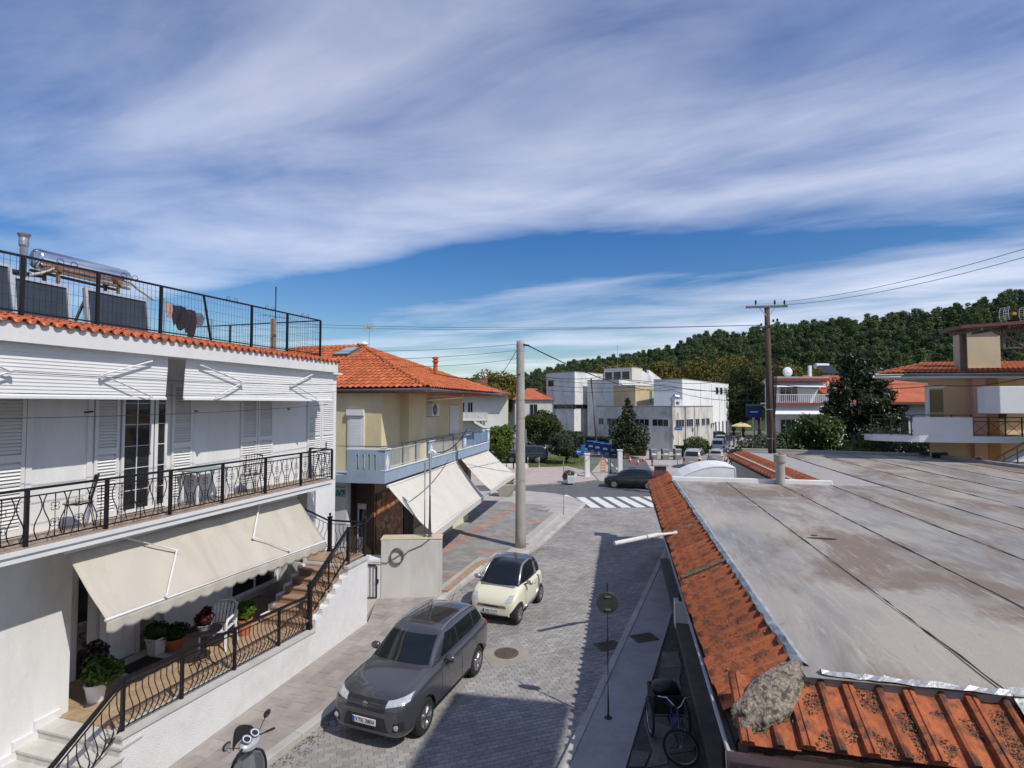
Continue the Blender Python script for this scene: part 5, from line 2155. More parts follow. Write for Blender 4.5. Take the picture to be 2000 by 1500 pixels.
def bvh_of(*meshes):
    vs, fs = [], []
    for me in meshes:
        o_ = len(vs)
        vs += [v.co.copy() for v in me.vertices]
        fs += [tuple(i + o_ for i in p_.vertices) for p_ in me.polygons]
    return BVHTree.FromPolygons(vs, fs)


def patch(bvh, corners, dr, off=.006, nu=10, nv=6):
    """a skin laid on the body: corner points (4, in order) thrown along dr onto the surface"""
    dr = Vector(dr).normalized()
    c = [Vector(k) for k in corners]
    pts = {}
    m_ = MB()
    for i in range(nu + 1):
        for j in range(nv + 1):
            u, v = i / nu, j / nv
            o_ = c[0].lerp(c[1], u).lerp(c[3].lerp(c[2], u), v)
            h, nr, _, _ = bvh.ray_cast(o_ - dr * 3, dr)
            if h is None:
                continue
            if nr.dot(dr) > 0:
                nr = -nr
            pts[(i, j)] = len(m_.v)
            m_.v.append(tuple(h + nr * off))
    for i in range(nu):
        for j in range(nv):
            k = [(i, j), (i + 1, j), (i + 1, j + 1), (i, j + 1)]
            if all(q in pts for q in k):
                f = tuple(pts[q] for q in k)
                m_.f.append(f)
    return m_


def half(w_, zb, zs, zt, cr=.025):
    return [(0, zb), (.78 * w_, zb), (.95 * w_, zb + .05), (w_, zb + .2), (w_, zs), (.965 * w_, zs + .62 * (zt - zs)), (.86 * w_, zt), (.5 * w_, zt + cr * .7), (0, zt + cr)]


def cabhalf(yb, zb, yt, zt, cr=.03):
    return [(0, zb - .12), (yb, zb - .12), (yb, zb), (lerp(yb, yt, .5) + .012, lerp(zb, zt, .5)), (yt + .02, zt - .05), (yt - .10, zt), (yt * .5, zt + cr * .8), (0, zt + cr)]


def wheel(parent, x, y, r, w_, rim, side, spokes=5, simple=False, face=None):
    o_ = MB().lathe([(r * .62, -w_ / 2), (r * .9, -w_ / 2), (r, -w_ * .36), (r, w_ * .36), (r * .9, w_ / 2), (r * .62, w_ / 2), (r * .60, w_ * .2), (r * .60, -w_ * .2)], 28, (0, 0, 0), 'y').build('wheel', tyre_m, parent, smooth=False)
    o_.location = (x, y, r)
    if simple:
        MB().lathe([(0, -.01), (r * .6, -.01), (r * .6, .01), (0, .02)], 18, (0, side * w_ * .42, 0), 'y').build('rim', rim, o_)
        return o_
    b_ = MB().lathe([(r * .615, -.02), (r * .635, -.0), (r * .635, .02), (r * .58, .012), (r * .56, -.10), (r * .615, -.10)], 28, (0, 0, 0), 'y')
    b_.lathe([(0, -.03), (r * .16, -.03), (r * .15, .006), (0, .012)], 12, (0, 0, 0), 'y')
    for k in range(spokes):
        an = k * 2 * math.pi / spokes
        for d_ in (-.13, .13):
            p = Vector((math.cos(an) * r * .1, -.012, math.sin(an) * r * .1))
            q = Vector((math.cos(an + d_) * r * .6, -.002, math.sin(an + d_) * r * .6))
            b_.beam(p, q, r * .085, .028)
    if side < 0:
        b_.v = [(x_, -y_, z_) for x_, y_, z_ in b_.v]
        b_.f = [tuple(reversed(f)) for f in b_.f]
    b_.v = [(x_, y_ + side * w_ * .44, z_) for x_, y_, z_ in b_.v]
    b_.build('rim', rim, o_, fixn=True)
    d_ = MB().lathe([(0, -.01), (r * .6, -.01), (r * .6, 0), (0, 0)], 20, (0, side * w_ * .12, 0), 'y')
    d_.build('brake_disc', trim_m, o_)
    return o_


def plate(parent, bvh, x_dir, z, y, txt, w_=.52, h_=.11, sgn=1):
    h, nr, _, _ = bvh.ray_cast(Vector((5 * sgn, y, z)), Vector((-sgn, 0, 0)))
    x = h.x + sgn * .03
    o_ = MB().box(x - .012, x + .004, y - w_ / 2, y + w_ / 2, z - h_ / 2, z + h_ / 2).build('number_plate', plate_m, parent)
    bl = MB().box(x + sgn * .004 - .004, x + sgn * .008, y - sgn * 0 - w_ / 2, y - w_ / 2 + .05, z - h_ / 2 + .004, z + h_ / 2 - .004) if sgn < 0 else MB().box(x, x + .007, y - w_ / 2, y - w_ / 2 + .05, z - h_ / 2 + .004, z + h_ / 2 - .004)
    bl.build('country_band', plate_blue, o_)
    if txt:
        M_ = Matrix.Translation((x + sgn * .006, y + (.02 if sgn > 0 else -.02), z)) @ Matrix.Rotation(sgn * math.pi / 2, 4, 'Z') @ Matrix.Rotation(math.pi / 2, 4, 'X')
        text_mesh(txt, .105, trim_m, 'lettering', o_, M_)
    return o_


def car(name, label, loc, deg, P, paint, group=None, detail=True, cat='car', roof_paint=None):
    t_ = thing(name, label, cat, loc, deg, group)
    L_, W_, wb, r = P['L'], P['W'] / 2, P['wb'], P['r']
    X = lambda d: L_ / 2 - d
    xf = X(P['fo'])
    xr = xf - wb
    secs = [(X(d), half(W_ * w_, zb, zs, zt)) for d, w_, zb, zs, zt in P['sec']]
    ar = r * 1.14
    cut = []
    for wx in (xf, xr):
        for s_ in (-1, 1):
            cut.append(MB().lathe([(ar, -.17), (ar, .2)] if s_ > 0 else [(ar, -.2), (ar, .17)], 28, (wx, s_ * (W_ - .06), r * 1.02), 'y'))
    lower = bake(loft_mesh(secs), 2, cut)
    lower.materials.clear()
    lower.materials.append(paint)
    put('body', lower, t_)
    cs = [(X(d), cabhalf(yb * W_, zb, yt * W_, zt)) for d, yb, zb, yt, zt in P['cab']]
    cab = bake(loft_mesh(cs), 2)
    cab.materials.clear()
    cab.materials.append(roof_paint or paint)
    put('cabin', cab, t_)
    bv, bc = bvh_of(lower), bvh_of(cab)
    for wx in (xf, xr):
        for s_ in (-1, 1):
            wheel(t_, wx, s_ * (W_ - P['tw'] / 2 - .012), r, P['tw'], P.get('rim', rim_m), s_, P.get('spokes', 5), not detail)
    # dark wheel wells and underside
    u_ = MB().box(X(L_ - .35), X(.35), -W_ * .72, W_ * .72, .16, .5)
    u_.build('underside', trim_m, t_)
    wsb, wst = P['ws']
    g_ = patch(bc, [(2, -wsb[0] * W_, wsb[1]), (2, wsb[0] * W_, wsb[1]), (2, wst[0] * W_, wst[1]), (2, -wst[0] * W_, wst[1])], (-1, 0, 0), .008, 12, 8)
    g_.build('windscreen', car_glass, t_, smooth=True)
    rb_, rt_ = P['rw']
    g_ = patch(bc, [(-2, -rb_[0] * W_, rb_[1]), (-2, rb_[0] * W_, rb_[1]), (-2, rt_[0] * W_, rt_[1]), (-2, -rt_[0] * W_, rt_[1])], (1, 0, 0), .008, 10, 6)
    g_.build('rear_window', car_glass, t_, smooth=True)
    for s_ in (-1, 1):
        for q in P['side']:
            cr_ = [(X(d), s_ * 2, z) for d, z in q]
            g_ = patch(bc, cr_, (0, -s_, 0), .007, 8, 5)
            if g_.f:
                g_.build('side_window', car_glass, t_, smooth=True)
    return t_, lower, cab, bv, bc, X


VIT = dict(L=4.18, W=1.775, wb=2.5, r=.345, tw=.225, fo=.83,
           sec=[(0.0, .60, .40, .58, .70), (.03, .80, .30, .66, .84), (.14, .93, .24, .74, .95), (.4, .99, .22, .84, 1.01), (.85, 1.0, .22, .90, 1.06), (1.2, 1.0, .22, .93, 1.10), (1.9, 1.0, .22, .96, 1.08), (3.0, 1.0, .22, 1.0, 1.10), (3.7, .995, .24, 1.0, 1.12), (4.0, .96, .30, .98, 1.12), (4.14, .88, .36, .92, 1.06), (4.18, .70, .42, .85, .98)],
           cab=[(1.12, .84, 1.04, .80, 1.07), (1.22, .86, 1.06, .80, 1.12), (1.55, .87, 1.07, .75, 1.36), (1.92, .88, 1.08, .72, 1.555), (2.15, .89, 1.09, .72, 1.59), (2.9, .89, 1.11, .73, 1.60), (3.55, .88, 1.12, .72, 1.565), (3.8, .86, 1.12, .70, 1.51), (3.98, .83, 1.10, .70, 1.28), (4.06, .80, 1.06, .72, 1.12)],
           ws=((.76, 1.13), (.63, 1.50)), rw=((.66, 1.16), (.58, 1.43)),
           side=[[(1.62, 1.135), (2.42, 1.145), (2.42, 1.50), (2.02, 1.50)], [(2.47, 1.145), (3.3, 1.16), (3.26, 1.50), (2.47, 1.505)], [(3.36, 1.17), (3.82, 1.20), (3.66, 1.46), (3.33, 1.49)]])
suv_paint = mat('graphite_metallic', (.10, .102, .114), .26, .04, 40, metal=.55, coat=1.0)
wf, wr = gp(822, 1434), gp(927, 1316)
fw = (wf - wr).normalized()
lf_ = Vector((-fw.y, fw.x, 0))
cen = (wf + wr) / 2 - lf_ * .735
t, lower, cab, bv, bc, X = car('parked_suv', 'dark grey compact SUV parked at the left kerb, nearest car', (cen.x + fw.x * -.01, cen.y, .01), math.degrees(math.atan2(fw.y, fw.x)), dict(VIT, fo=.83 + 0.0), suv_paint)
t.scale = (.95, .95, .95)
for s_ in (-1, 1):
    patch(bv, [(3, s_ * .44, .83), (3, s_ * .82, .90), (3, s_ * .80, .985), (3, s_ * .46, .93)], (-1, 0, 0), .006, 10, 5).build('headlight', lamp_m, t, smooth=True)
    m_ = patch(bv, [(3, s_ * .60, .42), (3, s_ * .79, .44), (3, s_ * .80, .62), (3, s_ * .62, .58)], (-1, 0, 0), .005, 6, 5)
    m_.build('fog_lamp_recess', trim_m, t)
    h, nr, _, _ = bv.ray_cast(Vector((5, s_ * .68, .51)), Vector((-1, 0, 0)))
    MB().lathe([(0, 0), (.045, 0), (.05, .02), (0, .03)], 12, (h.x, h.y, h.z), 'x').build('fog_lamp', lamp_m, t)
    ps = []
    for k in range(10):
        h, nr, _, _ = bc.ray_cast(Vector((X(lerp(2.0, 3.68, k / 9)), s_ * .575, 3)), Vector((0, 0, -1)))
        ps.append(h + Vector((0, 0, .012 + .028 * math.sin(math.pi * k / 9) ** .4)))
    MB().tube(ps, .016, 6).build('roof_rail', mat('rail_silver', (.55, .56, .58), .25, .05, 4, metal=.8), t)
    b = MB().lathe([(0, -.11), (.06, -.10), (.085, -.05), (.085, .05), (.06, .10), (0, .11)], 10, (X(1.72), s_ * .955, 1.11), 'y', sx=.85, sy=1)
    o = b.build('wing_mirror', suv_paint, t, smooth=True)
    MB().beam((X(1.70), s_ * .82, 1.08), (X(1.72), s_ * .95, 1.10), .05, .03).build('mirror_stalk', trim_m, o)
    patch(bv, [(X(4.3), s_ * 2, .96), (X(3.86), s_ * 2, .98), (X(3.92), s_ * 2, 1.10), (X(4.25), s_ * 2, 1.08)], (0, -s_, 0), .008, 6, 4).build('tail_light', red_lamp, t)
    for d0, z0 in ((2.36, .93), (3.2, .96)):
        h, nr, _, _ = bv.ray_cast(Vector((X(d0), s_ * 3, z0)), Vector((0, -s_, 0)))
        MB().box(h.x - .09, h.x + .09, h.y - .018, h.y + .018, h.z - .014, h.z + .014).build('door_handle', suv_paint, t, bevel=.008)
    for d0, d1 in ((1.5, 1.5), (2.46, 2.44), (3.28, 3.24)):
        pts = []
        for k in range(12):
            h, nr, _, _ = bv.ray_cast(Vector((X(lerp(d0, d1, k / 11)), s_ * 3, lerp(.42, 1.06, k / 11))), Vector((0, -s_, 0)))
            if h:
                pts.append(h + nr * .0008)
        if len(pts) > 2:
            MB().tube(pts, .004, 4).build('door_seam', trim_m, t)
    # lower cladding
    patch(bv, [(X(1.25), s_ * 2, .25), (X(2.92), s_ * 2, .25), (X(2.92), s_ * 2, .36), (X(1.25), s_ * 2, .36)], (0, -s_, 0), .008, 10, 3).build('sill_cladding', trim_m, t)
    # hood crease
    pts = []
    for k in range(14):
        h, nr, _, _ = bv.ray_cast(Vector((X(lerp(.22, 1.2, k / 13)), s_ * lerp(.70, .745, k / 13), 3)), Vector((0, 0, -1)))
        if h:
            pts.append(h + Vector((0, 0, -.001)))
    MB().tube(pts, .005, 4).build('bonnet_seam', trim_m, t)
for j in range(3):
    patch(bv, [(3, -.43, .755 + .063 * j), (3, .43, .755 + .063 * j), (3, .43, .80 + .063 * j), (3, -.43, .80 + .063 * j)], (-1, 0, 0), .012, 12, 2).build('grille_bar', trim_m if j != 1 else mat('dark_chrome', (.10, .10, .11), .3, .1, 5, metal=.8), t)
m_ = patch(bv, [(3, -.5, .40), (3, .5, .40), (3, .42, .64), (3, -.42, .64)], (-1, 0, 0), .006, 14, 6)
m_.build('lower_grille', trim_m, t)
patch(bv, [(3, -.46, .33), (3, .46, .33), (3, .52, .40), (3, -.52, .40)], (-1, 0, 0), .012, 14, 3).build('skid_plate', mat('grey_plastic', (.11, .115, .125), .5, .1, 5), t)
h, nr, _, _ = bv.ray_cast(Vector((5, 0, .84)), Vector((-1, 0, 0)))
bx = h.x + .022
emb = [(bx, y, z) for y, z in ((0, .905), (-.06, .865), (-.03, .85), (.0, .87), (.03, .855), (-.06, .80), (0, .76), (.06, .80), (.03, .815), (0, .795), (-.03, .81), (.06, .865))]
MB().extr(emb, (.006, 0, 0)).build('emblem', chrome, t, fixn=True)
plate(t, bv, 1, .55, 0, 'YTK 3804', .52, .115)
MB().tube([(X(1.22), .1, 1.135), (X(1.30), .55, 1.165)], .009, 4).tube([(X(1.22), -.5, 1.13), (X(1.30), -.08, 1.17)], .009, 4).build('wiper', trim_m, t)
MB().tube([(X(3.6), 0, 1.59), (X(3.85), 0, 1.74)], [.008, .004], 5).build('roof_aerial', trim_m, t)
b = patch(bc, [(X(2.25), -.5, 3), (X(3.1), -.5, 3), (X(3.1), .5, 3), (X(2.25), .5, 3)], (0, 0, -1), .004, 8, 8)
b.build('roof_glass', glass('roof_glass', (.03, .032, .036), .06), t, smooth=True)

# small two-seat city car, cream panels in a silver frame
cream_paint = mat('cream_paint', (.72, .70, .54), .32, .02, 3, coat=.8)
silver_paint = mat('silver_paint', (.36, .37, .39), .35, .04, 30, metal=.7, coat=.8)
SM = dict(L=2.5, W=1.515, wb=1.812, r=.288, tw=.19, fo=.36, rim=rim_m, spokes=6,
          sec=[(0.0, .56, .30, .46, .56), (.03, .78, .24, .54, .66), (.12, .92, .2, .62, .78), (.3, .99, .2, .70, .90), (.55, 1.0, .2, .76, .99), (.8, 1.0, .22, .80, 1.02), (1.3, 1.0, .22, .84, .96), (1.8, 1.0, .22, .88, .98), (2.2, 1.0, .24, .88, 1.0), (2.42, .95, .3, .84, .98), (2.5, .78, .36, .76, .9)],
          cab=[(.46, .78, .93, .74, .96), (.56, .84, .95, .76, 1.02), (.82, .86, .96, .74, 1.28), (1.08, .87, .96, .73, 1.475), (1.3, .87, .96, .73, 1.53), (1.75, .87, .97, .73, 1.54), (2.15, .86, .98, .71, 1.48), (2.34, .84, .98, .69, 1.35), (2.46, .80, .95, .70, 1.02)],
          ws=((.80, 1.0), (.64, 1.42)), rw=((.62, 1.08), (.55, 1.38)),
          side=[[(.86, 1.0), (1.78, 1.02), (1.68, 1.44), (1.16, 1.44)], [(1.84, 1.04), (2.1, 1.08), (2.0, 1.40), (1.76, 1.43)]])
wf, wr = gp(1009, 1219), gp(1051, 1176)
fw = (wf - wr).normalized()
lf_ = Vector((-fw.y, fw.x, 0))
cen = (wf + wr) / 2 - lf_ * .655
black_paint = mat('black_roof_paint', (.015, .016, .02), .2, .05, 3, coat=1)
t, lower, cab, bv, bc, X = car('small_city_car', 'tiny cream two-seat car with black roof parked before the concrete pole', (cen.x, cen.y, .01), math.degrees(math.atan2(fw.y, fw.x)), SM, cream_paint, roof_paint=black_paint)
for s_ in (-1, 1):
    m_ = patch(bv, [(3, s_ * .40, .64), (3, s_ * .60, .66), (3, s_ * .66, .83), (3, s_ * .50, .82)], (-1, 0, 0), .008, 8, 8)
    m_.build('headlight', lamp_m, t, smooth=True)
    # silver safety cell along the roof edge
    def run(pts2, w2, nm='frame_band'):
        ps = []
        for d_, z_ in pts2:
            h, nr, _, _ = bc.ray_cast(Vector((X(d_), s_ * 3, z_)), Vector((0, -s_, 0)))
            if h:
                ps.append(h + nr * .004)
        if len(ps) > 1:
            MB().tube(ps, w2, 6).build(nm, silver_paint, t, smooth=True)
    run([(.60, 1.0), (.72, 1.12), (.86, 1.25), (1.0, 1.37), (1.12, 1.44), (1.3, 1.475), (1.5, 1.485), (1.68, 1.48)], .038)
    run([(1.68, 1.48), (1.76, 1.36), (1.82, 1.22), (1.87, 1.08), (1.9, 1.0)], .05)
    ps = []
    for d_, z_ in ((1.9, .95), (1.92, .8), (1.90, .62), (1.82, .48), (1.6, .36), (1.2, .32), (.8, .34)):
        h, nr, _, _ = bv.ray_cast(Vector((X(d_), s_ * 3, z_)), Vector((0, -s_, 0)))
        if h:
            ps.append(h + nr * .0)
    MB().tube(ps, .05, 6).build('frame_band', silver_paint, t, smooth=True)
    o = MB().lathe([(0, -.1), (.05, -.085), (.065, 0), (.05, .085), (0, .1)], 10, (X(.86), s_ * .86, 1.03), 'y', sx=.8).build('wing_mirror', silver_paint, t, smooth=True)
    MB().beam((X(.82), s_ * .70, .98), (X(.86), s_ * .8, 1.0), .04, .03).build('mirror_stalk', trim_m, o)
    h, nr, _, _ = bv.ray_cast(Vector((X(1.62), s_ * 3, .78)), Vector((0, -s_, 0)))
    MB().box(h.x - .07, h.x + .07, h.y - .015, h.y + .015, h.z - .012, h.z + .012).build('door_handle', silver_paint, t, bevel=.006)
    pts = []
    for k in range(10):
        h, nr, _, _ = bv.ray_cast(Vector((X(lerp(.84, .8, k / 9)), s_ * 3, lerp(.4, .98, k / 9))), Vector((0, -s_, 0)))
        if h:
            pts.append(h + nr * .0008)
    MB().tube(pts, .004, 4).build('door_seam', trim_m, t)
    patch(bv, [(X(2.6), s_ * 2, .72), (X(2.36), s_ * 2, .74), (X(2.36), s_ * 2, .86), (X(2.55), s_ * 2, .84)], (0, -s_, 0), .008, 5, 4).build('tail_light', red_lamp, t)
patch(bv, [(3, -.46, .50), (3, .46, .50), (3, .42, .565), (3, -.42, .565)], (-1, 0, 0), .008, 12, 3).build('grille', mat('grille_grey', (.16, .15, .14), .5, .2, 9), t)
patch(bv, [(3, -.25, .515), (3, .25, .515), (3, .22, .55), (3, -.22, .55)], (-1, 0, 0), .014, 10, 2).build('grille_slot', trim_m, t)
patch(bv, [(3, -.6, .2), (3, .6, .2), (3, .6, .29), (3, -.6, .29)], (-1, 0, 0), .008, 12, 3).build('lower_bumper', trim_m, t)
pts = patch(bv, [(X(.42), -.52, 3), (X(.42), .52, 3), (X(.60), .60, 3), (X(.60), -.60, 3)], (0, 0, -1), .01, 12, 4)
pts.build('scuttle_panel', silver_paint, t, smooth=True)
plate(t, bv, 1, .40, 0, 'IXI 7177', .50, .10)
MB().tube([(X(.58), -.05, 1.03), (X(.62), .5, 1.06)], .008, 4).build('wiper', trim_m, t)
MB().obox((X(.92), -.36, 1.06), (.22, .32, .05)).build('dashboard_clutter', mat('paper_bag', (.42, .36, .2), .9, .3, 8), t)

# black hatchback crossing the junction
HB5 = dict(L=3.95, W=1.72, wb=2.49, r=.31, tw=.2, fo=.80, spokes=5,
           sec=[(0.0, .58, .34, .52, .62), (.04, .80, .24, .60, .74), (.18, .93, .2, .68, .84), (.5, 1.0, .2, .76, .92), (.95, 1.0, .2, .82, .97), (1.6, 1.0, .2, .88, .98), (2.8, 1.0, .2, .94, 1.02), (3.5, .99, .22, .96, 1.06), (3.82, .95, .3, .94, 1.05), (3.95, .78, .4, .86, .98)],
           cab=[(.86, .82, .93, .78, .96), (1.0, .85, .95, .78, 1.03), (1.4, .87, .97, .74, 1.28), (1.8, .88, .98, .71, 1.44), (2.2, .88, .99, .71, 1.475), (2.9, .87, 1.02, .70, 1.46), (3.45, .85, 1.04, .68, 1.40), (3.72, .82, 1.05, .68, 1.22), (3.86, .78, 1.02, .70, 1.07)],
           ws=((.76, 1.02), (.62, 1.38)), rw=((.62, 1.10), (.55, 1.33)),
           side=[[(1.35, 1.03), (2.12, 1.05), (2.12, 1.39), (1.78, 1.37)], [(2.18, 1.05), (2.95, 1.10), (2.88, 1.37), (2.18, 1.39)], [(3.0, 1.11), (3.3, 1.16), (3.18, 1.33), (2.95, 1.36)]])
bp_ = mat('black_paint', (.010, .012, .018), .25, .05, 3, coat=1.0)
wf, wr = gp(1198, 953), gp(1264, 956)
fw = (wf - wr)
fw.z = 0
fw.normalize()
lf_ = Vector((-fw.y, fw.x, 0))
cen = (wf + wr) / 2 - lf_ * .74
t, lower, cab, bv, bc, X = car('black_hatchback', 'glossy black five-door hatchback driving past the zebra crossing', (cen.x, cen.y, .005), math.degrees(math.atan2(fw.y, fw.x)), HB5, bp_)
for s_ in (-1, 1):
    patch(bv, [(3, s_ * .46, .66), (3, s_ * .76, .72), (3, s_ * .76, .84), (3, s_ * .55, .80)], (-1, 0, 0), .006, 6, 4).build('headlight', lamp_m, t)
    patch(bc, [(X(4.0), s_ * 2, 1.02), (X(3.55), s_ * 2, 1.06), (X(3.6), s_ * 2, 1.26), (X(3.85), s_ * 2, 1.24)], (0, -s_, 0), .01, 5, 5).build('tail_light', red_lamp, t)
    patch(bv, [(X(3.98), s_ * 2, .90), (X(3.66), s_ * 2, .92), (X(3.62), s_ * 2, 1.04), (X(3.9), s_ * 2, 1.02)], (0, -s_, 0), .01, 5, 4).build('tail_light', red_lamp, t)
    MB().lathe([(0, -.1), (.06, -.08), (.07, 0), (.06, .08), (0, .1)], 8, (X(1.5), s_ * .93, 1.04), 'y').build('wing_mirror', bp_, t, smooth=True)
    for d0 in (2.05, 2.85):
        h, nr, _, _ = bv.ray_cast(Vector((X(d0), s_ * 3, .88)), Vector((0, -s_, 0)))
        MB().box(h.x - .08, h.x + .08, h.y - .015, h.y + .015, h.z - .012, h.z + .012).build('door_handle', bp_, t)

BIG = dict(L=4.8, W=1.86, wb=2.75, r=.38, tw=.26, fo=.9, spokes=6,
           sec=[(0.0, .70, .42, .62, .80), (.04, .86, .34, .72, .92), (.2, .95, .3, .82, 1.02), (.6, 1.0, .28, .92, 1.10), (1.3, 1.0, .28, .98, 1.15), (2.0, 1.0, .28, 1.0, 1.14), (3.4, 1.0, .28, 1.02, 1.16), (4.4, .99, .3, 1.02, 1.16), (4.7, .95, .36, 1.0, 1.14), (4.8, .82, .44, .92, 1.08)],
           cab=[(1.3, .86, 1.08, .82, 1.12), (1.42, .88, 1.1, .82, 1.2), (1.75, .89, 1.12, .78, 1.52), (2.05, .9, 1.13, .76, 1.78), (2.4, .9, 1.13, .76, 1.83), (3.5, .9, 1.14, .76, 1.85), (4.3, .89, 1.15, .75, 1.80), (4.6, .87, 1.15, .74, 1.60), (4.74, .84, 1.12, .76, 1.18)],
           ws=((.78, 1.2), (.66, 1.68)), rw=((.66, 1.24), (.6, 1.66)),
           side=[[(1.85, 1.2), (2.6, 1.2), (2.6, 1.70), (2.12, 1.70)], [(2.68, 1.2), (3.5, 1.22), (3.5, 1.72), (2.68, 1.71)], [(3.58, 1.22), (4.45, 1.26), (4.35, 1.66), (3.58, 1.72)]])


def bigcar(name, label, loc, deg, paint, P=BIG, spare=False, lamps=True, group=None):
    t_, lo, ca, bv_, bc_, X_ = car(name, label, loc, deg, P, paint, group, detail=False)
    L_ = P['L']
    for s_ in (-1, 1):
        patch(bv_, [(-3, s_ * .60, .78), (-3, s_ * .84, .78), (-3, s_ * .84, 1.04), (-3, s_ * .66, 1.04)], (1, 0, 0), .01, 4, 4).build('tail_light', red_lamp, t_)
        patch(bv_, [(3, s_ * .5, .78), (3, s_ * .82, .80), (3, s_ * .82, .92), (3, s_ * .55, .90)], (-1, 0, 0), .01, 4, 3).build('headlight', lamp_m, t_)
        MB().lathe([(0, -.1), (.08, -.08), (.1, 0), (.08, .08), (0, .1)], 8, (X_(P['cab'][2][0] + .1), s_ * (P['W'] / 2 + .08), 1.2), 'y').build('wing_mirror', paint, t_, smooth=True)
    plate(t_, bv_, -1, .72, 0 if not spare else .0, None, .5, .11, -1)
    if spare:
        MB().lathe([(0, .0), (.2, .0), (.34, .03), (.36, .1), (.33, .2), (0, .22)], 22, (-L_ / 2 - .2, 0, 1.0), 'x').build('spare_wheel_cover', plastic_white, t_)
        MB().box(X_(3.9), X_(2.3), -.62, -.58, 1.86, 1.9).box(X_(3.9), X_(2.3), .58, .62, 1.86, 1.9).build('roof_bar', galv, t_)
    return t_


wf, wr = gp(1002, 906), gp(1049, 906)
bigcar('dark_estate_suv', 'large dark blue-grey SUV parked on the lawn behind the round pole', ((wf.x + wr.x) / 2 + .1, wf.y + .9, .06), 178, mat('dark_blue_grey', (.035, .04, .055), .3, .05, 3, coat=1, metal=.4))
pale_silver = mat('pale_silver', (.50, .48, .45), .35, .05, 3, metal=.4, coat=.6)
p = gp(1357, 916)
bigcar('silver_suv', 'pale silver SUV seen from behind with white spare wheel cover', (p.x + .9, p.y + 2.2, .015), 62, pale_silver, dict(BIG, L=4.2, wb=2.45), spare=True)
SED = dict(HB5, L=4.4, wb=2.6, sec=HB5['sec'][:7] + [(3.7, .99, .22, .92, 1.0), (4.25, .95, .3, .9, 1.0), (4.4, .78, .4, .84, .94)])
p = gp(1399, 908)
bigcar('silver_saloon', 'silver saloon parked right of the pale silver SUV', (p.x + 1.0, p.y + 2.2, .02), 62, pale_silver, SED)
p = gp(1402, 886)
bigcar('white_car', 'whitish car parked directly behind the silver saloon', (p.x + .9, p.y + 1.5, .02), 62, mat('white_car_paint', (.62, .62, .62), .3, .03, 3, coat=.6), dict(BIG, L=4.2, wb=2.45))
p = gp(1411, 877)
bigcar('dark_parked_suv', 'dark SUV parked beside the white wall, farthest along the side road', (p.x + 1.0, p.y + 2.5, .02), 62, mat('dark_green_paint', (.03, .036, .038), .3, .05, 3, coat=1))
p = gp(1436, 872)
bigcar('distant_black_car', 'distant black car among people at the end of side road', (p.x + 1.5, p.y + 10, .02), 20, bp_)
p = gp(1073, 866)
bigcar('maroon_car', 'dark maroon car half hidden behind shrubs at the hedge', (p.x, p.y + 2.2, .03), 140, mat('maroon_paint', (.06, .012, .016), .3, .05, 3, coat=1), HB5)

# ---------------- scooter
sfw = Vector((-.5, .866, 0))
hc = gp(486, 1460, 1.05)
sc_c = hc - sfw * .42
t = thing('parked_scooter', 'grey scooter with twin round gauges and black mirrors at bottom edge', 'scooter', (sc_c.x, sc_c.y, .128), math.degrees(math.atan2(sfw.y, sfw.x)))
sg = mat('scooter_grey', (.24, .25, .27), .3, .05, 5, coat=.7, metal=.3)
for x, nm in ((.68, 'front_wheel'), (-.62, 'rear_wheel')):
    o = MB().lathe([(.14, -.05), (.22, -.05), (.25, -.03), (.25, .03), (.22, .05), (.14, .05)], 20, (x, 0, .25), 'y').build(nm, tyre_m, t)
    MB().lathe([(0, -.03), (.15, -.03), (.15, .03), (0, .03)], 16, (x, 0, .25), 'y').build('rim', rim_m, o)


def sloft(secs, nm, m_, sub=2):
    me = bake(loft_mesh(secs), sub)
    me.materials.clear()
    me.materials.append(m_)
    return put(nm, me, t)


def hsec(w_, z0, z1):
    return [(0, z0), (w_ * .8, z0), (w_, lerp(z0, z1, .3)), (w_, lerp(z0, z1, .7)), (w_ * .75, z1), (0, z1)]


sloft([(-.85, hsec(.06, .55, .66)), (-.7, hsec(.14, .36, .74)), (-.4, hsec(.18, .28, .74)), (-.12, hsec(.17, .24, .72)), (-.02, hsec(.14, .24, .62))], 'rear_body', sg)
sloft([(-.72, hsec(.1, .73, .79)), (-.55, hsec(.15, .73, .83)), (-.2, hsec(.16, .72, .80)), (.0, hsec(.11, .70, .77))], 'seat', dark_rubber)
sloft([(-.05, hsec(.16, .2, .28)), (.2, hsec(.19, .2, .27)), (.36, hsec(.2, .22, .30))], 'floorboard', trim_m)
# leg shield leaning back, broad and rounded
MB().grid(lambda u, v: (.40 + .13 * (1 - v) * 0 + .10 * (1 - (2 * u - 1) ** 2) - .12 * v + .08, (.24 * (1 - .28 * abs(2 * v - 1) ** 2.2)) * (2 * u - 1), .27 + .60 * v), 14, 12).build('leg_shield', sg, t, thick=.05, smooth=True)
b = MB()
b.tube([(.40 + .10 * (1 - (2 * u - 1) ** 2) - .12 * v + .065, .245 * (1 - .28 * abs(2 * v - 1) ** 2.2) * (2 * u - 1), .27 + .6 * v) for u, v in [(0, k / 10) for k in range(11)] + [(k / 10, 1) for k in range(1, 10)] + [(1, 1 - k / 10) for k in range(11)]], .016, 6)
b.build('shield_edging', dark_rubber, t)
sloft([(.42, hsec(.1, .42, .84)), (.56, hsec(.15, .36, .86)), (.68, hsec(.12, .40, .78)), (.76, hsec(.05, .48, .66))], 'front_apron', sg)
sloft([(.44, hsec(.05, .46, .50)), (.68, hsec(.09, .47, .54)), (.9, hsec(.05, .36, .42))], 'mudguard', sg)
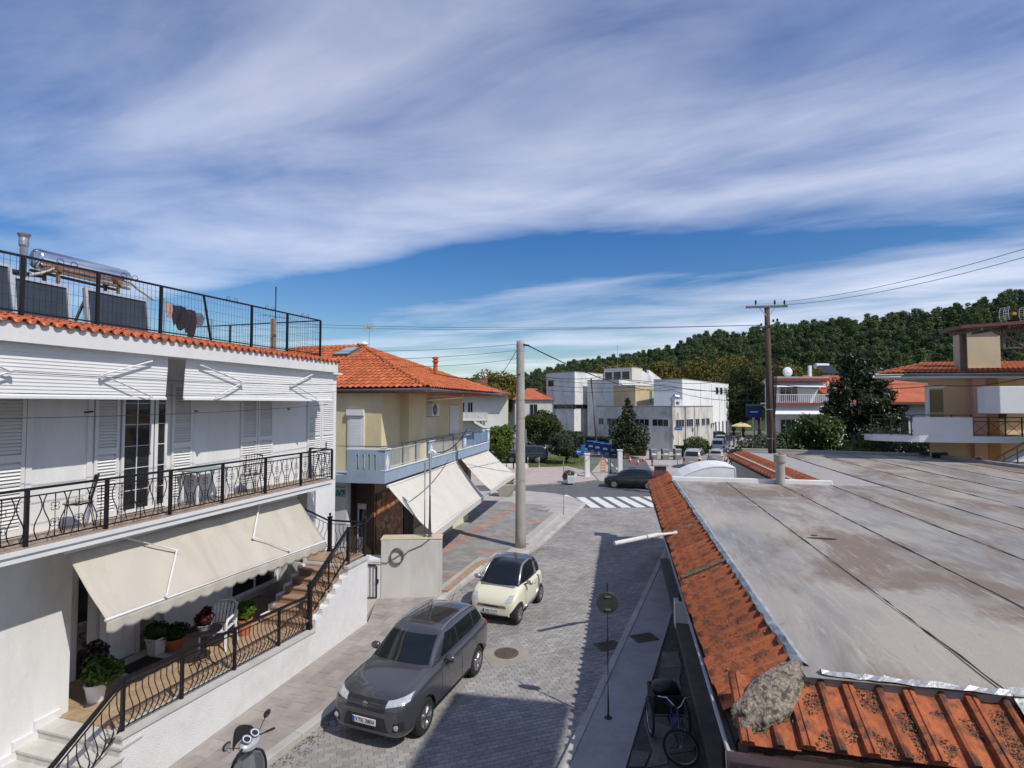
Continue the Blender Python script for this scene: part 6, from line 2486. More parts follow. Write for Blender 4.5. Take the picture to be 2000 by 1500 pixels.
MB().tube([(.68, 0, .25), (.50, 0, .75), (.43, 0, .98)], .04, 8).build('steering_column', trim_m, t)
sloft([(.30, hsec(.1, .93, .99)), (.36, hsec(.19, .93, 1.05)), (.46, hsec(.2, .93, 1.08)), (.54, hsec(.1, .94, 1.02))], 'handlebar_cowl', mat('silver_plastic', (.48, .49, .51), .35, .05, 4, metal=.3))
MB().grid(lambda u, v: (.50 + .09 * (1 - (2 * u - 1) ** 2) + .05 * v, .24 * (2 * u - 1) * (1 - .25 * v * v), 1.0 + .2 * v * (1 - .35 * (2 * u - 1) ** 2)), 12, 6).build('fly_screen', dark_rubber, t, thick=.01, smooth=True)
for s_ in (-1, 1):
    c_ = Vector((.40, s_ * .085, 1.085))
    M_ = Matrix.Rotation(R_(-28), 3, 'Y')
    o = MB()
    d_ = MB().lathe([(.0, 0), (.06, 0), (.072, 0), (.078, .008), (.078, .02), (.066, .022), (.064, .012), (0, .012)], 18)
    o.add([c_ + M_ @ Vector(v) for v in d_.v], d_.f)
    o = o.build('gauge', chrome, t)
    f_ = MB().lathe([(0, .013), (.062, .013), (.062, .015), (0, .015)], 18)
    MB().add([c_ + M_ @ Vector(v) for v in f_.v], f_.f).build('dial', plastic_white, o)
    f_ = MB().lathe([(.03, .0155), (.05, .0155), (.05, .0165), (.03, .0165)], 16)
    f_.box(-.004, .03, -.003, .003, .0165, .018)
    MB().add([c_ + M_ @ Vector(v) for v in f_.v], f_.f).build('dial_ring', trim_m, o)
    MB().tube([(.40, s_ * .18, 1.0), (.34, s_ * .30, 1.0), (.30, s_ * .42, .985)], .018, 8).build('grip', dark_rubber, t)
    MB().tube([(.42, s_ * .2, .985), (.40, s_ * .3, .975), (.37, s_ * .46, .965)], .008, 5).build('brake_lever', chrome, t)
    MB().tube([(.42, s_ * .2, 1.03), (.46, s_ * .34, 1.10), (.45, s_ * .40, 1.16)], .007, 5).build('mirror_stem', trim_m, t)
    mm = MB().lathe([(0, -.012), (.05, -.01), (.062, 0), (.05, .02), (0, .028)], 14, (0, 0, 0), 'x', sx=1.35, sy=.95)
    MB().add([Vector(v) + Vector((.45, s_ * .43, 1.19)) for v in mm.v], mm.f).build('mirror', dark_rubber, t, smooth=True)
    mm = MB().lathe([(0, -.0135), (.047, -.0135), (.047, -.0125), (0, -.0125)], 14, (0, 0, 0), 'x', sx=1.3, sy=.9)
    MB().add([Vector(v) + Vector((.45, s_ * .43, 1.19)) for v in mm.v], mm.f).build('mirror_glass', chrome, t)
MB().tube([(-.1, -.12, .25), (-.2, -.3, .0)], .012, 5).build('side_stand', galv, t)

turn = Matrix.Translation((.43, 0, 0)) @ Matrix.Rotation(R_(46), 4, 'Z') @ Matrix.Translation((-.43, 0, 0))
for o in list(t.children):
    if o.name.split('.')[0] in ('front_wheel', 'mudguard', 'handlebar_cowl', 'fly_screen', 'gauge', 'grip', 'brake_lever', 'mirror_stem', 'mirror', 'mirror_glass'):
        o.matrix_local = turn
# ---------------- cargo tricycle in the shade on the right
tp = gp(1312, 1452, .12)
t = thing('cargo_tricycle', 'dark blue tricycle with black cargo basket in the shade under the eave', 'tricycle', (tp.x, tp.y, .118), -92)
blue_fr = mat('blue_frame', (.02, .05, .16), .35, .1, 4, coat=.5)


def spoked(nm, r, loc, rotz):
    o_ = MB().tube([(r * math.cos(k * math.pi / 14), 0, r * math.sin(k * math.pi / 14)) for k in range(28)], .022, 6, closed=True).build(nm, tyre_m, t)
    o_.location = loc
    o_.rotation_euler = (0, 0, rotz)
    MB().tube([((r - .025) * math.cos(k * math.pi / 14), 0, (r - .025) * math.sin(k * math.pi / 14)) for k in range(28)], .012, 5, closed=True).build('rim', rim_m, o_)
    b_ = MB().lathe([(0, -.04), (.025, -.04), (.025, .04), (0, .04)], 8, (0, 0, 0), 'y')
    for k in range(14):
        an = k * math.pi / 7
        b_.beam((0, 0, 0), ((r - .02) * math.cos(an), 0, (r - .02) * math.sin(an)), .004)
    b_.build('spokes', rim_m, o_)
    return o_


spoked('front_wheel', .29, (.62, 0, .31), 1.2)
spoked('rear_wheel', .31, (-.28, .33, .33), 0)
spoked('rear_wheel', .31, (-.28, -.33, .33), 0)
MB().tube([(-.28, -.36, .33), (-.28, .36, .33)], .018, 6).tube([(-.28, 0, .34), (.05, 0, .30), (.42, 0, .62)], .024, 8).tube([(.05, 0, .3), (-.02, 0, .62)], .022, 8).tube([(-.02, 0, .6), (.42, 0, .66)], .02, 8).tube([(.40, 0, .86), (.5, 0, .60), (.53, .0, .56)], .022, 8).build('frame', blue_fr, t)
for s_ in (-1, 1):
    MB().tube([(.52, 0, .57), (.56, s_ * .06, .54), (.62, s_ * .06, .31)], .014, 6).build('fork', blue_fr, t)
MB().tube([(.26, -.30, .98), (.34, -.16, 1.0), (.42, -.07, .92), (.42, 0, .86), (.42, .07, .92), (.34, .16, 1.0), (.26, .30, .98)], .012, 8).build('handlebar', chrome, t)
sloft([(-.14, hsec(.1, .66, .72)), (-.02, hsec(.09, .67, .74)), (.12, hsec(.03, .68, .72))], 'saddle', dark_rubber)
b = MB()
for x0, x1, y0, y1, z0, z1 in ((-.72, -.18, -.28, .28, .42, .45), (-.72, -.69, -.28, .28, .45, .75), (-.21, -.18, -.28, .28, .45, .75), (-.69, -.21, -.28, -.25, .45, .75), (-.69, -.21, .25, .28, .45, .75)):
    b.box(x0, x1, y0, y1, z0, z1)
b.build('cargo_basket', trim_m, t)
sloft([(-.72, hsec(.2, .6, .8)), (-.5, hsec(.27, .6, .92)), (-.25, hsec(.24, .6, .84))], 'black_bag', mat('bin_bag', (.012, .012, .014), .35, .2, 8, .5))
# ================================================================== buildings beyond the crossing
shabby = mat('stained_white_wall', (.72, .72, .71), .92, .07, .8, .15, stain=(.36, .34, .31), stain_scale=.5, stain_amt=.65, stretch=(1, 1, .5), stain_lo=.48, stain_hi=.66, bscale=10)
far_glass = glass('far_window', (.02, .025, .03), .08)
frame_w = mat('far_frame', (.5, .5, .5), .6)
roof_far = mat('far_roof_tile', (.42, .11, .045), .85, .2, 1.2, .3, stain=(.26, .08, .04), stain_scale=.8, stain_amt=.6)


def block(parent, c, e1, l1, l2, z0, z1, m_, name='block', cap=True):
    e2 = Vector((-e1.y, e1.x, 0))
    p = [c, c + e1 * l1, c + e1 * l1 + e2 * l2, c + e2 * l2]
    b_ = MB()
    b_.prism([(q.x, q.y) for q in p], z0, z1)
    o_ = b_.build(name, m_, parent)
    if cap:
        cc = sum(p, Vector()) / 4
        b_ = MB()
        b_.prism([tuple((cc + (q - cc) * 1.012)[:2]) for q in p], z1 + .004, z1 + .12)
        b_.build('coping', mat('dark_coping', (.30, .29, .28), .9, .2, 2), o_)
    return o_


def fwin(parent, c, d, nrm, t0, t1, z0, z1, panes=2, m_=None):
    """window on a wall: frame ring, panes set in"""
    d, nrm = d.normalized(), nrm.normalized()
    a_, b2 = c + d * t0, c + d * t1
    fr_ = MB()

    def bx(s0, s1, y0, y1, zz0, zz1, mb_):
        q = [c + d * s0 + nrm * y0, c + d * s1 + nrm * y0, c + d * s1 + nrm * y1, c + d * s0 + nrm * y1]
        mb_.prism([(k.x, k.y) for k in q], zz0, zz1)
    w_ = min(.07, (t1 - t0) * .08)
    bx(t0, t0 + w_, .0, .06, z0, z1, fr_)
    bx(t1 - w_, t1, .0, .06, z0, z1, fr_)
    bx(t0 + w_, t1 - w_, .0, .06, z0, z0 + w_, fr_)
    bx(t0 + w_, t1 - w_, .0, .06, z1 - w_, z1, fr_)
    for k in range(1, panes):
        s_ = lerp(t0, t1, k / panes)
        bx(s_ - .025, s_ + .025, .0, .05, z0 + w_, z1 - w_, fr_)
    o_ = fr_.build('window', frame_w, parent)
    for k in range(panes):
        g_ = MB()
        s0, s1 = lerp(t0, t1, k / panes) + .04, lerp(t0, t1, (k + 1) / panes) - .04
        bx(s0, s1, .004, .02, z0 + w_, z1 - w_, g_)
        g_.build('pane', m_ or far_glass, o_)
    return o_


C0 = Vector((21.2, 70.5, 0))
e1 = Vector((.664, .748, 0))
e2 = Vector((-.748, .664, 0))
t = thing('municipal_building', 'stained white flat-roofed public building of stepped blocks beyond the crossing', 'building', (0, 0, 0))
CA = Vector((11.2, 95, 0))
block(t, CA, e1, 14, 6.4, 6.3, 12.1, shabby)
block(t, CA + e1 * .5 + e2 * .5, e1, 13, 6.5, -.1, 5.45, shabby, cap=False)
block(t, CA + e1 * .7 + e2 * .7, e1, 12.6, 5.5, 5.45, 6.3, mat('recess_dark', (.08, .08, .085), .9), 'recess', False)
for k in range(4):
    fwin(t, CA + e2 * .55 + e1 * .55, e2, -e1, .3 + 1.5 * k, 1.6 + 1.5 * k, 5.5, 6.25, 1)
for k in range(5):
    fwin(t, CA + e1 * .55 + e2 * .55, e1, -e2, .4 + 2.2 * k, 2.4 + 2.2 * k, 5.5, 6.25, 1)
fwin(t, CA, e2, -e1, 4.6, 6.0, 9.6, 10.8, 1)
block(t, Vector((18.5, 92, 0)), e1, 12, 6.5, -.1, 10.6, shabby)
CP = Vector((22.1, 98, 0))
block(t, CP, e1, 4, 6, 9, 13.1, mat('cream_white', (.62, .60, .53), .9, .06, 1, stain=(.45, .42, .36), stain_scale=.6, stain_amt=.5))
for k in range(3):
    fwin(t, CP, e2, -e1, .4 + 1.85 * k, 2.05 + 1.85 * k, 10.9, 12.5, 1)
b = MB()
b.extr([CP + e1 * 4 + Vector((0, 0, 9)), CP + e1 * 13 + Vector((0, 0, 9)), CP + e1 * 13 + Vector((0, 0, 10.2)), CP + e1 * 4 + Vector((0, 0, 12.8))], e2 * 6)
b.build('sloped_roof_block', shabby, t, fixn=True)
b = MB()
b.extr([CP + e1 * 10 + e2 * 2 + Vector((0, 0, 9)), CP + e1 * 20 + e2 * 2 + Vector((0, 0, 9)), CP + e1 * 20 + e2 * 2 + Vector((0, 0, 10.4)), CP + e1 * 10.6 + e2 * 2 + Vector((0, 0, 13.3))], e2 * .5)
b.build('sloped_fin', shabby, t, fixn=True)
block(t, C0, e1, 14.0, 11.9, -.1, 6.0, mat('stained_cream_wall', (.63, .61, .56), .92, .07, .8, .15, stain=(.30, .27, .23), stain_scale=.55, stain_amt=.75, stretch=(1, 1, .45), stain_lo=.46, stain_hi=.64, bscale=10), 'annex')
for t0, t1 in ((.5, 2.9), (3.3, 5.6), (8.0, 10.0), (10.5, 11.4)):
    fwin(t, C0, e2, -e1, t0, t1, 3.35, 4.35, 3 if t1 - t0 > 1.5 else 2)
for t0, t1 in ((.9, 3.6), (4.3, 6.6), (7.4, 8.8), (9.6, 10.8), (11.3, 12.6)):
    fwin(t, C0, e1, -e2, t0, t1, 3.2, 4.3, 3 if t1 - t0 > 2 else 2)
for k in (3.1, 6.2, 9.3):
    block(t, C0 + e2 * k - e1 * .06, e1, .06, .25, 0, 3.3, shabby, 'pilaster', False)
for k in (3.9, 7.0):
    block(t, C0 + e1 * k - e2 * .06, e1, .16, .06, 0, 5.9, trim_m if k < 5 else galv, 'drainpipe', False)
yel = mat('yellow_render', (.55, .44, .26), .9, .08, .8, stain=(.5, .3, .2), stain_scale=.7, stain_amt=.4)
CYl = Vector((19.7, 85, 0))
block(t, CYl, e1, 7.5, 4.0, 6.0, 9.3, yel, 'roof_cabin')
o = fwin(t, CYl, e1, -e2, 4.7, 5.7, 6.4, 8.6, 1, mat('teal_door', (.04, .22, .22), .6))
CD = Vector((25.8, 80.6, 0))
bright = mat('whitewashed_wall', (.76, .77, .77), .9, .05, .8, .1, stain=(.52, .50, .47), stain_scale=.5, stain_amt=.5, stretch=(1, 1, .5))
block(t, CD, Vector((.60, .80, 0)), 25.5, 4.5, -.1, 10.1, bright)
dd, nn_ = Vector((.60, .80, 0)), Vector((.80, -.60, 0))
for k in range(3):
    fwin(t, CD, dd, nn_, 17.0 + 2.6 * k, 18.7 + 2.6 * k, 8.1, 9.4, 1)
for k in range(4):
    fwin(t, CD, dd, nn_, 16.3 + 2.2 * k, 17.2 + 2.2 * k, .8, 3.3, 1)
for k in (8.5, 14.5, 19.0, 22.5):
    block(t, CD + dd * k + nn_ * .0, dd, .3, -.12, 0, 9.9, bright, 'pilaster', False)
o = ac_unit(t, tuple(C0 + e1 * 5.2 + e2 * 1.5 + Vector((0, 0, 6.5))), name='roof_air_conditioner', sx=1.1, sz=1.0)
o = ac_unit(t, tuple(CYl + e1 * 7.0 - e2 * .5 + Vector((0, 0, 7.2))), name='roof_air_conditioner', sx=1.0, sz=.9)
p = C0 + e1 * 6.5 + e2 * 3
MB().tube([(p.x, p.y, 6), (p.x, p.y, 7.0), (p.x + .4, p.y, 7.5), (p.x + 1.0, p.y, 7.4)], .35, 10).build('vent_cowl', galv, t)
MB().tube([tuple(CP + e2 * 3 + Vector((0, 0, 13))), tuple(CP + e2 * 3 + Vector((0, 0, 17.5)))], .05, 6).build('mast', galv, t)

# ---- white house with outside stairs, left of the pole
t = thing('stair_house', 'white three-level house with outside stairs seen left of concrete pole', 'house', (-9.5, 72, 0), 4)
b = MB()
b.box(-8, 8.6, 0, 9, -.1, 7.7)
b.build('wall', mat('house_white', (.62, .61, .58), .9, .06, .6, stain=(.5, .48, .44), stain_scale=.4, stain_amt=.4), t)
b = MB()
b.add([(-9, -1.6, 7.75), (9.4, -1.6, 7.75), (9.4, 10, 7.75), (-9, 10, 7.75), (-4, 4.2, 9.5), (4.8, 4.2, 9.5)], [(0, 1, 5, 4), (1, 2, 5), (2, 3, 4, 5), (3, 0, 4), (0, 3, 2, 1)])
rf = b.build('roof', mat('brown_roof_tile', (.27, .10, .05), .85, .25, 1.5, .3), t)
MB().box(-8.9, 9.3, -1.58, -1.48, 7.5, 7.78).build('eaves_board', mat('brown_eave', (.16, .08, .06), .8), t)
MB().box(5.4, 6.2, 1.6, 2.4, 7.9, 10.0).build('chimney', mat('brick_chimney', (.25, .10, .07), .9, .3, 3), rf)
MB().obox((1.0, .8, 8.75), (3.2, 2.0, .08), Matrix.Rotation(R_(17), 3, 'X')).build('roof_panel', mat('white_roof_panel', (.6, .6, .6), .5), rf)
o = MB().box(-8, 6.2, -1.5, 0, 4.15, 4.35).build('balcony', white_trim, t)
b = MB()
for k in range(19):
    b.box(-7.9 + .78 * k, -7.84 + .78 * k, -1.48, -1.42, 4.35, 5.25)
b.build('railing_posts', white_trim, o)
MB().box(-8, 6.2, -1.5, -1.42, 5.2, 5.28).box(-8, 6.2, -1.47, -1.44, 4.4, 5.15).build('railing', mat('railing_fill', (.55, .53, .53), .7), o)
fwn = Vector((0, -1, 0))
for x0, x1, z0, z1 in ((-1.2, .2, 4.4, 6.6), (2.2, 3.1, 5.2, 6.6), (3.5, 4.2, 5.2, 6.6), (-5, -3.6, 4.4, 6.6), (.9, 2.4, 1.6, 3.4), (-3.5, -2, 1.6, 3.4)):
    fwin(t, Vector((0, 0, 0)), Vector((1, 0, 0)), fwn, x0, x1, z0, z1, 2)
# stairs running down to the right
st_p = [(4.4, -1.5, 4.2), (9.6, -1.5, 1.3), (10.8, -1.5, 1.3), (10.8, -1.5, 1.0), (9.5, -1.5, 1.0), (4.4, -1.5, 3.85)]
MB().extr(st_p, (0, 1.1, 0)).build('stair_flight', white_trim, t, fixn=True)
b = MB()
for k in range(13):
    x = 4.6 + .42 * k
    z = 4.1 - max(0, min(1, (x - 4.4) / 5.2)) * 2.9
    b.box(x, x + .07, -1.49, -1.43, z, z + .95)
b.build('stair_balusters', white_trim, t)
MB().beam((4.4, -1.46, 5.15), (9.6, -1.46, 2.2), .08).beam((9.6, -1.46, 2.2), (10.8, -1.46, 2.2), .08).build('stair_rail', white_trim, t)
MB().box(3.2, 6.4, -1.2, 0, 1.3, 1.45).box(3.2, 6.4, -1.2, -1.12, 1.45, 2.3).build('lower_balcony', white_trim, t)
MB().box(8.6, 9.0, 0, 9, -.1, 7.6).build('side_wall', cream2, t)
# ---- pale house behind the pole
t = thing('pale_back_house', 'small pale house with rust-red roof between pole and white building', 'house', (5.0, 98, 0), 8)
MB().box(-4.5, 2.8, 0, 8, -.1, 7.2).build('wall', mat('pale_wall', (.56, .54, .51), .9, .08, .6), t)
MB().add([(-5, -.5, 7.2), (3.2, -.5, 7.2), (3.2, 8.5, 7.2), (-5, 8.5, 7.2), (-1.5, 4, 9.4), (.2, 4, 9.4)], [(0, 1, 5, 4), (1, 2, 5), (2, 3, 4, 5), (3, 0, 4), (0, 3, 2, 1)]).build('roof', roof_far, t)
fwin(t, Vector((0, 0, 0)), Vector((1, 0, 0)), fwn, -1.8, -.3, 3.6, 6.4, 2)
fwin(t, Vector((0, 0, 0)), Vector((1, 0, 0)), fwn, -4, -3.2, 3.0, 4.6, 1)
MB().box(-.5, 3.4, -1.2, 0, 2.7, 2.9).build('canopy', conc_pole, t)
# ---- white house behind the big dark tree
t = thing('red_edged_house', 'white two-storey house with red-edged balcony behind wooden utility pole', 'house', (29.0, 62, 0), 3)
hw_ = mat('house_white_b', (.60, .60, .60), .9, .05, .6, stain=(.48, .46, .44), stain_scale=.4, stain_amt=.4)
MB().prism([(.8, 0), (7.2, 0), (11.2, 8), (4.8, 8)], -.1, 9.2).build('wall', hw_, t)
MB().box(7.2, 14, -.3, 8, -.1, 7.6).build('side_wing', hw_, t)
MB().prism([(-.1, -1.5), (7.2, -1.5), (11.2, 8), (4.6, 8)], 9.2, 9.5).build('roof_slab', conc_pole, t)
MB().box(-.15, 7.2, -1.58, -1.5, 9.0, 9.3).build('red_fascia', mat('red_edge', (.22, .04, .04), .7), t)
o = MB().box(-.1, 7.0, -1.6, 0, 6.35, 6.5).build('balcony', white_trim, t)
MB().box(-.15, 7.05, -1.68, -1.6, 6.2, 6.5).build('red_edge', MATS['red_edge'], o)
b = MB()
for k in range(30):
    b.box(-.05 + .235 * k, 0 + .235 * k, -1.58, -1.54, 6.5, 7.4)
b.box(-.1, 7, -1.6, -1.53, 7.4, 7.46)
b.build('railing', white_trim, o)
for x0, x1, z0, z1 in ((2.2, 4.4, 6.6, 8.5), (2.2, 4.2, 2.6, 4.6)):
    fwin(t, Vector((0, 0, 0)), Vector((1, 0, 0)), fwn, x0, x1, z0, z1, 3)
MB().grid(lambda u, v: (-.0 + 7 * u, -.4 - 1.5 * v, 6.1 - .9 * v), 4, 3).build('white_blind', plastic_white, t, thick=.03)
MB().grid(lambda u, v: (-.0 + 7 * u, -.3 - 1.2 * v, 9.0 - .7 * v), 4, 3).build('white_blind', plastic_white, t, thick=.03)
for x in (.0, 7.0):
    MB().box(x, x + .12, -1.55, -1.43, 0, 9.1).build('balcony_post', white_trim, t)
rfw = MB().add([(6.9, -.9, 7.5), (11.6, -.9, 7.5), (11.6, 2.6, 9.6), (6.9, 2.6, 9.6), (6.9, 2.6, 7.5), (11.6, 2.6, 7.5)], [(0, 1, 2, 3), (0, 4, 5, 1), (0, 3, 4), (1, 5, 2), (3, 2, 5, 4)]).build('wing_roof', roof_far, t)
tiled_slope(rfw, [Vector((6.9, -.9, 7.5)), Vector((11.6, -.9, 7.5)), Vector((11.6, 2.6, 9.6)), Vector((6.9, 2.6, 9.6))], roof_far, .3, .45)
MB().lathe([(0, 0), (.45, .1), (.6, .28), (.58, .3), (.4, .14), (0, .05)], 14, (3.4, 0, 10.1), 'y').build('satellite_dish', plastic_white, t)
MB().tube([(3.4, .2, 9.5), (3.4, .2, 10.2)], .04).build('dish_post', galv, t)
MB().lathe([(0, -.8), (.35, -.78), (.35, .78), (0, .8)], 12, (9.0, 2.5, 11.0), 'x').build('water_tank', galv, t)
MB().obox((9.2, 1.5, 10.5), (1.8, 1.6, .1), Matrix.Rotation(R_(40), 3, 'X')).build('solar_panel', far_glass, t)
MB().box(7.0, 7.3, 1.8, 2.1, 9.5, 11.0).build('flue', plastic_white, t)
# ---- red-roofed bungalow behind the peach building
t = thing('red_roof_cottage', 'white cottage with layered orange tile roof right of the dark tree', 'house', (33.8, 47, 0), -4)
MB().box(-.5, 8, 0, 7, -.1, 6.4).build('wall', hw_, t)
MB().add([(-1.2, -.8, 6.5), (9, -.8, 6.5), (9, 7.6, 6.5), (-1.2, 7.6, 6.5), (2, 3.4, 8.2), (5.6, 3.4, 8.2)], [(0, 1, 5, 4), (1, 2, 5), (2, 3, 4, 5), (3, 0, 4), (0, 3, 2, 1)]).build('roof', roof_far, t)
MB().box(-1.1, 8.9, -.84, -.76, 6.3, 6.52).build('gutter', mat('brown_eave2', (.12, .06, .05), .8), t)
fwin(t, Vector((0, 0, 0)), Vector((1, 0, 0)), fwn, .3, 1.1, 2.8, 5.2, 1)
fwin(t, Vector((0, 0, 0)), Vector((1, 0, 0)), fwn, 2.4, 3.5, 2.8, 5.2, 1)
t = thing('domed_roof_house', 'far house with red roof and small grey dome behind the peach building', 'house', (48, 60, 0), 0)
MB().box(-6, 14, 0, 8, -.1, 8.6).build('wall', cream2, t)
MB().add([(-7, -1, 8.6), (15, -1, 8.6), (15, 9, 8.6), (-7, 9, 8.6), (-4, 4, 10.0), (12, 4, 10.0)], [(0, 1, 5, 4), (1, 2, 5), (2, 3, 4, 5), (3, 0, 4), (0, 3, 2, 1)]).build('roof', roof_far, t)
MB().lathe([(1.0, 0), (1.0, .2), (.95, .5), (.8, .8), (.5, 1.05), (.2, 1.15), (0, 1.17)], 20, (2.2, 3, 9.7)).build('dome', mat('dome_grey', (.22, .25, .30), .6, .1, 2), t, smooth=True)
MB().lathe([(.18, 0), (.18, .7), (.3, .75), (.3, .85), (.1, .95), (0, 1.0)], 10, (4.8, 3, 9.9)).build('chimney_pot', galv, t)

# ---- peach apartment house at right
PF = Frame((23.6, 30.2), -8)
t = thing('peach_apartment_house', 'peach apartment house with white balconies and dark red rooftop pergola at right', 'apartment house', PF.o, PF.deg)
peach = mat('peach_render', (.62, .42, .26), .9, .05, 1, .1, stain=(.54, .36, .22), stain_scale=.5, stain_amt=.3)
pink = mat('pink_render', (.60, .34, .27), .9, .05, 1)
orange_r = mat('orange_render', (.46, .21, .08), .9, .05, 1)
MB().prism([(0, 0), (14, 0), (26, 10), (12.5, 10)], -.1, 7.75).build('wall', peach, t)
MB().box(2.1, 2.75, -.32, 0, -.1, 7.74).build('pink_pier', pink, t)
MB().box(2.76, 3.35, -.34, 0, -.1, 7.74).build('orange_pier', orange_r, t)
MB().box(.02, .75, -.03, 0, 5.2, 7.2).build('glazed_door', glass('peach_glass', (.22, .18, .09), .08), t)
MB().box(-.06, .02, -.08, .2, 4.7, 7.4).box(.02, .8, -.05, -.03, 7.2, 7.32).build('door_frame', white_trim, t)
MB().box(.1, .9, -.03, 0, 1.9, 3.6).build('lower_window', far_glass, t)
# eaves and roof
sl_ = MB()
sl_.add([(-3.6, -1.4, 7.75), (9, -1.4, 7.75), (14, -1.4, 7.75), (14, 5, 9.0), (3.4, 6, 9.0), (-3.4, -1.3, 8.0), (14, -1.3, 8.0)], [(0, 2, 6, 5), (5, 6, 3, 4)])
sl_.add([(-3.6, -1.4, 7.75), (14, -1.4, 7.75), (14, 6, 7.75), (3.2, 6, 7.75)], [(0, 3, 2, 1)])
rfp = sl_.build('eaves', white_trim, t)
tiled_slope(rfp, [Vector((-3.45, -1.42, 8.0)), Vector((14, -1.42, 8.0)), Vector((14, 5.8, 9.05)), Vector((3.2, 5.8, 9.05))], roof_tile_m, .26, .4)
MB().tube([(-3.5, -1.5, 7.9), (4.5, -1.5, 7.88), (5.4, -1.2, 7.7), (14, -1.2, 7.6)], .08, 8).build('gutter', gutter_m, t)
MB().box(2.6, 4.3, .8, 2.0, 7.8, 10.6).build('stair_tower', mat('beige_tower', (.55, .47, .34), .9, .06, 1), t)
MB().box(2.4, 4.5, .6, 2.2, 10.6, 10.72).build('tower_cap', conc_pole, t)
# lower balcony: curved slab, solid white parapet, iron rails
bp2 = [(-3.4, .0), (-3.3, -.7), (-2.6, -1.3), (-1.5, -1.75), (.5, -2.0), (5.2, -1.9), (14, -1.9), (14, 0)]
bl = MB()
bl.prism(bp2, 4.28, 4.62)
bl = bl.build('balcony', mat('balcony_white', (.64, .64, .65), .8, .04, 1), t)
pw = MB()
pw.prism([(-1.75, -1.68), (.9, -2.06), (.9, -1.92), (-1.7, -1.54)], 4.62, 5.62)
pw.build('parapet', MATS['balcony_white'], bl)
iron_b = mat('brown_iron', (.045, .03, .028), .5, .1, 5)


def iron_run(parent, p, q, z0, z1, pat=True):
    p, q = Vector(p), Vector(q)
    n_ = max(1, round((q - p).length / .75))
    b_ = MB()
    for z in (z1, z1 - .22, z0 + .08):
        b_.beam(p + Vector((0, 0, z)), q + Vector((0, 0, z)), .05, .05)
    b_.build('rail', iron_b, parent)
    for k in range(n_ + 1):
        c_ = p.lerp(q, k / n_)
        MB().beam(c_ + Vector((0, 0, z0)), c_ + Vector((0, 0, z1)), .05).build('railing_post', iron_b, parent)
        if pat and k < n_:
            d_ = p.lerp(q, (k + 1) / n_)
            b_ = MB().beam(c_ + Vector((0, 0, z0 + .08)), d_ + Vector((0, 0, z1 - .22)), .018).beam(c_ + Vector((0, 0, z1 - .22)), d_ + Vector((0, 0, z0 + .08)), .018)
            b_.build('cross_bar', iron_b, parent)


iron_run(bl, (-3.3, -.6, 0), (-1.8, -1.6, 0), 4.62, 5.72, False)
iron_run(bl, (-1.7, -1.62, 0), (.9, -1.98, 0), 5.5, 5.74, False)
iron_run(bl, (.95, -1.96, 0), (4.9, -1.85, 0), 4.62, 5.62)
iron_run(bl, (5.4, -1.85, 0), (9, -1.85, 0), 4.62, 5.62)
MB().box(2.3, 2.55, -2.0, -1.8, 5.55, 5.85).build('meter_box', iron_b, bl)
MB().box(4.0, 4.2, -1.85, -1.6, 2.9, 7.2).build('column', mat('grey_column', (.25, .25, .25), .8), t)
ub = MB()
ub.prism([(.75, -3.2), (.95, -3.9), (8, -4.2), (8, -2.5), (.8, -2.6)], 5.85, 7.2)
ub = ub.build('upper_balcony', MATS['balcony_white'], t, bevel=.03)
# stair with iron railing in the lower right
MB().extr([(4.2, -3.2, 3.0), (7.6, -3.2, 4.9), (7.6, -3.2, 4.5), (4.4, -3.2, 2.7)], (0, 1.0, 0)).build('outside_stair', white_trim, t, fixn=True).location.x = -2.9
b = MB().beam((4.2, -3.25, 3.7), (7.6, -3.25, 5.8), .07).beam((4.2, -3.25, 3.4), (7.6, -3.25, 5.4), .05).beam((4.2, -3.25, 3.15), (9, -3.25, 3.1), .06).beam((4.2, -3.25, 3.7), (3.9, -3.25, 3.4), .07).beam((3.9, -3.25, 3.45), (9, -3.25, 3.3), .05)
for k in range(6):
    b.beam((4.4 + .6 * k, -3.25, 3.1 + .37 * k - .25), (4.4 + .6 * k, -3.25, 3.75 + .37 * k), .04)
b.build('stair_railing', iron_b, t).location.x = -2.9
# rooftop pergola of dark red steel
red_steel = mat('dark_red_steel', (.10, .03, .03), .6, .15, 3)
brown_steel = mat('brown_steel', (.11, .075, .06), .6, .2, 3)
pg = MB().add([(1.0, -4.3, 10.2), (10, -4.6, 10.7), (10, -.6, 10.9), (2.2, -.6, 10.4), (1.0, -4.3, 10.05), (10, -4.6, 10.55), (10, -.6, 10.75), (2.2, -.6, 10.25)], [(0, 1, 2, 3), (4, 7, 6, 5), (0, 4, 5, 1), (3, 2, 6, 7), (0, 3, 7, 4)])
pg = pg.build('pergola_roof', red_steel, t)
pg.location.x = -1.9
for x, y in ((4.3, -3.9), (9, -4), (3.2, -.9), (9, -.9)):
    MB().box(x - .11, x + .11, y - .11, y + .11, 7.4 if y < -2 else 8.1, 10.4).build('pergola_post', brown_steel, pg)
b = MB()
for p_, q_ in (((4.3, -3.9, 9.2), (9, -4, 9.3)), ((4.3, -3.9, 9.0), (2.2, -3.9, 10.2)), ((4.3, -3.9, 9.0), (7.0, -3.9, 7.4)), ((9, -4, 9.0), (6.4, -3.9, 7.5)), ((3.1, -3.9, 9.7), (3.1, -3.9, 10.3)), ((3.1, -3.8, 9.1), (4.3, -3.9, 9.1)), ((4.3, -3.9, 9.9), (6.5, -3.95, 10.5)), ((5.2, -3.9, 9.2), (6.8, -3.95, 10.5)), ((5.8, -3.9, 9.2), (4.5, -3.9, 10.3)), ((3.1, -3.9, 9.1), (3.1, -3.9, 9.7))):
    b.beam(p_, q_, .1, .1)
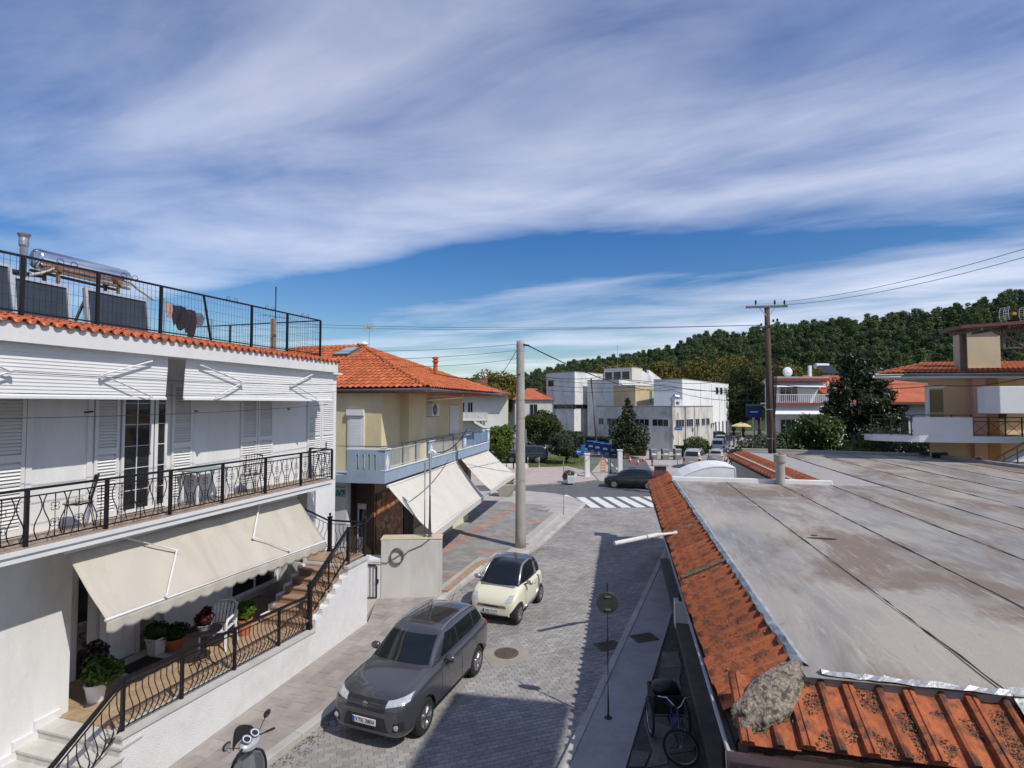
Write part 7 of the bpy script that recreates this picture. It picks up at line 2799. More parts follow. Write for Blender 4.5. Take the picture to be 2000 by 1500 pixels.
for k in range(5):
    b.beam((3.1 + .22 * k, -3.9, 9.15), (3.3 + .24 * k, -3.9, 10.25), .035)
b.build('truss', brown_steel, pg)
for k in range(7):
    MB().beam((1.9 + 1.2 * k, -4.3, 10.0 + .07 * k), (2.7 + 1.1 * k, -.7, 10.15 + .07 * k), .08, .14).build('rafter', brown_steel, pg)
tt_ = thing('grid_aerial', 'white grid TV aerials standing on the rooftop pergola at right', 'aerial', PF.w(1.6, -3.4, 10.3), PF.deg)
for x0, nm in ((0, 'grid_reflector'), (.9, 'grid_reflector')):
    b = MB()
    for k in range(7):
        a_ = -.6 + .2 * k
        b.tube([(x0 + .35 * math.cos(a_ + math.pi) + .35, -.3 + .1 * 0, .55 + .45 * math.sin(a_ * 1.3)), (x0 + .35 * math.cos(a_ + math.pi) + .35, .3, .55 + .45 * math.sin(a_ * 1.3))], .014, 4)
    for y in (-.3, 0, .3):
        b.tube([(x0 + .35 * math.cos(-.6 + .2 * k + math.pi) + .35, y, .55 + .45 * math.sin((-.6 + .2 * k) * 1.3)) for k in range(7)], .014, 4)
    b.build(nm, white_metal, tt_)
    MB().tube([(x0 + .05, 0, .55), (x0 + .5, 0, .55)], .02).obox((x0 + .45, 0, .55), (.16, .14, .12)).build('receiver', mat('aerial_orange', (.5, .25, .05), .6), tt_)
    MB().tube([(x0 + .1, 0, -.1), (x0 + .1, 0, .8)], .022).build('mast', galv, tt_)
# ================================================================== trees, hedges, hill
bark = mat('bark', (.10, .075, .055), .95, .3, 4, .7, bscale=14, stretch=(1, 1, .3))


def leaf_cloud(lobes, n, size, rnd, up=.3, gap=.25, seed=0, shell=.55):
    """many leaf-sized rhombs spread through the lobes, with holes and clumps"""
    b_ = MB()
    vs, fs = b_.v, b_.f
    tot = sum(l[1][0] * l[1][1] + l[1][1] * l[1][2] for l in lobes)
    for c, r in lobes:
        k = int(n * (r[0] * r[1] + r[1] * r[2]) / tot)
        for _ in range(k):
            while True:
                d = Vector((rnd.uniform(-1, 1), rnd.uniform(-1, 1), rnd.uniform(-1, 1)))
                if 0.05 < d.length <= 1:
                    break
            d.normalize()
            rr = (shell + (1 - shell) * rnd.random() ** .6) * (1 + .22 * noise.noise(Vector((d.x * 2.3 + seed, d.y * 2.3 + c[0], d.z * 2.3 + c[2]))))
            p = Vector((c[0] + d.x * r[0] * rr, c[1] + d.y * r[1] * rr, c[2] + d.z * r[2] * rr))
            if noise.noise(p * (1.1 / max(.3, min(r))) * 1.6 + Vector((seed * 7.1, 0, 0))) < -gap:
                continue
            nr = (d + Vector((rnd.uniform(-1, 1), rnd.uniform(-1, 1), rnd.uniform(-1, 1) + up)) * .9).normalized()
            a, bb = perp(nr)
            an = rnd.uniform(0, 6.28)
            a, bb = a * math.cos(an) + bb * math.sin(an), bb * math.cos(an) - a * math.sin(an)
            s = size * rnd.uniform(.6, 1.35)
            o = len(vs)
            vs.append(tuple(p - a * s))
            vs.append(tuple(p + bb * s * .5 + nr * s * .1))
            vs.append(tuple(p + a * s))
            vs.append(tuple(p - bb * s * .5 + nr * s * .1))
            fs.append((o, o + 1, o + 2, o + 3))
    return b_


def tree(name, label, loc, lobes, lm, n=5000, size=.2, trunk=(.25, 2.5), group=None, cat='tree', seed=1, gap=.25, limbs=True, bm_=None, shell=.55):
    rnd = random.Random(seed)
    t_ = thing(name, label, cat, loc, 0, group)
    leaf_cloud(lobes, n, size, rnd, seed=seed, gap=gap, shell=shell).build('crown', lm, t_)
    if trunk:
        r0, h0 = trunk
        b_ = MB()
        b_.tube([(0, 0, -.1), (.05 * r0, 0, h0 * .5), (0, .1 * r0, h0)], [r0 * 1.25, r0, r0 * .8], 9)
        if limbs:
            for c, r in lobes:
                c = Vector(c)
                st_ = Vector((0, 0, h0 * .92))
                mid = st_.lerp(c, .5) + Vector((rnd.uniform(-.2, .2), rnd.uniform(-.2, .2), .1)) * r[0]
                b_.tube([st_, mid, c], [r0 * .55, r0 * .35, r0 * .12], 6)
        b_.build('trunk', bm_ or bark, t_, smooth=True)
    return t_


def lobes_round(rx, rz, zc, k, seed, sq=.55):
    rnd = random.Random(seed)
    out = [((0, 0, zc), (rx * .72, rx * .72, rz * .78))]
    for i in range(k):
        an = i * 2.399 + rnd.uniform(-.3, .3)
        el = rnd.uniform(-.6, .95)
        ce = math.sqrt(max(0, 1 - el * el))
        s = rnd.uniform(.32, .5)
        out.append(((math.cos(an) * ce * rx * .68, math.sin(an) * ce * rx * .68, zc + el * rz * .68), (rx * s, rx * s, rz * s * .95)))
    return out


def lobes_cone(rx, h, z0, k, seed):
    rnd = random.Random(seed)
    out = []
    for i in range(k):
        u = (i + .5) / k
        z = z0 + h * u
        rr = rx * (1 - u) ** .8
        for j in range(3):
            an = i * 1.3 + j * 2.09 + rnd.uniform(-.3, .3)
            out.append(((math.cos(an) * rr * .5, math.sin(an) * rr * .5, z + rnd.uniform(-.1, .1) * h / k), (rr * .55 + .1, rr * .55 + .1, h / k * .8)))
    return out


magn = leafmat('dark_glossy_leaf', (.008, .016, .006), (.035, .050, .015), .35, .12)
oleander = leafmat('fresh_leaf', (.025, .06, .010), (.13, .20, .035), .5, .3)
olive = leafmat('olive_leaf', (.03, .045, .022), (.11, .13, .075), .6, .2)
planeL = leafmat('plane_leaf', (.045, .055, .010), (.20, .16, .025), .6, .3)
planeG = leafmat('plane_leaf_green', (.02, .04, .010), (.10, .11, .025), .6, .3)
hedgeL = leafmat('hedge_leaf', (.012, .028, .008), (.06, .09, .022), .55, .2)
conL = leafmat('conifer_leaf', (.012, .026, .012), (.07, .075, .025), .6, .15)
cypL = leafmat('cypress_leaf', (.008, .018, .008), (.028, .04, .016), .6, .1)
brightL = leafmat('bright_shrub_leaf', (.03, .07, .008), (.17, .23, .03), .5, .3)

# by the right-hand roof
P = lambda px, y: (((px - 1000) / 1040) * y, y, 0)
tree('magnolia_tree', 'large dark glossy-leaved tree in front of the white houses', P(1676, 47), [((0, 0, 6.4), (2.4, 2.2, 2.0)), ((-1.6, .2, 5.0), (1.6, 1.5, 1.3)), ((1.9, 0, 5.2), (1.9, 1.6, 1.3)), ((.3, 0, 8.6), (1.7, 1.6, 1.4)), ((2.2, .3, 7.0), (1.2, 1.2, .9)), ((.6, -.4, 3.6), (2.2, 1.8, 1.3)), ((-.2, .2, 9.9), (1.3, 1.2, 1.0)), ((-1.2, 0, 7.6), (1.4, 1.3, 1.2)), ((1.4, 0, 8.2), (1.3, 1.2, 1.0)), ((-2.4, 0, 6.0), (.9, .9, .7)), ((3.3, 0, 5.9), (.9, .9, .6))], magn, 21000, .17, (.3, 2.6), seed=4, gap=.12)
o = tree('oleander_bush', 'bright green flowering bush behind the flat roof', P(1578, 41), lobes_round(2.7, 2.8, 3.2, 9, 6), oleander, 17000, .13, (.12, .8), seed=7, gap=.3, cat='bush')
rnd = random.Random(2)
fl_ = MB()
for k in range(50):
    d = Vector((rnd.uniform(-1, 1), rnd.uniform(-1, -.1), rnd.uniform(-.5, 1))).normalized()
    p = Vector((d.x * 2.6, d.y * 2.6, 3.2 + d.z * 2.7))
    for j in range(3):
        a, bb = perp((d + Vector((rnd.uniform(-.6, .6), rnd.uniform(-.6, .6), rnd.uniform(-.6, .6)))).normalized())
        fl_.add([p - a * .05, p + bb * .05, p + a * .05, p - bb * .05], [(0, 1, 2, 3)])
stuff(fl_.build('blossom', mat('white_blossom', (.72, .70, .62), .7), o))
tree('olive_tree', 'grey-green olive bush left of the flowering bush', P(1490, 40), [((0, 0, 2.6), (1.8, 1.5, 1.6)), ((1.2, .3, 3.0), (1.4, 1.2, 1.3)), ((-1.1, .2, 2.4), (1.4, 1.2, 1.4))], olive, 8000, .10, (.14, 1.0), seed=3, cat='bush')
tree('olive_tree', 'grey-green olive tree under the white curved balcony', P(1742, 39), [((0, 0, 3.0), (2.0, 1.6, 1.8)), ((1.7, .3, 2.8), (1.8, 1.2, 1.5)), ((-1.2, .2, 3.2), (1.5, 1.2, 1.5)), ((3.2, .6, 2.6), (1.7, 1.2, 1.4))], olive, 11000, .10, (.16, 1.0), seed=9, cat='bush')
tree('yellow_green_shrub', 'small yellow-green shrub between the flowering bush and olive tree', P(1668, 38), [((0, 0, 2.4), (1.4, 1.1, 1.4))], brightL, 3500, .1, (.08, .6), seed=12, cat='bush')
tree('cypress_tree', 'broad dark cypress rising above the red roofs', P(1735, 75), [((0, 0, 6.0), (2.4, 2.4, 4.5)), ((.2, 0, 10.3), (1.7, 1.7, 2.0)), ((-.3, 0, 3.5), (2.4, 2.4, 3))], cypL, 8000, .24, (.3, 2), seed=5, gap=.6, limbs=False)
tree('dark_pine_tree', 'dark spreading pine behind the grey dome', P(1845, 78), [((0, 0, 8.5), (4.2, 3, 3.2)), ((3.5, 0, 8.0), (3.4, 3, 2.6)), ((-3.2, 0, 8.0), (2.6, 2.4, 2.4)), ((1.0, 0, 10.6), (2.6, 2.4, 1.8)), ((6.5, 0, 8), (2.6, 2.2, 2.6))], cypL, 9000, .28, (.4, 5), seed=15)
# trees round the square
tree('conifer_tree', 'ragged cone-shaped conifer in front of the white annex', P(1226, 63), lobes_cone(2.2, 6.0, .9, 8, 3) + [((1.6, 0, 2.6), (1.0, 1, 1.5)), ((-1.5, 0, 2.9), (.9, .9, 1.4))], conL, 8500, .17, (.16, 1.2), seed=8, limbs=False, gap=.2)
tree('round_green_shrub', 'bright green rounded shrub behind the far awning', P(978, 53), lobes_round(1.75, 2.0, 2.4, 7, 2), brightL, 8000, .12, (.12, .9), seed=2, cat='bush')
tree('autumn_shrub', 'green and yellow shrubby tree right of the concrete pole', P(1052, 68), lobes_round(3.0, 2.6, 3.0, 8, 3), leafmat('mixed_shrub_leaf', (.025, .045, .010), (.15, .15, .03), .55, .3), 9000, .17, (.18, 1.2), seed=22, cat='bush')
tree('olive_tree', 'round olive tree on the lawn in front of blue recycling skip', P(1106, 57), lobes_round(2.0, 1.7, 1.9, 8, 5), olive, 9000, .12, (.16, .9), seed=31, cat='tree')
tree('dark_bush', 'dark evergreen bush against the left side of white building', P(1064, 84), lobes_round(2.0, 2.6, 3.2, 6, 7), cypL, 5000, .2, (.2, 1.5), seed=33, cat='bush')
for i, (px, y, rx, rz, zc, lm_, lab) in enumerate((
        (962, 100, 6.5, 4.4, 8.4, planeL, 'yellowing plane tree above the orange roof, left of concrete pole'),
        (902, 112, 4.0, 3.2, 9.2, planeG, 'green tree top just above the far end of orange roof'),
        (1120, 122, 7.0, 4.2, 10.6, planeL, 'yellow-green tree crown above the left white block'),
        (1205, 130, 6.0, 4.0, 12.6, planeL, 'yellowing tree crown behind the white rooftop cabin'),
        (1290, 128, 6.0, 4.2, 12.6, planeL, 'yellow tree crown behind the sloped white roof'),
        (1400, 118, 8.5, 6.2, 11.6, planeL, 'tall autumn plane tree behind the right end of white building'),
        (1450, 104, 7.0, 6.6, 7.6, planeG, 'big dark green plane tree at the end of the side road'),
        (1482, 112, 5.5, 4.6, 10.0, planeL, 'yellowish plane tree just left of the wooden utility pole'),
        (1540, 96, 4.4, 3.2, 11.0, planeL, 'golden tree crown above the red-edged house'),
        (1590, 100, 4.0, 2.6, 10.8, planeL, 'small golden tree crown right of the satellite dish'),
        (1700, 100, 6.5, 4.0, 8.8, planeG, 'green tree mass behind the cypress'),
        (1010, 118, 4.8, 4.4, 8.0, planeG, 'dark green tree directly behind the concrete pole'),
        (1432, 110, 3.6, 5.4, 6.6, planeL, 'yellow-orange slender tree at the corner of white building'))):
    tree('plane_tree', lab, P(px, y), lobes_round(rx, rz, zc, 10, 40 + i), lm_, 7000, .33, (.4, max(2.0, zc - rz * .8)), 'trees behind the square', seed=50 + i, gap=.25)


def hedge(label, p, deg, lx, ly, h, lm_, seed, n=3500, size=.09):
    rnd = random.Random(seed)
    t_ = thing('hedge', label, 'hedge', p, deg)
    b_ = MB()
    for _ in range(n):
        f = rnd.random()
        if f < .45:
            q, d = Vector((rnd.uniform(-lx, lx), rnd.uniform(-ly, ly), h)), Vector((0, 0, 1))
        elif f < .8:
            q, d = Vector((rnd.uniform(-lx, lx), -ly, rnd.uniform(0, h))), Vector((0, -1, 0))
        else:
            s = rnd.choice((-1, 1))
            q, d = Vector((s * lx, rnd.uniform(-ly, ly), rnd.uniform(0, h))), Vector((s, 0, 0))
        q += d * (.12 * noise.noise(q * 1.7 + Vector((seed, 0, 0))) + rnd.uniform(-.12, .05))
        nr = (d + Vector((rnd.uniform(-1, 1), rnd.uniform(-1, 1), rnd.uniform(-1, 1)))).normalized()
        a, bb = perp(nr)
        s = size * rnd.uniform(.6, 1.4)
        b_.add([q - a * s, q + bb * s * .6, q + a * s, q - bb * s * .6], [(0, 1, 2, 3)])
    b_.build('foliage', lm_, t_)
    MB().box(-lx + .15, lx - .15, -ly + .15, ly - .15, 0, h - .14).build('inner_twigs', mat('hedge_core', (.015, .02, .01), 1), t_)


hedge('clipped dark hedge left of the red plastic barrier', P(1103, 84), 5, 2.6, 1.0, 2.0, hedgeL, 1)
hedge('clipped hedge along the annex wall behind the blue bins', P(1170, 77), -38, 4.2, .8, 1.6, hedgeL, 2)
hedge('low hedge right of the blue bins', P(1244, 66), -5, .95, .7, 1.5, hedgeL, 3, 2500)
hedge('square hedge beside the recycling boxes', P(1336, 64), 0, 1.0, .8, 1.3, hedgeL, 4, 2500)
tree('rounded_hedge', 'rounded clipped bush behind the pale silver SUV', P(1359, 66), [((0, 0, 1.1), (1.75, 1.2, 1.25))], leafmat('clipped_leaf', (.03, .06, .01), (.13, .17, .03), .55, .25), 5000, .1, None, seed=70, cat='bush', gap=.9)

# ---------------- hill with its pine wood
RID = [(-.40, 470, 8), (-.10, 480, 14), (.0, 480, 20), (.05, 470, 25), (.12, 450, 31), (.22, 430, 36), (.30, 400, 40), (.36, 370, 46), (.43, 350, 45), (.55, 340, 49), (.70, 330, 50), (.82, 320, 54), (.95, 310, 60), (1.1, 300, 66), (1.6, 300, 70), (2.4, 330, 60)]


def ridge_at(b_):
    if b_ <= RID[0][0]:
        return RID[0][1:]
    for p, q in zip(RID[:-1], RID[1:]):
        if p[0] <= b_ <= q[0]:
            u = (b_ - p[0]) / (q[0] - p[0])
            return lerp(p[1], q[1], u), lerp(p[2], q[2], u)
    return RID[-1][1:]


def hill_z(x, y):
    yr, hr = ridge_at(x / y)
    u = (y - 120) / (yr - 120)
    if u <= 0:
        return -.5
    v = u * u * (3 - 2 * u) if u < 1 else 1 - .25 * min(1, (u - 1) * 1.2)
    return hr * v + 3.0 * noise.noise(Vector((x * .012, y * .012, 0))) * min(1, u * 2) - .2


hb_ = MB()
NX, NY = 90, 44
hb_.grid(lambda u, v: (lambda x, y: (x, y, hill_z(x, y)))((lerp(-.42, 2.2, u)) * lerp(115, 620, v), lerp(115, 620, v)), NX, NY)
struct(hb_.build('hill', mat('forest_floor', (.035, .045, .02), 1, .3, .08, 0), smooth=True))

protos = bpy.data.collections.new('pine_shapes')
pineL = leafmat('pine_needles', (.024, .05, .018), (.17, .22, .075), .6, .3)
pineD = leafmat('pine_needles_dark', (.016, .038, .02), (.10, .15, .06), .6, .25)
scrub = leafmat('scrub_leaf', (.04, .055, .022), (.19, .19, .085), .6, .2)
for i in range(6):
    rnd = random.Random(100 + i)
    m_ = MB()
    if i < 4:
        H_ = (7.5, 5.2, 6.5, 8.5)[i]
        lb = []
        for k in range(rnd.randint(6, 9)):
            u = rnd.uniform(.3, .95)
            r = (1.08 - u * (.75, .45, .9, .8)[i]) * (2.3, 3.0, 2.0, 2.6)[i] * rnd.uniform(.5, 1)
            an = rnd.uniform(0, 6.28)
            lb.append(((math.cos(an) * r * .5, math.sin(an) * r * .5, H_ * u), (r * .62 + .4, r * .62 + .4, rnd.uniform(.7, 1.3))))
        lb.append(((0, 0, H_ * .9), (1.3, 1.3, .9)))
        m_ = leaf_cloud(lb, 520, .34, rnd, seed=i, gap=.4, shell=.4)
        m_.tube([(0, 0, -1), (.1, 0, H_ * .5), (0, 0, H_ * .95)], [.22, .16, .05], 5)
        lmx = pineL if i % 2 else pineD
    else:
        m_ = leaf_cloud([((0, 0, 1.2), (2.0, 2.0, 1.6)), ((1.2, .5, 1.0), (1.4, 1.3, 1.2))], 320, .34, rnd, seed=i, gap=.5)
        lmx = scrub
    me = m_.mesh('pine', lmx)
    o = bpy.data.objects.new('pine_shape_%d' % i, me)
    protos.objects.link(o)
rnd = random.Random(77)
pts, tries = [], 0
while len(pts) < 8200 and tries < 90000:
    tries += 1
    b_ = rnd.uniform(-.12, 1.25)
    v = rnd.random()
    y = 150 + 310 * v
    yr, hr = ridge_at(b_)
    if y > yr + 35:
        continue
    if rnd.random() > (y / 430) ** .8 + .25:
        continue
    x = b_ * y
    pts.append((x, y, hill_z(x, y) - .3))
fm = bpy.data.meshes.new('forest')
fm.from_pydata(pts, [], [])
forest = put('forest', fm)
stuff(forest)
tag(forest, 'dense dark green pine wood covering the hillside', 'forest')
ng = bpy.data.node_groups.new('forest_scatter', 'GeometryNodeTree')
ng.interface.new_socket('Geometry', in_out='INPUT', socket_type='NodeSocketGeometry')
ng.interface.new_socket('Geometry', in_out='OUTPUT', socket_type='NodeSocketGeometry')
gi, go = ng.nodes.new('NodeGroupInput'), ng.nodes.new('NodeGroupOutput')
iop = ng.nodes.new('GeometryNodeInstanceOnPoints')
ci = ng.nodes.new('GeometryNodeCollectionInfo')
ci.inputs[0].default_value = protos
ci.inputs['Separate Children'].default_value = True
ci.inputs['Reset Children'].default_value = True
iop.inputs['Pick Instance'].default_value = True
rv = ng.nodes.new('FunctionNodeRandomValue')
rv.data_type = 'INT'
rv.inputs['Min'].default_value = 0
rv.inputs['Max'].default_value = 5
rr_ = ng.nodes.new('FunctionNodeRandomValue')
rr_.data_type = 'FLOAT_VECTOR'
rr_.inputs['Min'].default_value = (-.05, -.05, 0)
rr_.inputs['Max'].default_value = (.05, .05, 6.28)
rs_ = ng.nodes.new('FunctionNodeRandomValue')
rs_.data_type = 'FLOAT'
rs_.inputs[2].default_value = .6
rs_.inputs[3].default_value = 1.4
rs_.inputs['Seed'].default_value = 4
ng.links.new(gi.outputs[0], iop.inputs['Points'])
ng.links.new(ci.outputs[0], iop.inputs['Instance'])
ng.links.new(rv.outputs[2], iop.inputs['Instance Index'])
ng.links.new(rr_.outputs[0], iop.inputs['Rotation'])
ng.links.new(rs_.outputs[1], iop.inputs['Scale'])
ng.links.new(iop.outputs[0], go.inputs[0])
md = forest.modifiers.new('scatter', 'NODES')
md.node_group = ng
# ================================================================== poles, wires, signs, street furniture
old_wood = mat('old_pole_wood', (.075, .048, .035), .9, .3, 3, .5, stretch=(1, 1, .15), bscale=10)
wx, wy = (1502 - 1000) / 1040 * 33, 33.0
t = thing('wooden_utility_pole', 'tall brown wooden utility pole with crossarm and insulators', 'utility pole', (wx, wy, 0))
zt = 6.3 + (790 - 598) * 33 / 1040
MB().tube([(0, 0, -.1), (.03, 0, 5), (-.03, 0, zt)], [.23, .2, .15], 12).build('pole', old_wood, t, smooth=True)
MB().tube([(.42, .1, -.1), (.3, .1, 4), (.2, .05, 8.2)], [.15, .13, .11], 10).build('brace_pole', mat('dark_brace', (.06, .04, .03), .9, .3, 3), t, smooth=True)
b = MB().obox((-.1, -.12, zt - .02), (2.55, .13, .13), Matrix.Rotation(R_(-1.5), 3, 'Y'))
b.build('crossarm', mat('grey_crossarm', (.14, .12, .11), .9, .2, 4), t)
MB().beam((-.55, -.12, zt - .1), (-.05, -.1, zt - .65), .04).beam((.4, -.12, zt - .1), (0, -.1, zt - .65), .04).build('arm_brace', galv, t)
for x in (-.78, .4, 1.0):
    MB().lathe([(.02, 0), (.02, .1), (.05, .12), (.065, .2), (.045, .24), (.055, .3), (.03, .36), (0, .38)], 10, (x, -.12, zt + .03)).build('insulator', dark_rubber, t)
b = MB().beam((-.6, -.15, zt - 1.35), (.6, -.15, zt - 1.1), .1)
b.build('lower_arm', mat('lower_arm', (.05, .045, .045), .8), t)
for x, dz in ((-.5, -1.25), (-.2, -1.15), (.25, -1.0), (.5, -.95), (.5, -1.35)):
    MB().lathe([(0, 0), (.06, .02), (.07, .1), (.05, .16), (0, .2)], 8, (x, -.2, zt + dz)).build('insulator', dark_rubber, t)
for k in range(6):
    MB().tube([(.28 + .06 * k, -.1, zt - 2.4 + .1 * (k % 3)), (.26 + .05 * k, -.12, zt - 3.4), (.2 + .03 * k, -.1, 4.6 + .3 * k)], .014, 5).build('drop_cable', dark_rubber, t)
for z in (2.8, 4.2, 6.0):
    MB().lathe([(.175, -.03), (.2, -.03), (.2, .03), (.175, .03)], 12, (.02, 0, z)).build('strap', galv, t)

wire_m = mat('cable_black', (.012, .012, .013), .7)
PT = Vector((.45, 23.3, 8.85))
WT = Vector((wx, wy, zt))


def wire(label, pts, r=.012, drop=.3):
    o_ = Vector(pts[0])
    b_ = MB()
    for p_, q_ in zip(pts[:-1], pts[1:]):
        b_.tube([v - o_ for v in sag(p_, q_, drop, 18)], r, 5)
    w_ = b_.build('overhead_cable', wire_m)
    w_.location = o_
    tag(w_, label, 'cable', 'overhead cables')


wire('thick cable from concrete pole sagging right towards the white building', [PT + Vector((.3, -.1, 0)), Vector((19, 60, 8.2))], .028, 1.0)
wire('cable from concrete pole down-left to the roof behind orange hip', [PT + Vector((-.2, 0, -.1)), Vector((-1.2, 30, 7.2))], .014, .1)
for k, (py0, py1, lab) in enumerate(((632, 636, 'highest thin wire crossing the sky left of the wooden pole'), (638, 640, 'second thin wire crossing the sky left of the wooden pole'))):
    wire(lab, [yp(560, py0 + 0, 40), WT + Vector((-.6 + .2 * k, 0, -1.15))], .012, .25)
for k, (p0, p1, lab) in enumerate((((630, 685), (1012, 672), 'upper wire from the roof fence to concrete pole top'), ((640, 703), (1012, 684), 'middle wire from the orange roof to concrete pole'), ((760, 716), (1012, 700), 'lower wire from the orange roof to concrete pole'))):
    wire(lab, [yp(*p0, 21), yp(*p1, 23.3)], .009, .12)
wire('dark wire running level from orange roof past the concrete pole', [yp(840, 727, 24), yp(1015, 731, 23.1), yp(1180, 734, 50), WT + Vector((-.3, 0, -5.5))], .02, .25)
for k, (py, lab) in enumerate(((736, 'first level wire across the white building'), (747, 'second level wire across the white building'), (757, 'third level wire across the white building'))):
    wire(lab, [yp(1030, py, 60), yp(1300, py + 8 - 4 * k, 55), WT + Vector((0, -.1, -4.0 - .9 * k))], .022, .5)
wire('upper of two long wires climbing to the right edge from wooden pole', [WT + Vector((1.0, -.1, .3)), yp(2080, 462, 18)], .012, .35)
wire('lower of two long wires climbing to the right edge from wooden pole', [WT + Vector((1.05, -.1, .1)), yp(2080, 480, 18)], .012, .35)
wire('dark cable from wooden pole across the peach house front', [WT + Vector((.1, -.1, -4.8)), yp(1840, 752, 27), yp(2080, 715, 20)], .02, .3)
wire('black cable looping from blue balcony to the riser pipe gooseneck', [yp(856, 884, 17.5), yp(912, 838, 24)], .022, .25)
for k, (l0, l1, lab) in enumerate((((-40, 722), (668, 751), 'upper thin wire in front of the slatted awnings'), ((-40, 767), (660, 765), 'lower thin wire in front of the slatted awnings'), ((-40, 818), (640, 790), 'pale clothes line in front of the balcony shutters'))):
    p_, q_ = HS.ats(*l0, .45), HS.ats(*l1, .45)
    wire(lab, [HS.w(*p_), HS.w(*q_)], .006 if k < 2 else .005, .06)
# leaning dark pole by the municipal building
lp = thing('leaning_pole', 'thin dark leaning wooden pole against the white building', 'utility pole', (((1165 - 1000) / 1040) * 76, 76, 0))
MB().tube([(0, 0, 0), (-.75, 0, 10.0)], [.18, .12], 8).build('pole', old_wood, lp)


def lamp(label, px, py, ztop, kind='cap', sign=False):
    p_ = gp(px, py)
    t_ = thing('street_lamp', label, 'street lamp', (p_.x, p_.y, 0), 0)
    MB().tube([(0, 0, 0), (0, 0, ztop)], .05, 8).build('post', black_iron, t_)
    MB().lathe([(.07, 0), (.07, .6), (.05, .65)], 8).build('base', black_iron, t_)
    if kind == 'cap':
        MB().lathe([(.09, ztop - .32), (.12, ztop - .02), (.02, ztop + .0)], 10).build('lantern', mat('lamp_glass', (.5, .5, .48), .3), t_)
        MB().lathe([(.34, ztop), (.30, ztop + .06), (.05, ztop + .12), (0, ztop + .13)], 14).build('shade', black_iron, t_)
    if sign:
        o_ = MB().box(-.5, .55, -.04, -.01, ztop * .56, ztop * .56 + .42).build('street_sign', mat('sign_blue', (.02, .12, .33), .5), t_)
        MB().box(-.38, .42, -.046, -.04, ztop * .56 + .19, ztop * .56 + .23).build('sign_line', plate_m, o_)


lamp('tall dark post with blue sign at the annex corner', 1325, 884, 5.2, 'none', True)
lamp('street lamp with flat cap behind the rounded bush', 1363, 878, 3.6)
lamp('street lamp with flat cap by the white side wall', 1394, 872, 3.4)
lamp('street lamp with flat cap beside the conifer', 1229, 893, 3.4)
lamp('slim dark lamp post left of the tall white block', 1083, 872, 5.0, 'none')
lamp('dark lamp post between the two white gate pillars', 1193, 931, 3.2)
lamp('thin lamp post beside dark SUV on lawn', 1003, 918, 3.0)
# round sign seen from behind, near kerb
p = gp(1188, 1402, .12)
t = thing('round_road_sign', 'round road sign seen from behind on a thin post, right pavement', 'road sign', (p.x, p.y, .12))
MB().tube([(0, 0, 0), (0, 0, 1.55)], .022, 8).tube([(0, 0, 1.5), (0, 0, 2.62)], .017, 8).build('post', trim_m, t)
MB().lathe([(.08, 0), (.07, .015), (.03, .025), (0, .026)], 12).build('base_plate', trim_m, t)
MB().lathe([(0, 0), (.205, .0), (.215, .012), (.205, .02), (0, .02)], 26, (0, -.03, 2.24), 'y').build('disc', mat('sign_back', (.05, .053, .05), .55, .25, 7, metal=.3), t)
MB().box(-.05, .05, -.05, -.028, 2.1, 2.13).box(-.05, .05, -.05, -.028, 2.35, 2.38).build('clamp', galv, t)
p = gp(1101, 1005, .12)
t = thing('small_kerb_sign', 'small dark road sign on a pole at the forecourt kerb tip', 'road sign', (p.x, p.y, .12))
MB().tube([(0, 0, 0), (0, 0, 3.0)], .028, 8).build('post', galv, t)
MB().lathe([(0, 0), (.2, .0), (.21, .015), (.2, .02), (0, .02)], 20, (.08, -.04, 2.15), 'y', sx=.7).build('disc', trim_m, t)
p = gp(1131, 920)
t = thing('blue_arrow_sign', 'round blue sign with white arrow at the driveway entrance', 'road sign', (p.x, p.y, .1))
MB().tube([(0, 0, 0), (0, 0, 1.75)], .03, 8).build('post', galv, t)
o = MB().lathe([(0, 0), (.3, 0), (.3, .02), (0, .02)], 24, (0, -.03, 1.72), 'y').build('disc', mat('road_sign_blue', (.02, .10, .38), .4), t)
MB().box(-.2, .12, -.06, -.05, 1.68, 1.76).extr([(-.24, -.055, 1.72), (-.1, -.055, 1.84), (-.1, -.055, 1.60)], (0, -.005, 0)).build('arrow', plate_m, o)
# bins
bin_blue = mat('bin_blue', (.015, .075, .26), .5, .12, 4)


def container(label, px, py, rot, s=1.0):
    p_ = gp(px, py)
    t_ = thing('waste_container', label, 'waste bin', (p_.x, p_.y, .03), rot, 'blue bins by the hedge')
    b_ = MB()
    b_.add([(-.55, -.42, .16), (.55, -.42, .16), (.55, .42, .16), (-.55, .42, .16), (-.66, -.56, 1.15), (.66, -.56, 1.15), (.66, .5, 1.15), (-.66, .5, 1.15)], [(0, 3, 2, 1), (0, 1, 5, 4), (1, 2, 6, 5), (2, 3, 7, 6), (3, 0, 4, 7), (4, 5, 6, 7)])
    b_.build('tub', bin_blue, t_, bevel=.03)
    MB().grid(lambda u, v: (lerp(-.7, .7, u), lerp(-.6, .54, v), 1.17 + .2 * math.sin(math.pi * (.15 + .7 * v))), 4, 8).build('lid', bin_blue, t_, thick=.03, smooth=True)
    MB().box(-.3, .25, -.515, -.49, .55, .95).build('label_plate', mat('bin_label', (.45, .5, .55), .7), t_)
    for x in (-.45, .45):
        for y in (-.32, .32):
            MB().lathe([(0, -.03), (.09, -.03), (.09, .03), (0, .03)], 10, (x, y, .09), 'y').build('castor', trim_m, t_)


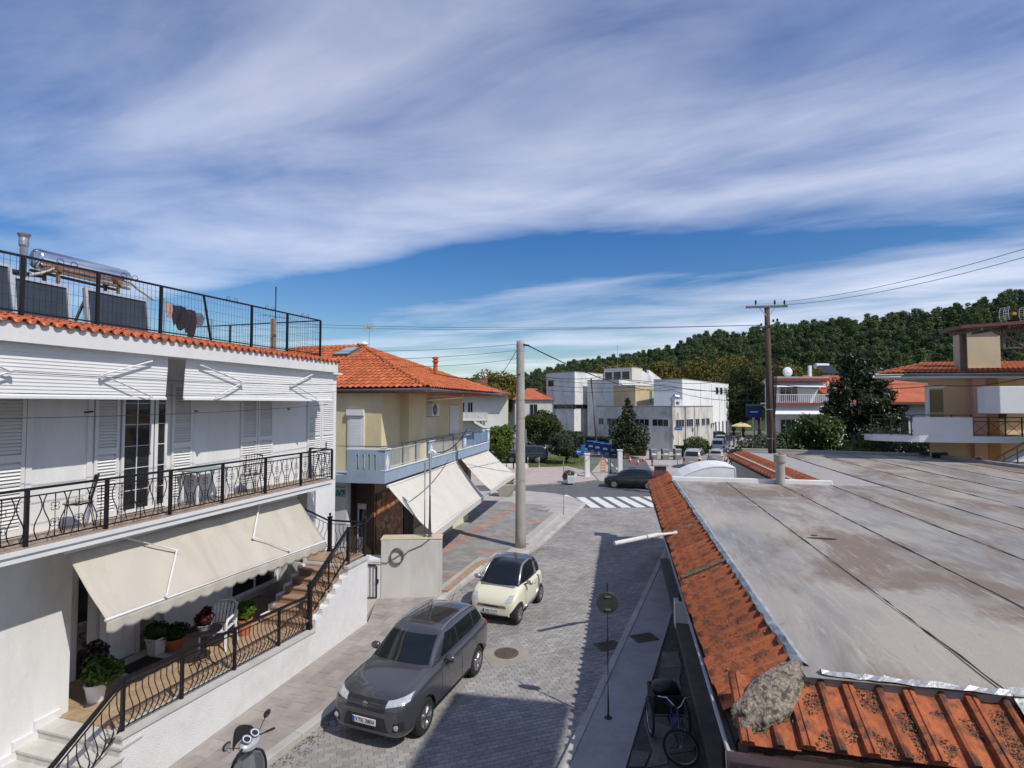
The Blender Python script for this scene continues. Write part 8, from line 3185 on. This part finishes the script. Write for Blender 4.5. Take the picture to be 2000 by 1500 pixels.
for i, (px, py) in enumerate(((1157, 881), (1170, 884), (1185, 887), (1200, 890), (1219, 893))):
    container(['leftmost blue bin of the row of five by the hedge', 'second blue bin from the left in the row', 'middle blue bin of the row of five', 'fourth blue bin from the left in the row', 'rightmost blue bin of the row, nearest the conifer'][i], px, py, -30)
p = gp(1130, 888)
t = thing('recycling_skip', 'bright blue recycling skip behind the round olive tree', 'skip', (p.x, p.y, .03), -8)
MB().add([(-.75, -.5, 0), (.75, -.5, 0), (.75, .5, 0), (-.75, .5, 0), (-.85, -.55, 1.35), (.85, -.55, 1.35), (.85, .55, 1.35), (-.85, .55, 1.35)], [(0, 3, 2, 1), (0, 1, 5, 4), (1, 2, 6, 5), (2, 3, 7, 6), (3, 0, 4, 7), (4, 5, 6, 7)]).build('tub', mat('skip_blue', (.04, .17, .42), .5, .1, 3), t, bevel=.03)
MB().box(-.88, .88, -.58, .58, 1.36, 1.42).build('lid', mat('skip_lid', (.03, .13, .36), .5), t)
p = gp(1107, 866)
t = thing('red_barrier', 'red plastic road barrier by the parking hedge', 'barrier', (p.x, p.y, .03), -6)
MB().extr([(-.9, 0, 0), (.8, 0, 0), (.8, 0, 1.0), (.3, 0, 1.25), (-.9, 0, 1.35)], (0, .5, 0)).build('body', mat('red_plastic', (.55, .03, .02), .45, .08, 3), t, fixn=True, bevel=.05)
for k in range(3):
    MB().box(-.6 + .5 * k, -.45 + .5 * k, -.01, .0, .25, .95).build('groove', mat('red_groove', (.35, .02, .02), .6), t)
# white gate pillars, planter, low wall, posts
for px, py, h_, lab in ((1147, 933, 2.0, 'white square gate pillar left of the orange board'), (1211, 925, 2.1, 'white square gate pillar right of the orange board')):
    p = gp(px, py)
    t = thing('gate_pillar', lab, 'pillar', (p.x, p.y, .0))
    MB().box(-.2, .2, -.2, .2, 0, h_).build('shaft', white_wall, t, bevel=.02)
    MB().box(-.25, .25, -.25, .25, h_, h_ + .08).build('cap', white_trim, t)
    MB().box(-.26, .26, -.26, .26, 0, .16).build('foot', white_trim, t)
p = gp(1178, 925)
t = thing('orange_board', 'orange and white notice board between the gate pillars', 'notice board', (p.x, p.y, .02))
o = MB().box(-.22, .22, -.03, .03, .15, 1.35).build('panel', mat('orange_board', (.60, .24, .06), .6, .15, 5), t)
for k in range(4):
    MB().box(-.16, .16, -.036, -.03, .35 + .24 * k, .42 + .24 * k).build('printed_line', plate_m, o)
MB().box(-.2, -.14, -.02, .02, 0, .15).box(.14, .2, -.02, .02, 0, .15).build('leg', galv, t)


def planter(label, p, sz, m_, lm_, seed, hexa=False, z=.12):
    t_ = thing('planter', label, 'planter', (p.x, p.y, z))
    n_ = 6 if hexa else 4
    pr = []
    b_ = MB().lathe([(sz * .72, 0), (sz, sz * .9), (sz, sz * 1.0), (sz * .86, sz * 1.0), (sz * .82, sz * .85), (0, sz * .85)], n_)
    o_ = b_.build('tub', m_, t_, bevel=.01)
    o_.rotation_euler = (0, 0, R_(45 if not hexa else 10))
    leaf_cloud([((0, 0, sz * 1.15), (sz * .75, sz * .75, sz * .5))], 350, .07, random.Random(seed), seed=seed, gap=.6).build('plant', lm_, t_)


planter('white concrete planter on the far pavement behind the small sign', gp(1112, 943, .12), .62, white_wall, hedgeL, 1, True)
planter('square stone planter with low shrub under the far awning', gp(988, 968, .12), .85, mat('stone_planter', (.42, .38, .33), .9, .1, 3), hedgeL, 2)
p0, p1 = gp(1026, 933, .1), gp(1125, 938, .1)
t = thing('low_white_wall', 'long low white wall edging the lawn beyond the crossing', 'wall', (-12, 52.0, .1), 1.2)
MB().box(0, 13.5, -.12, .12, 0, .42).build('wall', white_wall, t, bevel=.02)
for k in range(9):
    p = gp(1009 + 22 * k, 914 - .3 * k) if k < 3 else None
    if p is None:
        break
    t = thing('lawn_post', ['slim white post on the lawn left of the concrete pole', 'slim white post on the lawn just right of concrete pole', 'slim white post on the lawn near the dark SUV tail'][k], 'post', (p.x, p.y, .05))
    MB().tube([(0, 0, 0), (0, 0, 1.0)], .04, 8).build('shaft', white_metal, t)
    MB().lathe([(.06, 0), (.06, .08), (.04, .1)], 8).build('foot', white_metal, t)
# recycling boxes
for i, px in enumerate((1276, 1299, 1323)):
    p = gp(px, 898)
    t = thing('recycling_box', ['left grey recycling box of three before the annex', 'middle grey recycling box of three, behind yellow barrier', 'right grey recycling box of three, beside square hedge'][i], 'recycling bin', (p.x, p.y, .015), 4, 'grey recycling boxes')
    MB().box(-.38, .38, -.35, .35, 0, 1.1).build('body', mat('box_grey', (.20, .22, .24), .5, .1, 3, metal=.3), t, bevel=.03)
    MB().grid(lambda u, v: (lerp(-.4, .4, u), lerp(-.37, .37, v), 1.1 + .16 * math.sin(math.pi * v)), 2, 8).build('lid', galv, t, thick=.03)
    MB().box(-.25, .25, -.356, -.35, .55, .75).build('slot_plate', plate_m, t)
p = gp(1305, 912)
t = thing('yellow_barrier', 'yellow tubular barrier in front of the recycling boxes', 'barrier', (p.x, p.y, .015), 2)
MB().tube([(-.98, 0, 0), (-.98, 0, 1.1), (-.9, 0, 1.2), (.9, 0, 1.2), (.98, 0, 1.1), (.98, 0, 0)], .035, 8).build('tube', mat('barrier_yellow', (.62, .45, .03), .5, .1, 4), t)
MB().box(-1.08, -.88, -.08, .08, 0, .02).box(.88, 1.08, -.08, .08, 0, .02).build('foot', galv, t)
cone_o = mat('cone_orange', (.62, .12, .03), .5, .1, 4)
for i, (px, py, lab) in enumerate(((1231, 904, 'orange traffic cone nearest the blue bins'), (1246, 908, 'orange traffic cone in the middle of the three'), (1257, 902, 'orange traffic cone nearest the recycling boxes'))):
    p = gp(px, py)
    t = thing('traffic_cone', lab, 'traffic cone', (p.x, p.y, .02), 0, 'cones on the plaza')
    MB().lathe([(.17, .03), (.13, .2), (.03, .62), (0, .63)], 14).build('cone', cone_o, t, smooth=True)
    MB().box(-.2, .2, -.2, .2, 0, .03).build('base', cone_o, t)
    MB().lathe([(.112, .3), (.08, .42)], 14).build('reflective_band', plate_m, t)
for i, (px, py, lab) in enumerate(((1274, 910, 'rusty brown bollard left of the yellow barrier'), (1338, 908, 'dark bollard right of the yellow barrier'))):
    p = gp(px, py)
    t = thing('bollard', lab, 'bollard', (p.x, p.y, .015))
    MB().lathe([(.09, 0), (.09, .75), (.11, .78), (.1, .9), (.04, .96), (0, .97)], 12).build('shaft', mat('rusty_bollard', (.13, .05, .035), .7, .2, 4) if i == 0 else trim_m, t)
    MB().lathe([(.15, 0), (.15, .04), (.1, .06)], 12).build('foot', trim_m, t)
p = gp(1223, 896)
t = thing('rubble_bag', 'tan sack left beside the rightmost blue bin', 'sack', (p.x, p.y, .02))
me = bake(loft_mesh([(-.5, hsec(.12, 0, .3)), (-.3, hsec(.32, 0, .7)), (.1, hsec(.36, 0, .8)), (.4, hsec(.2, 0, .5)), (.55, hsec(.06, .1, .3))]), 2)
me.materials.clear()
me.materials.append(mat('sack', (.45, .33, .22), .9, .15, 6, .5))
put('bag', me, t)
MB().lathe([(.05, 0), (.09, .05), (.05, .1)], 8, (-.45, 0, .28), 'x').build('knot', MATS['sack'], t)
# yellow sunshade and blue hoarding at the end of the side road
t = thing('yellow_sunshade', 'yellow market sunshade at the end of the side road', 'sunshade', ((1447 - 1000) / 1040 * 98, 98, 0))
MB().lathe([(0, 3.1), (1.1, 2.7), (1.8, 2.4), (1.8, 2.25), (1.1, 2.55), (0, 2.95)][::-1], 8).build('canopy', mat('sunshade_yellow', (.60, .50, .24), .8), t)
MB().tube([(0, 0, 0), (0, 0, 3)], .06).build('pole', white_metal, t)
t = thing('blue_hoarding', 'dark blue advertising board with green top left of wooden pole', 'billboard', ((1472 - 1000) / 1040 * 70, 70, 0))
o = MB().box(-1.0, 1.0, 0, .1, 4.6, 6.1).build('board', mat('hoarding_blue', (.015, .03, .16), .4), t)
MB().box(-.5, .5, -.01, 0, 5.25, 5.4).build('white_lettering', plate_m, o)
MB().box(-1.0, 1.05, -.02, .12, 6.1, 6.35).build('green_top', mat('hoarding_green', (.10, .22, .05), .6), t)
MB().box(-.1, .1, 0, .2, 0, 4.6).build('post', galv, t)


# ---------------- people at the end of the side road
def person(label, loc, deg, shirt, trousers, skin, hair, stride=.25):
    t_ = thing('person', label, 'person', loc, deg, 'people on the side road')
    J = {'pel': (0, 0, .95), 'ch': (0, 0, 1.25), 'nk': (0, 0, 1.46), 'hd': (.02, 0, 1.62), 'ht': (.02, 0, 1.74),
         'sl': (0, .19, 1.40), 'el': (-.05, .25, 1.12), 'hl': (.06, .24, .88), 'fl': (.10, .25, .78), 'sr': (0, -.19, 1.40), 'er': (.03, -.25, 1.12), 'hr': (.14, -.22, .9), 'fr': (.18, -.22, .80),
         'pl': (0, .09, .92), 'kl': (stride * .5, .1, .50), 'al': (stride * .5, .1, .08), 'tl': (stride * .5 + .17, .1, .03), 'pr': (0, -.09, .92), 'kr': (-stride * .2, -.1, .5), 'ar': (-stride, -.1, .1), 'tr': (-stride + .15, -.1, .03)}
    E_ = [('pel', 'ch'), ('ch', 'nk'), ('nk', 'hd'), ('hd', 'ht'), ('ch', 'sl'), ('sl', 'el'), ('el', 'hl'), ('hl', 'fl'), ('ch', 'sr'), ('sr', 'er'), ('er', 'hr'), ('hr', 'fr'), ('pel', 'pl'), ('pl', 'kl'), ('kl', 'al'), ('al', 'tl'), ('pel', 'pr'), ('pr', 'kr'), ('kr', 'ar'), ('ar', 'tr')]
    RAD = dict(pel=.15, ch=.16, nk=.06, hd=.105, ht=.08, sl=.07, el=.05, hl=.035, fl=.03, sr=.07, er=.05, hr=.035, fr=.03, pl=.1, kl=.065, al=.045, tl=.035, pr=.1, kr=.065, ar=.045, tr=.035)
    ks = list(J)
    me_ = bpy.data.meshes.new('body')
    me_.from_pydata([J[k] for k in ks], [(ks.index(a), ks.index(b2)) for a, b2 in E_], [])
    o_ = put('tmpbody', me_)
    o_.modifiers.new('skin', 'SKIN')
    sv = me_.skin_vertices[0].data
    for i_, k in enumerate(ks):
        sv[i_].radius = (RAD[k], RAD[k])
    sv[0].use_root = True
    ss = o_.modifiers.new('s', 'SUBSURF')
    ss.levels = ss.render_levels = 1
    dg2 = bpy.context.evaluated_depsgraph_get()
    out = bpy.data.meshes.new_from_object(o_.evaluated_get(dg2))
    bpy.data.objects.remove(o_)
    out.materials.clear()
    for m_ in (mat('skin_' + skin[0], skin[1], .6, .05, 5), mat('cloth_' + shirt[0], shirt[1], .9, .1, 5), mat('cloth_' + trousers[0], trousers[1], .9, .1, 5)):
        out.materials.append(m_)
    for p_ in out.polygons:
        c_ = p_.center
        p_.use_smooth = True
        p_.material_index = 2 if c_.z < .98 and abs(c_.y) < .19 else (1 if c_.z < 1.47 and not (c_.z < 1.1 and abs(c_.y) > .17) else 0)
    put('body', out, t_)
    h_ = MB().lathe([(0, .135), (.06, .12), (.105, .05), (.112, -.02), (.1, -.05), (.0, -.0)][::-1], 12, (-.01, 0, 1.66))
    h_.build('hair', mat('hair_' + hair[0], hair[1], .8), t_, smooth=True)


sk = ('tan', (.42, .25, .17))
dk = ('dark', (.03, .02, .015))
sr_ = ((1432 - 1000) / 1040)
person('walker in a blue shirt on the side road', (sr_ * 80, 80, .02), 70, ('blue', (.06, .12, .3)), ('jeans', (.06, .08, .14)), sk, dk)
person('walker in dark clothes beside the one in blue', ((1440 - 1000) / 1040 * 82, 82, .02), 80, ('black', (.02, .02, .02)), ('charcoal', (.03, .03, .035)), sk, dk)
person('walker in a white shirt near the grey-green olive bush', ((1447 - 1000) / 1040 * 78, 78, .02), 250, ('white', (.6, .6, .6)), ('navy', (.03, .035, .06)), sk, dk)

# ================================================================== small things on the white house
def hthing(name, label, cat, a, s, z, group=None, rot=0):
    return thing(name, label, cat, HS.w(a, s, z), HS.deg + rot, group)


def pot_plant(label, a, s, z, r, h, pm_, lobes, lm_, n, size, seed, square=False):
    t_ = hthing('potted_plant', label, 'potted plant', a, s, z, 'plants on the terrace')
    o_ = MB().lathe([(r * .72, 0), (r, h * .86), (r * 1.08, h * .87), (r * 1.08, h), (r * .92, h), (r * .9, h * .85), (0, h * .85)], 4 if square else 18).build('pot', pm_, t_)
    if square:
        o_.rotation_euler = (0, 0, R_(45))
    MB().lathe([(0, h * .86), (r * .88, h * .86), (0, h * .9)], 12).build('soil', soil, t_)
    leaf_cloud(lobes, n, size, random.Random(seed), seed=seed, gap=.7, shell=.2).build('foliage', lm_, t_)
    b_ = MB()
    rn_ = random.Random(seed)
    for k in range(7):
        c_ = rn_.choice(lobes)[0]
        b_.tube([(0, 0, h * .86), (c_[0] * .5, c_[1] * .5, lerp(h, c_[2], .6)), (c_[0] + rn_.uniform(-.05, .05), c_[1], c_[2])], .006, 4)
    b_.build('stem', mat('stem_green', (.05, .08, .02), .8), t_)


tc_pot = mat('terracotta_pot', (.45, .15, .06), .8, .1, 5)
redL = leafmat('red_leaf', (.02, .005, .006), (.10, .014, .014), .5, .15)
fern = leafmat('fern_leaf', (.02, .06, .008), (.14, .24, .03), .5, .3)
purp = leafmat('dark_purple_leaf', (.012, .010, .012), (.05, .025, .035), .5, .1)
pot_plant('fern and dark leaves in a white pot by the entry steps', 9.75, 1.75, .95, .17, .32, plastic_white, [((.05, -.12, .5), (.34, .34, .2)), ((.0, 0, .62), (.24, .24, .25))], fern, 900, .05, 1)
t = bpy.data.objects[[o.name for o in bpy.data.objects if o.name.startswith('potted_plant')][-1]]
leaf_cloud([((.05, .12, .8), (.24, .22, .22))], 300, .06, random.Random(5), seed=5, gap=.9, shell=.1).build('dark_foliage', purp, t)
pot_plant('dark green plant in a square white pot beside the door', 11.45, 2.35, .95, .2, .36, plastic_white, [((0, 0, .5), (.26, .26, .16))], hedgeL, 500, .05, 2, True)
pot_plant('bushy green plant in an orange planter next to white pot', 11.75, 2.2, .95, .2, .24, tc_pot, [((0, 0, .38), (.32, .24, .16))], hedgeL, 600, .05, 3)
pot_plant('light green plant in a terracotta pot by the white chair', 12.75, 1.25, .95, .16, .38, tc_pot, [((0, 0, .58), (.24, .24, .2))], fern, 500, .06, 4)
# bistro table with a red plant
ta, ts = 11.32, .95
t = hthing('bistro_table', 'round black wrought-iron table on the terrace', 'table', ta, ts, .95)
MB().lathe([(.30, .70), (.33, .70), (.335, .715), (.33, .73), (.30, .73)], 28).build('rim', black_iron, t)
b = MB()
for k in range(6):
    an = k * math.pi / 6
    b.beam((-.3 * math.cos(an), -.3 * math.sin(an), .715), (.3 * math.cos(an), .3 * math.sin(an), .715), .016, .008)
for r_ in (.1, .2):
    b.tube([(r_ * math.cos(k * .393), r_ * math.sin(k * .393), .715) for k in range(16)], .008, 4, closed=True)
b.build('table_top', black_iron, t)
for k in range(4):
    an = k * math.pi / 2 + .4
    MB().tube([(.05 * math.cos(an), .05 * math.sin(an), .70), (.05 * math.cos(an), .05 * math.sin(an), .25), (.16 * math.cos(an), .16 * math.sin(an), .08), (.27 * math.cos(an), .27 * math.sin(an), .0)], .013, 6).build('leg', black_iron, t)
pot_plant('red-leaved plant in a low bowl on the black table', ta, ts, 1.68, .14, .11, mat('grey_bowl', (.30, .29, .27), .7), [((0, 0, .22), (.2, .2, .13)), ((.1, .05, .33), (.1, .1, .1)), ((-.12, 0, .28), (.08, .08, .1))], redL, 260, .06, 6)
# white plastic armchair
t = hthing('plastic_armchair', 'white plastic armchair on the terrace behind the black table', 'chair', 12.1, 1.35, .95, None, 200)
MB().grid(lambda u, v: (lerp(-.22, .24, v), lerp(-.24, .24, u), .42 - .02 * math.sin(math.pi * u)), 8, 6).build('seat', plastic_white, t, thick=.025)
for k in range(7):
    y = -.21 + .07 * k
    MB().beam((-.22, y, .45), (-.36, y * 1.12, .86 - .04 * abs(k - 3) / 3), .045, .018).build('back_slat', plastic_white, t)
MB().tube([(-.35, -.26, .80), (-.38, -.14, .88), (-.385, 0, .9), (-.38, .14, .88), (-.35, .26, .80)], .022, 8).build('back_rim', plastic_white, t)
for s_ in (-1, 1):
    MB().tube([(-.30, s_ * .26, .66), (.0, s_ * .29, .66), (.2, s_ * .28, .64), (.24, s_ * .27, .55)], [.03, .034, .034, .02], 8).build('armrest', plastic_white, t)
    MB().tube([(.24, s_ * .27, .58), (.26, s_ * .27, 0)], [.03, .024], 8).build('leg', plastic_white, t)
    MB().tube([(-.3, s_ * .26, .68), (-.28, s_ * .24, .4), (-.34, s_ * .26, 0)], [.03, .03, .024], 8).build('leg', plastic_white, t)


def wire_chair(label, a, s, rot):
    t_ = hthing('metal_chair', label, 'chair', a, s, BT + .005, 'balcony chairs', rot)
    MB().lathe([(0, .45), (.19, .45), (.2, .46), (.19, .475), (0, .478)], 16).build('seat', mat('chair_cushion', (.40, .36, .30), .8), t_)
    MB().tube([(.2 * math.cos(k * .393), .2 * math.sin(k * .393), .45) for k in range(16)], .012, 5, closed=True).build('seat_ring', black_iron, t_)
    for x, y in ((.15, .15), (.15, -.15)):
        MB().tube([(x, y, .45), (x * 1.25, y * 1.2, 0)], .011, 6).build('leg', black_iron, t_)
    for y in (-.17, .17):
        MB().tube([(-.24, y * 1.1, 0), (-.15, y, .46), (-.24, y * 1.15, .88)], .012, 6).build('back_leg', black_iron, t_)
    MB().tube([(-.24, -.195, .88), (-.27, 0, .91), (-.24, .195, .88)], .014, 6).build('top_rail', black_iron, t_)
    for k in range(5):
        y = -.1 + .05 * k
        MB().tube([(-.165, y * .8, .46), (-.25, y * 1.35, .9)], .006, 5).build('back_bar', black_iron, t_)


wire_chair('black metal chair on balcony left of the glazed door', 9.12, 1.42, 150)
wire_chair('black metal chair on balcony right of the green table', 13.0, 1.4, 200)
t = hthing('balcony_table', 'small pale green topped table on the balcony', 'table', 11.75, 1.45, BT + .005)
MB().box(-.45, .45, -.26, .26, .70, .735).build('table_top', mat('green_top', (.22, .30, .27), .4), t, bevel=.01)
for x in (-.38, .38):
    for y in (-.2, .2):
        MB().box(x - .018, x + .018, y - .018, y + .018, 0, .70).build('leg', white_metal, t)
t = hthing('door_mat', 'dark doormat in front of the white front door', 'doormat', 10.95, 2.2, TER + .015)
MB().box(-.33, .33, -.2, .2, 0, .014).build('pile', mat('mat_pile', (.03, .028, .026), 1, .3, 30, .8), t)
MB().box(-.36, .36, -.23, -.2, 0, .01).box(-.36, .36, .2, .23, 0, .01).build('edge', dark_rubber, t)

# dry leaves and grit along the kerbs
random.seed(14)
lt = MB()
for k in range(1500):
    i = random.choice((1, 2, 2, 3, 4, 5, 6))
    p_, q_ = Vector((*LK[i], 0)), Vector((*LK[i + 1], 0))
    c_ = p_.lerp(q_, random.random()) + Vector((abs(random.gauss(0, .22)) + .04, 0, .018))
    if random.random() < .25:
        c_ = Vector((random.uniform(-3, 5), random.uniform(9, 30), .018))
        if not inside(c_, street_poly):
            continue
    r_ = random.uniform(.008, .03)
    an = random.uniform(0, 6.28)
    d_ = Vector((math.cos(an), math.sin(an), random.uniform(-.2, .3))) * r_
    e_ = Vector((-math.sin(an), math.cos(an), random.uniform(-.2, .3))) * r_ * .55
    lt.add([c_ - d_, c_ + e_, c_ + d_, c_ - e_], [(0, 1, 2, 3)])
o = stuff(lt.build('leaf_litter', mat('dry_leaf', (.13, .09, .05), .95, .4, 20, rnd=.5, island=True)))
tag(o, 'dry leaves and grit scattered on the paved street', 'litter')
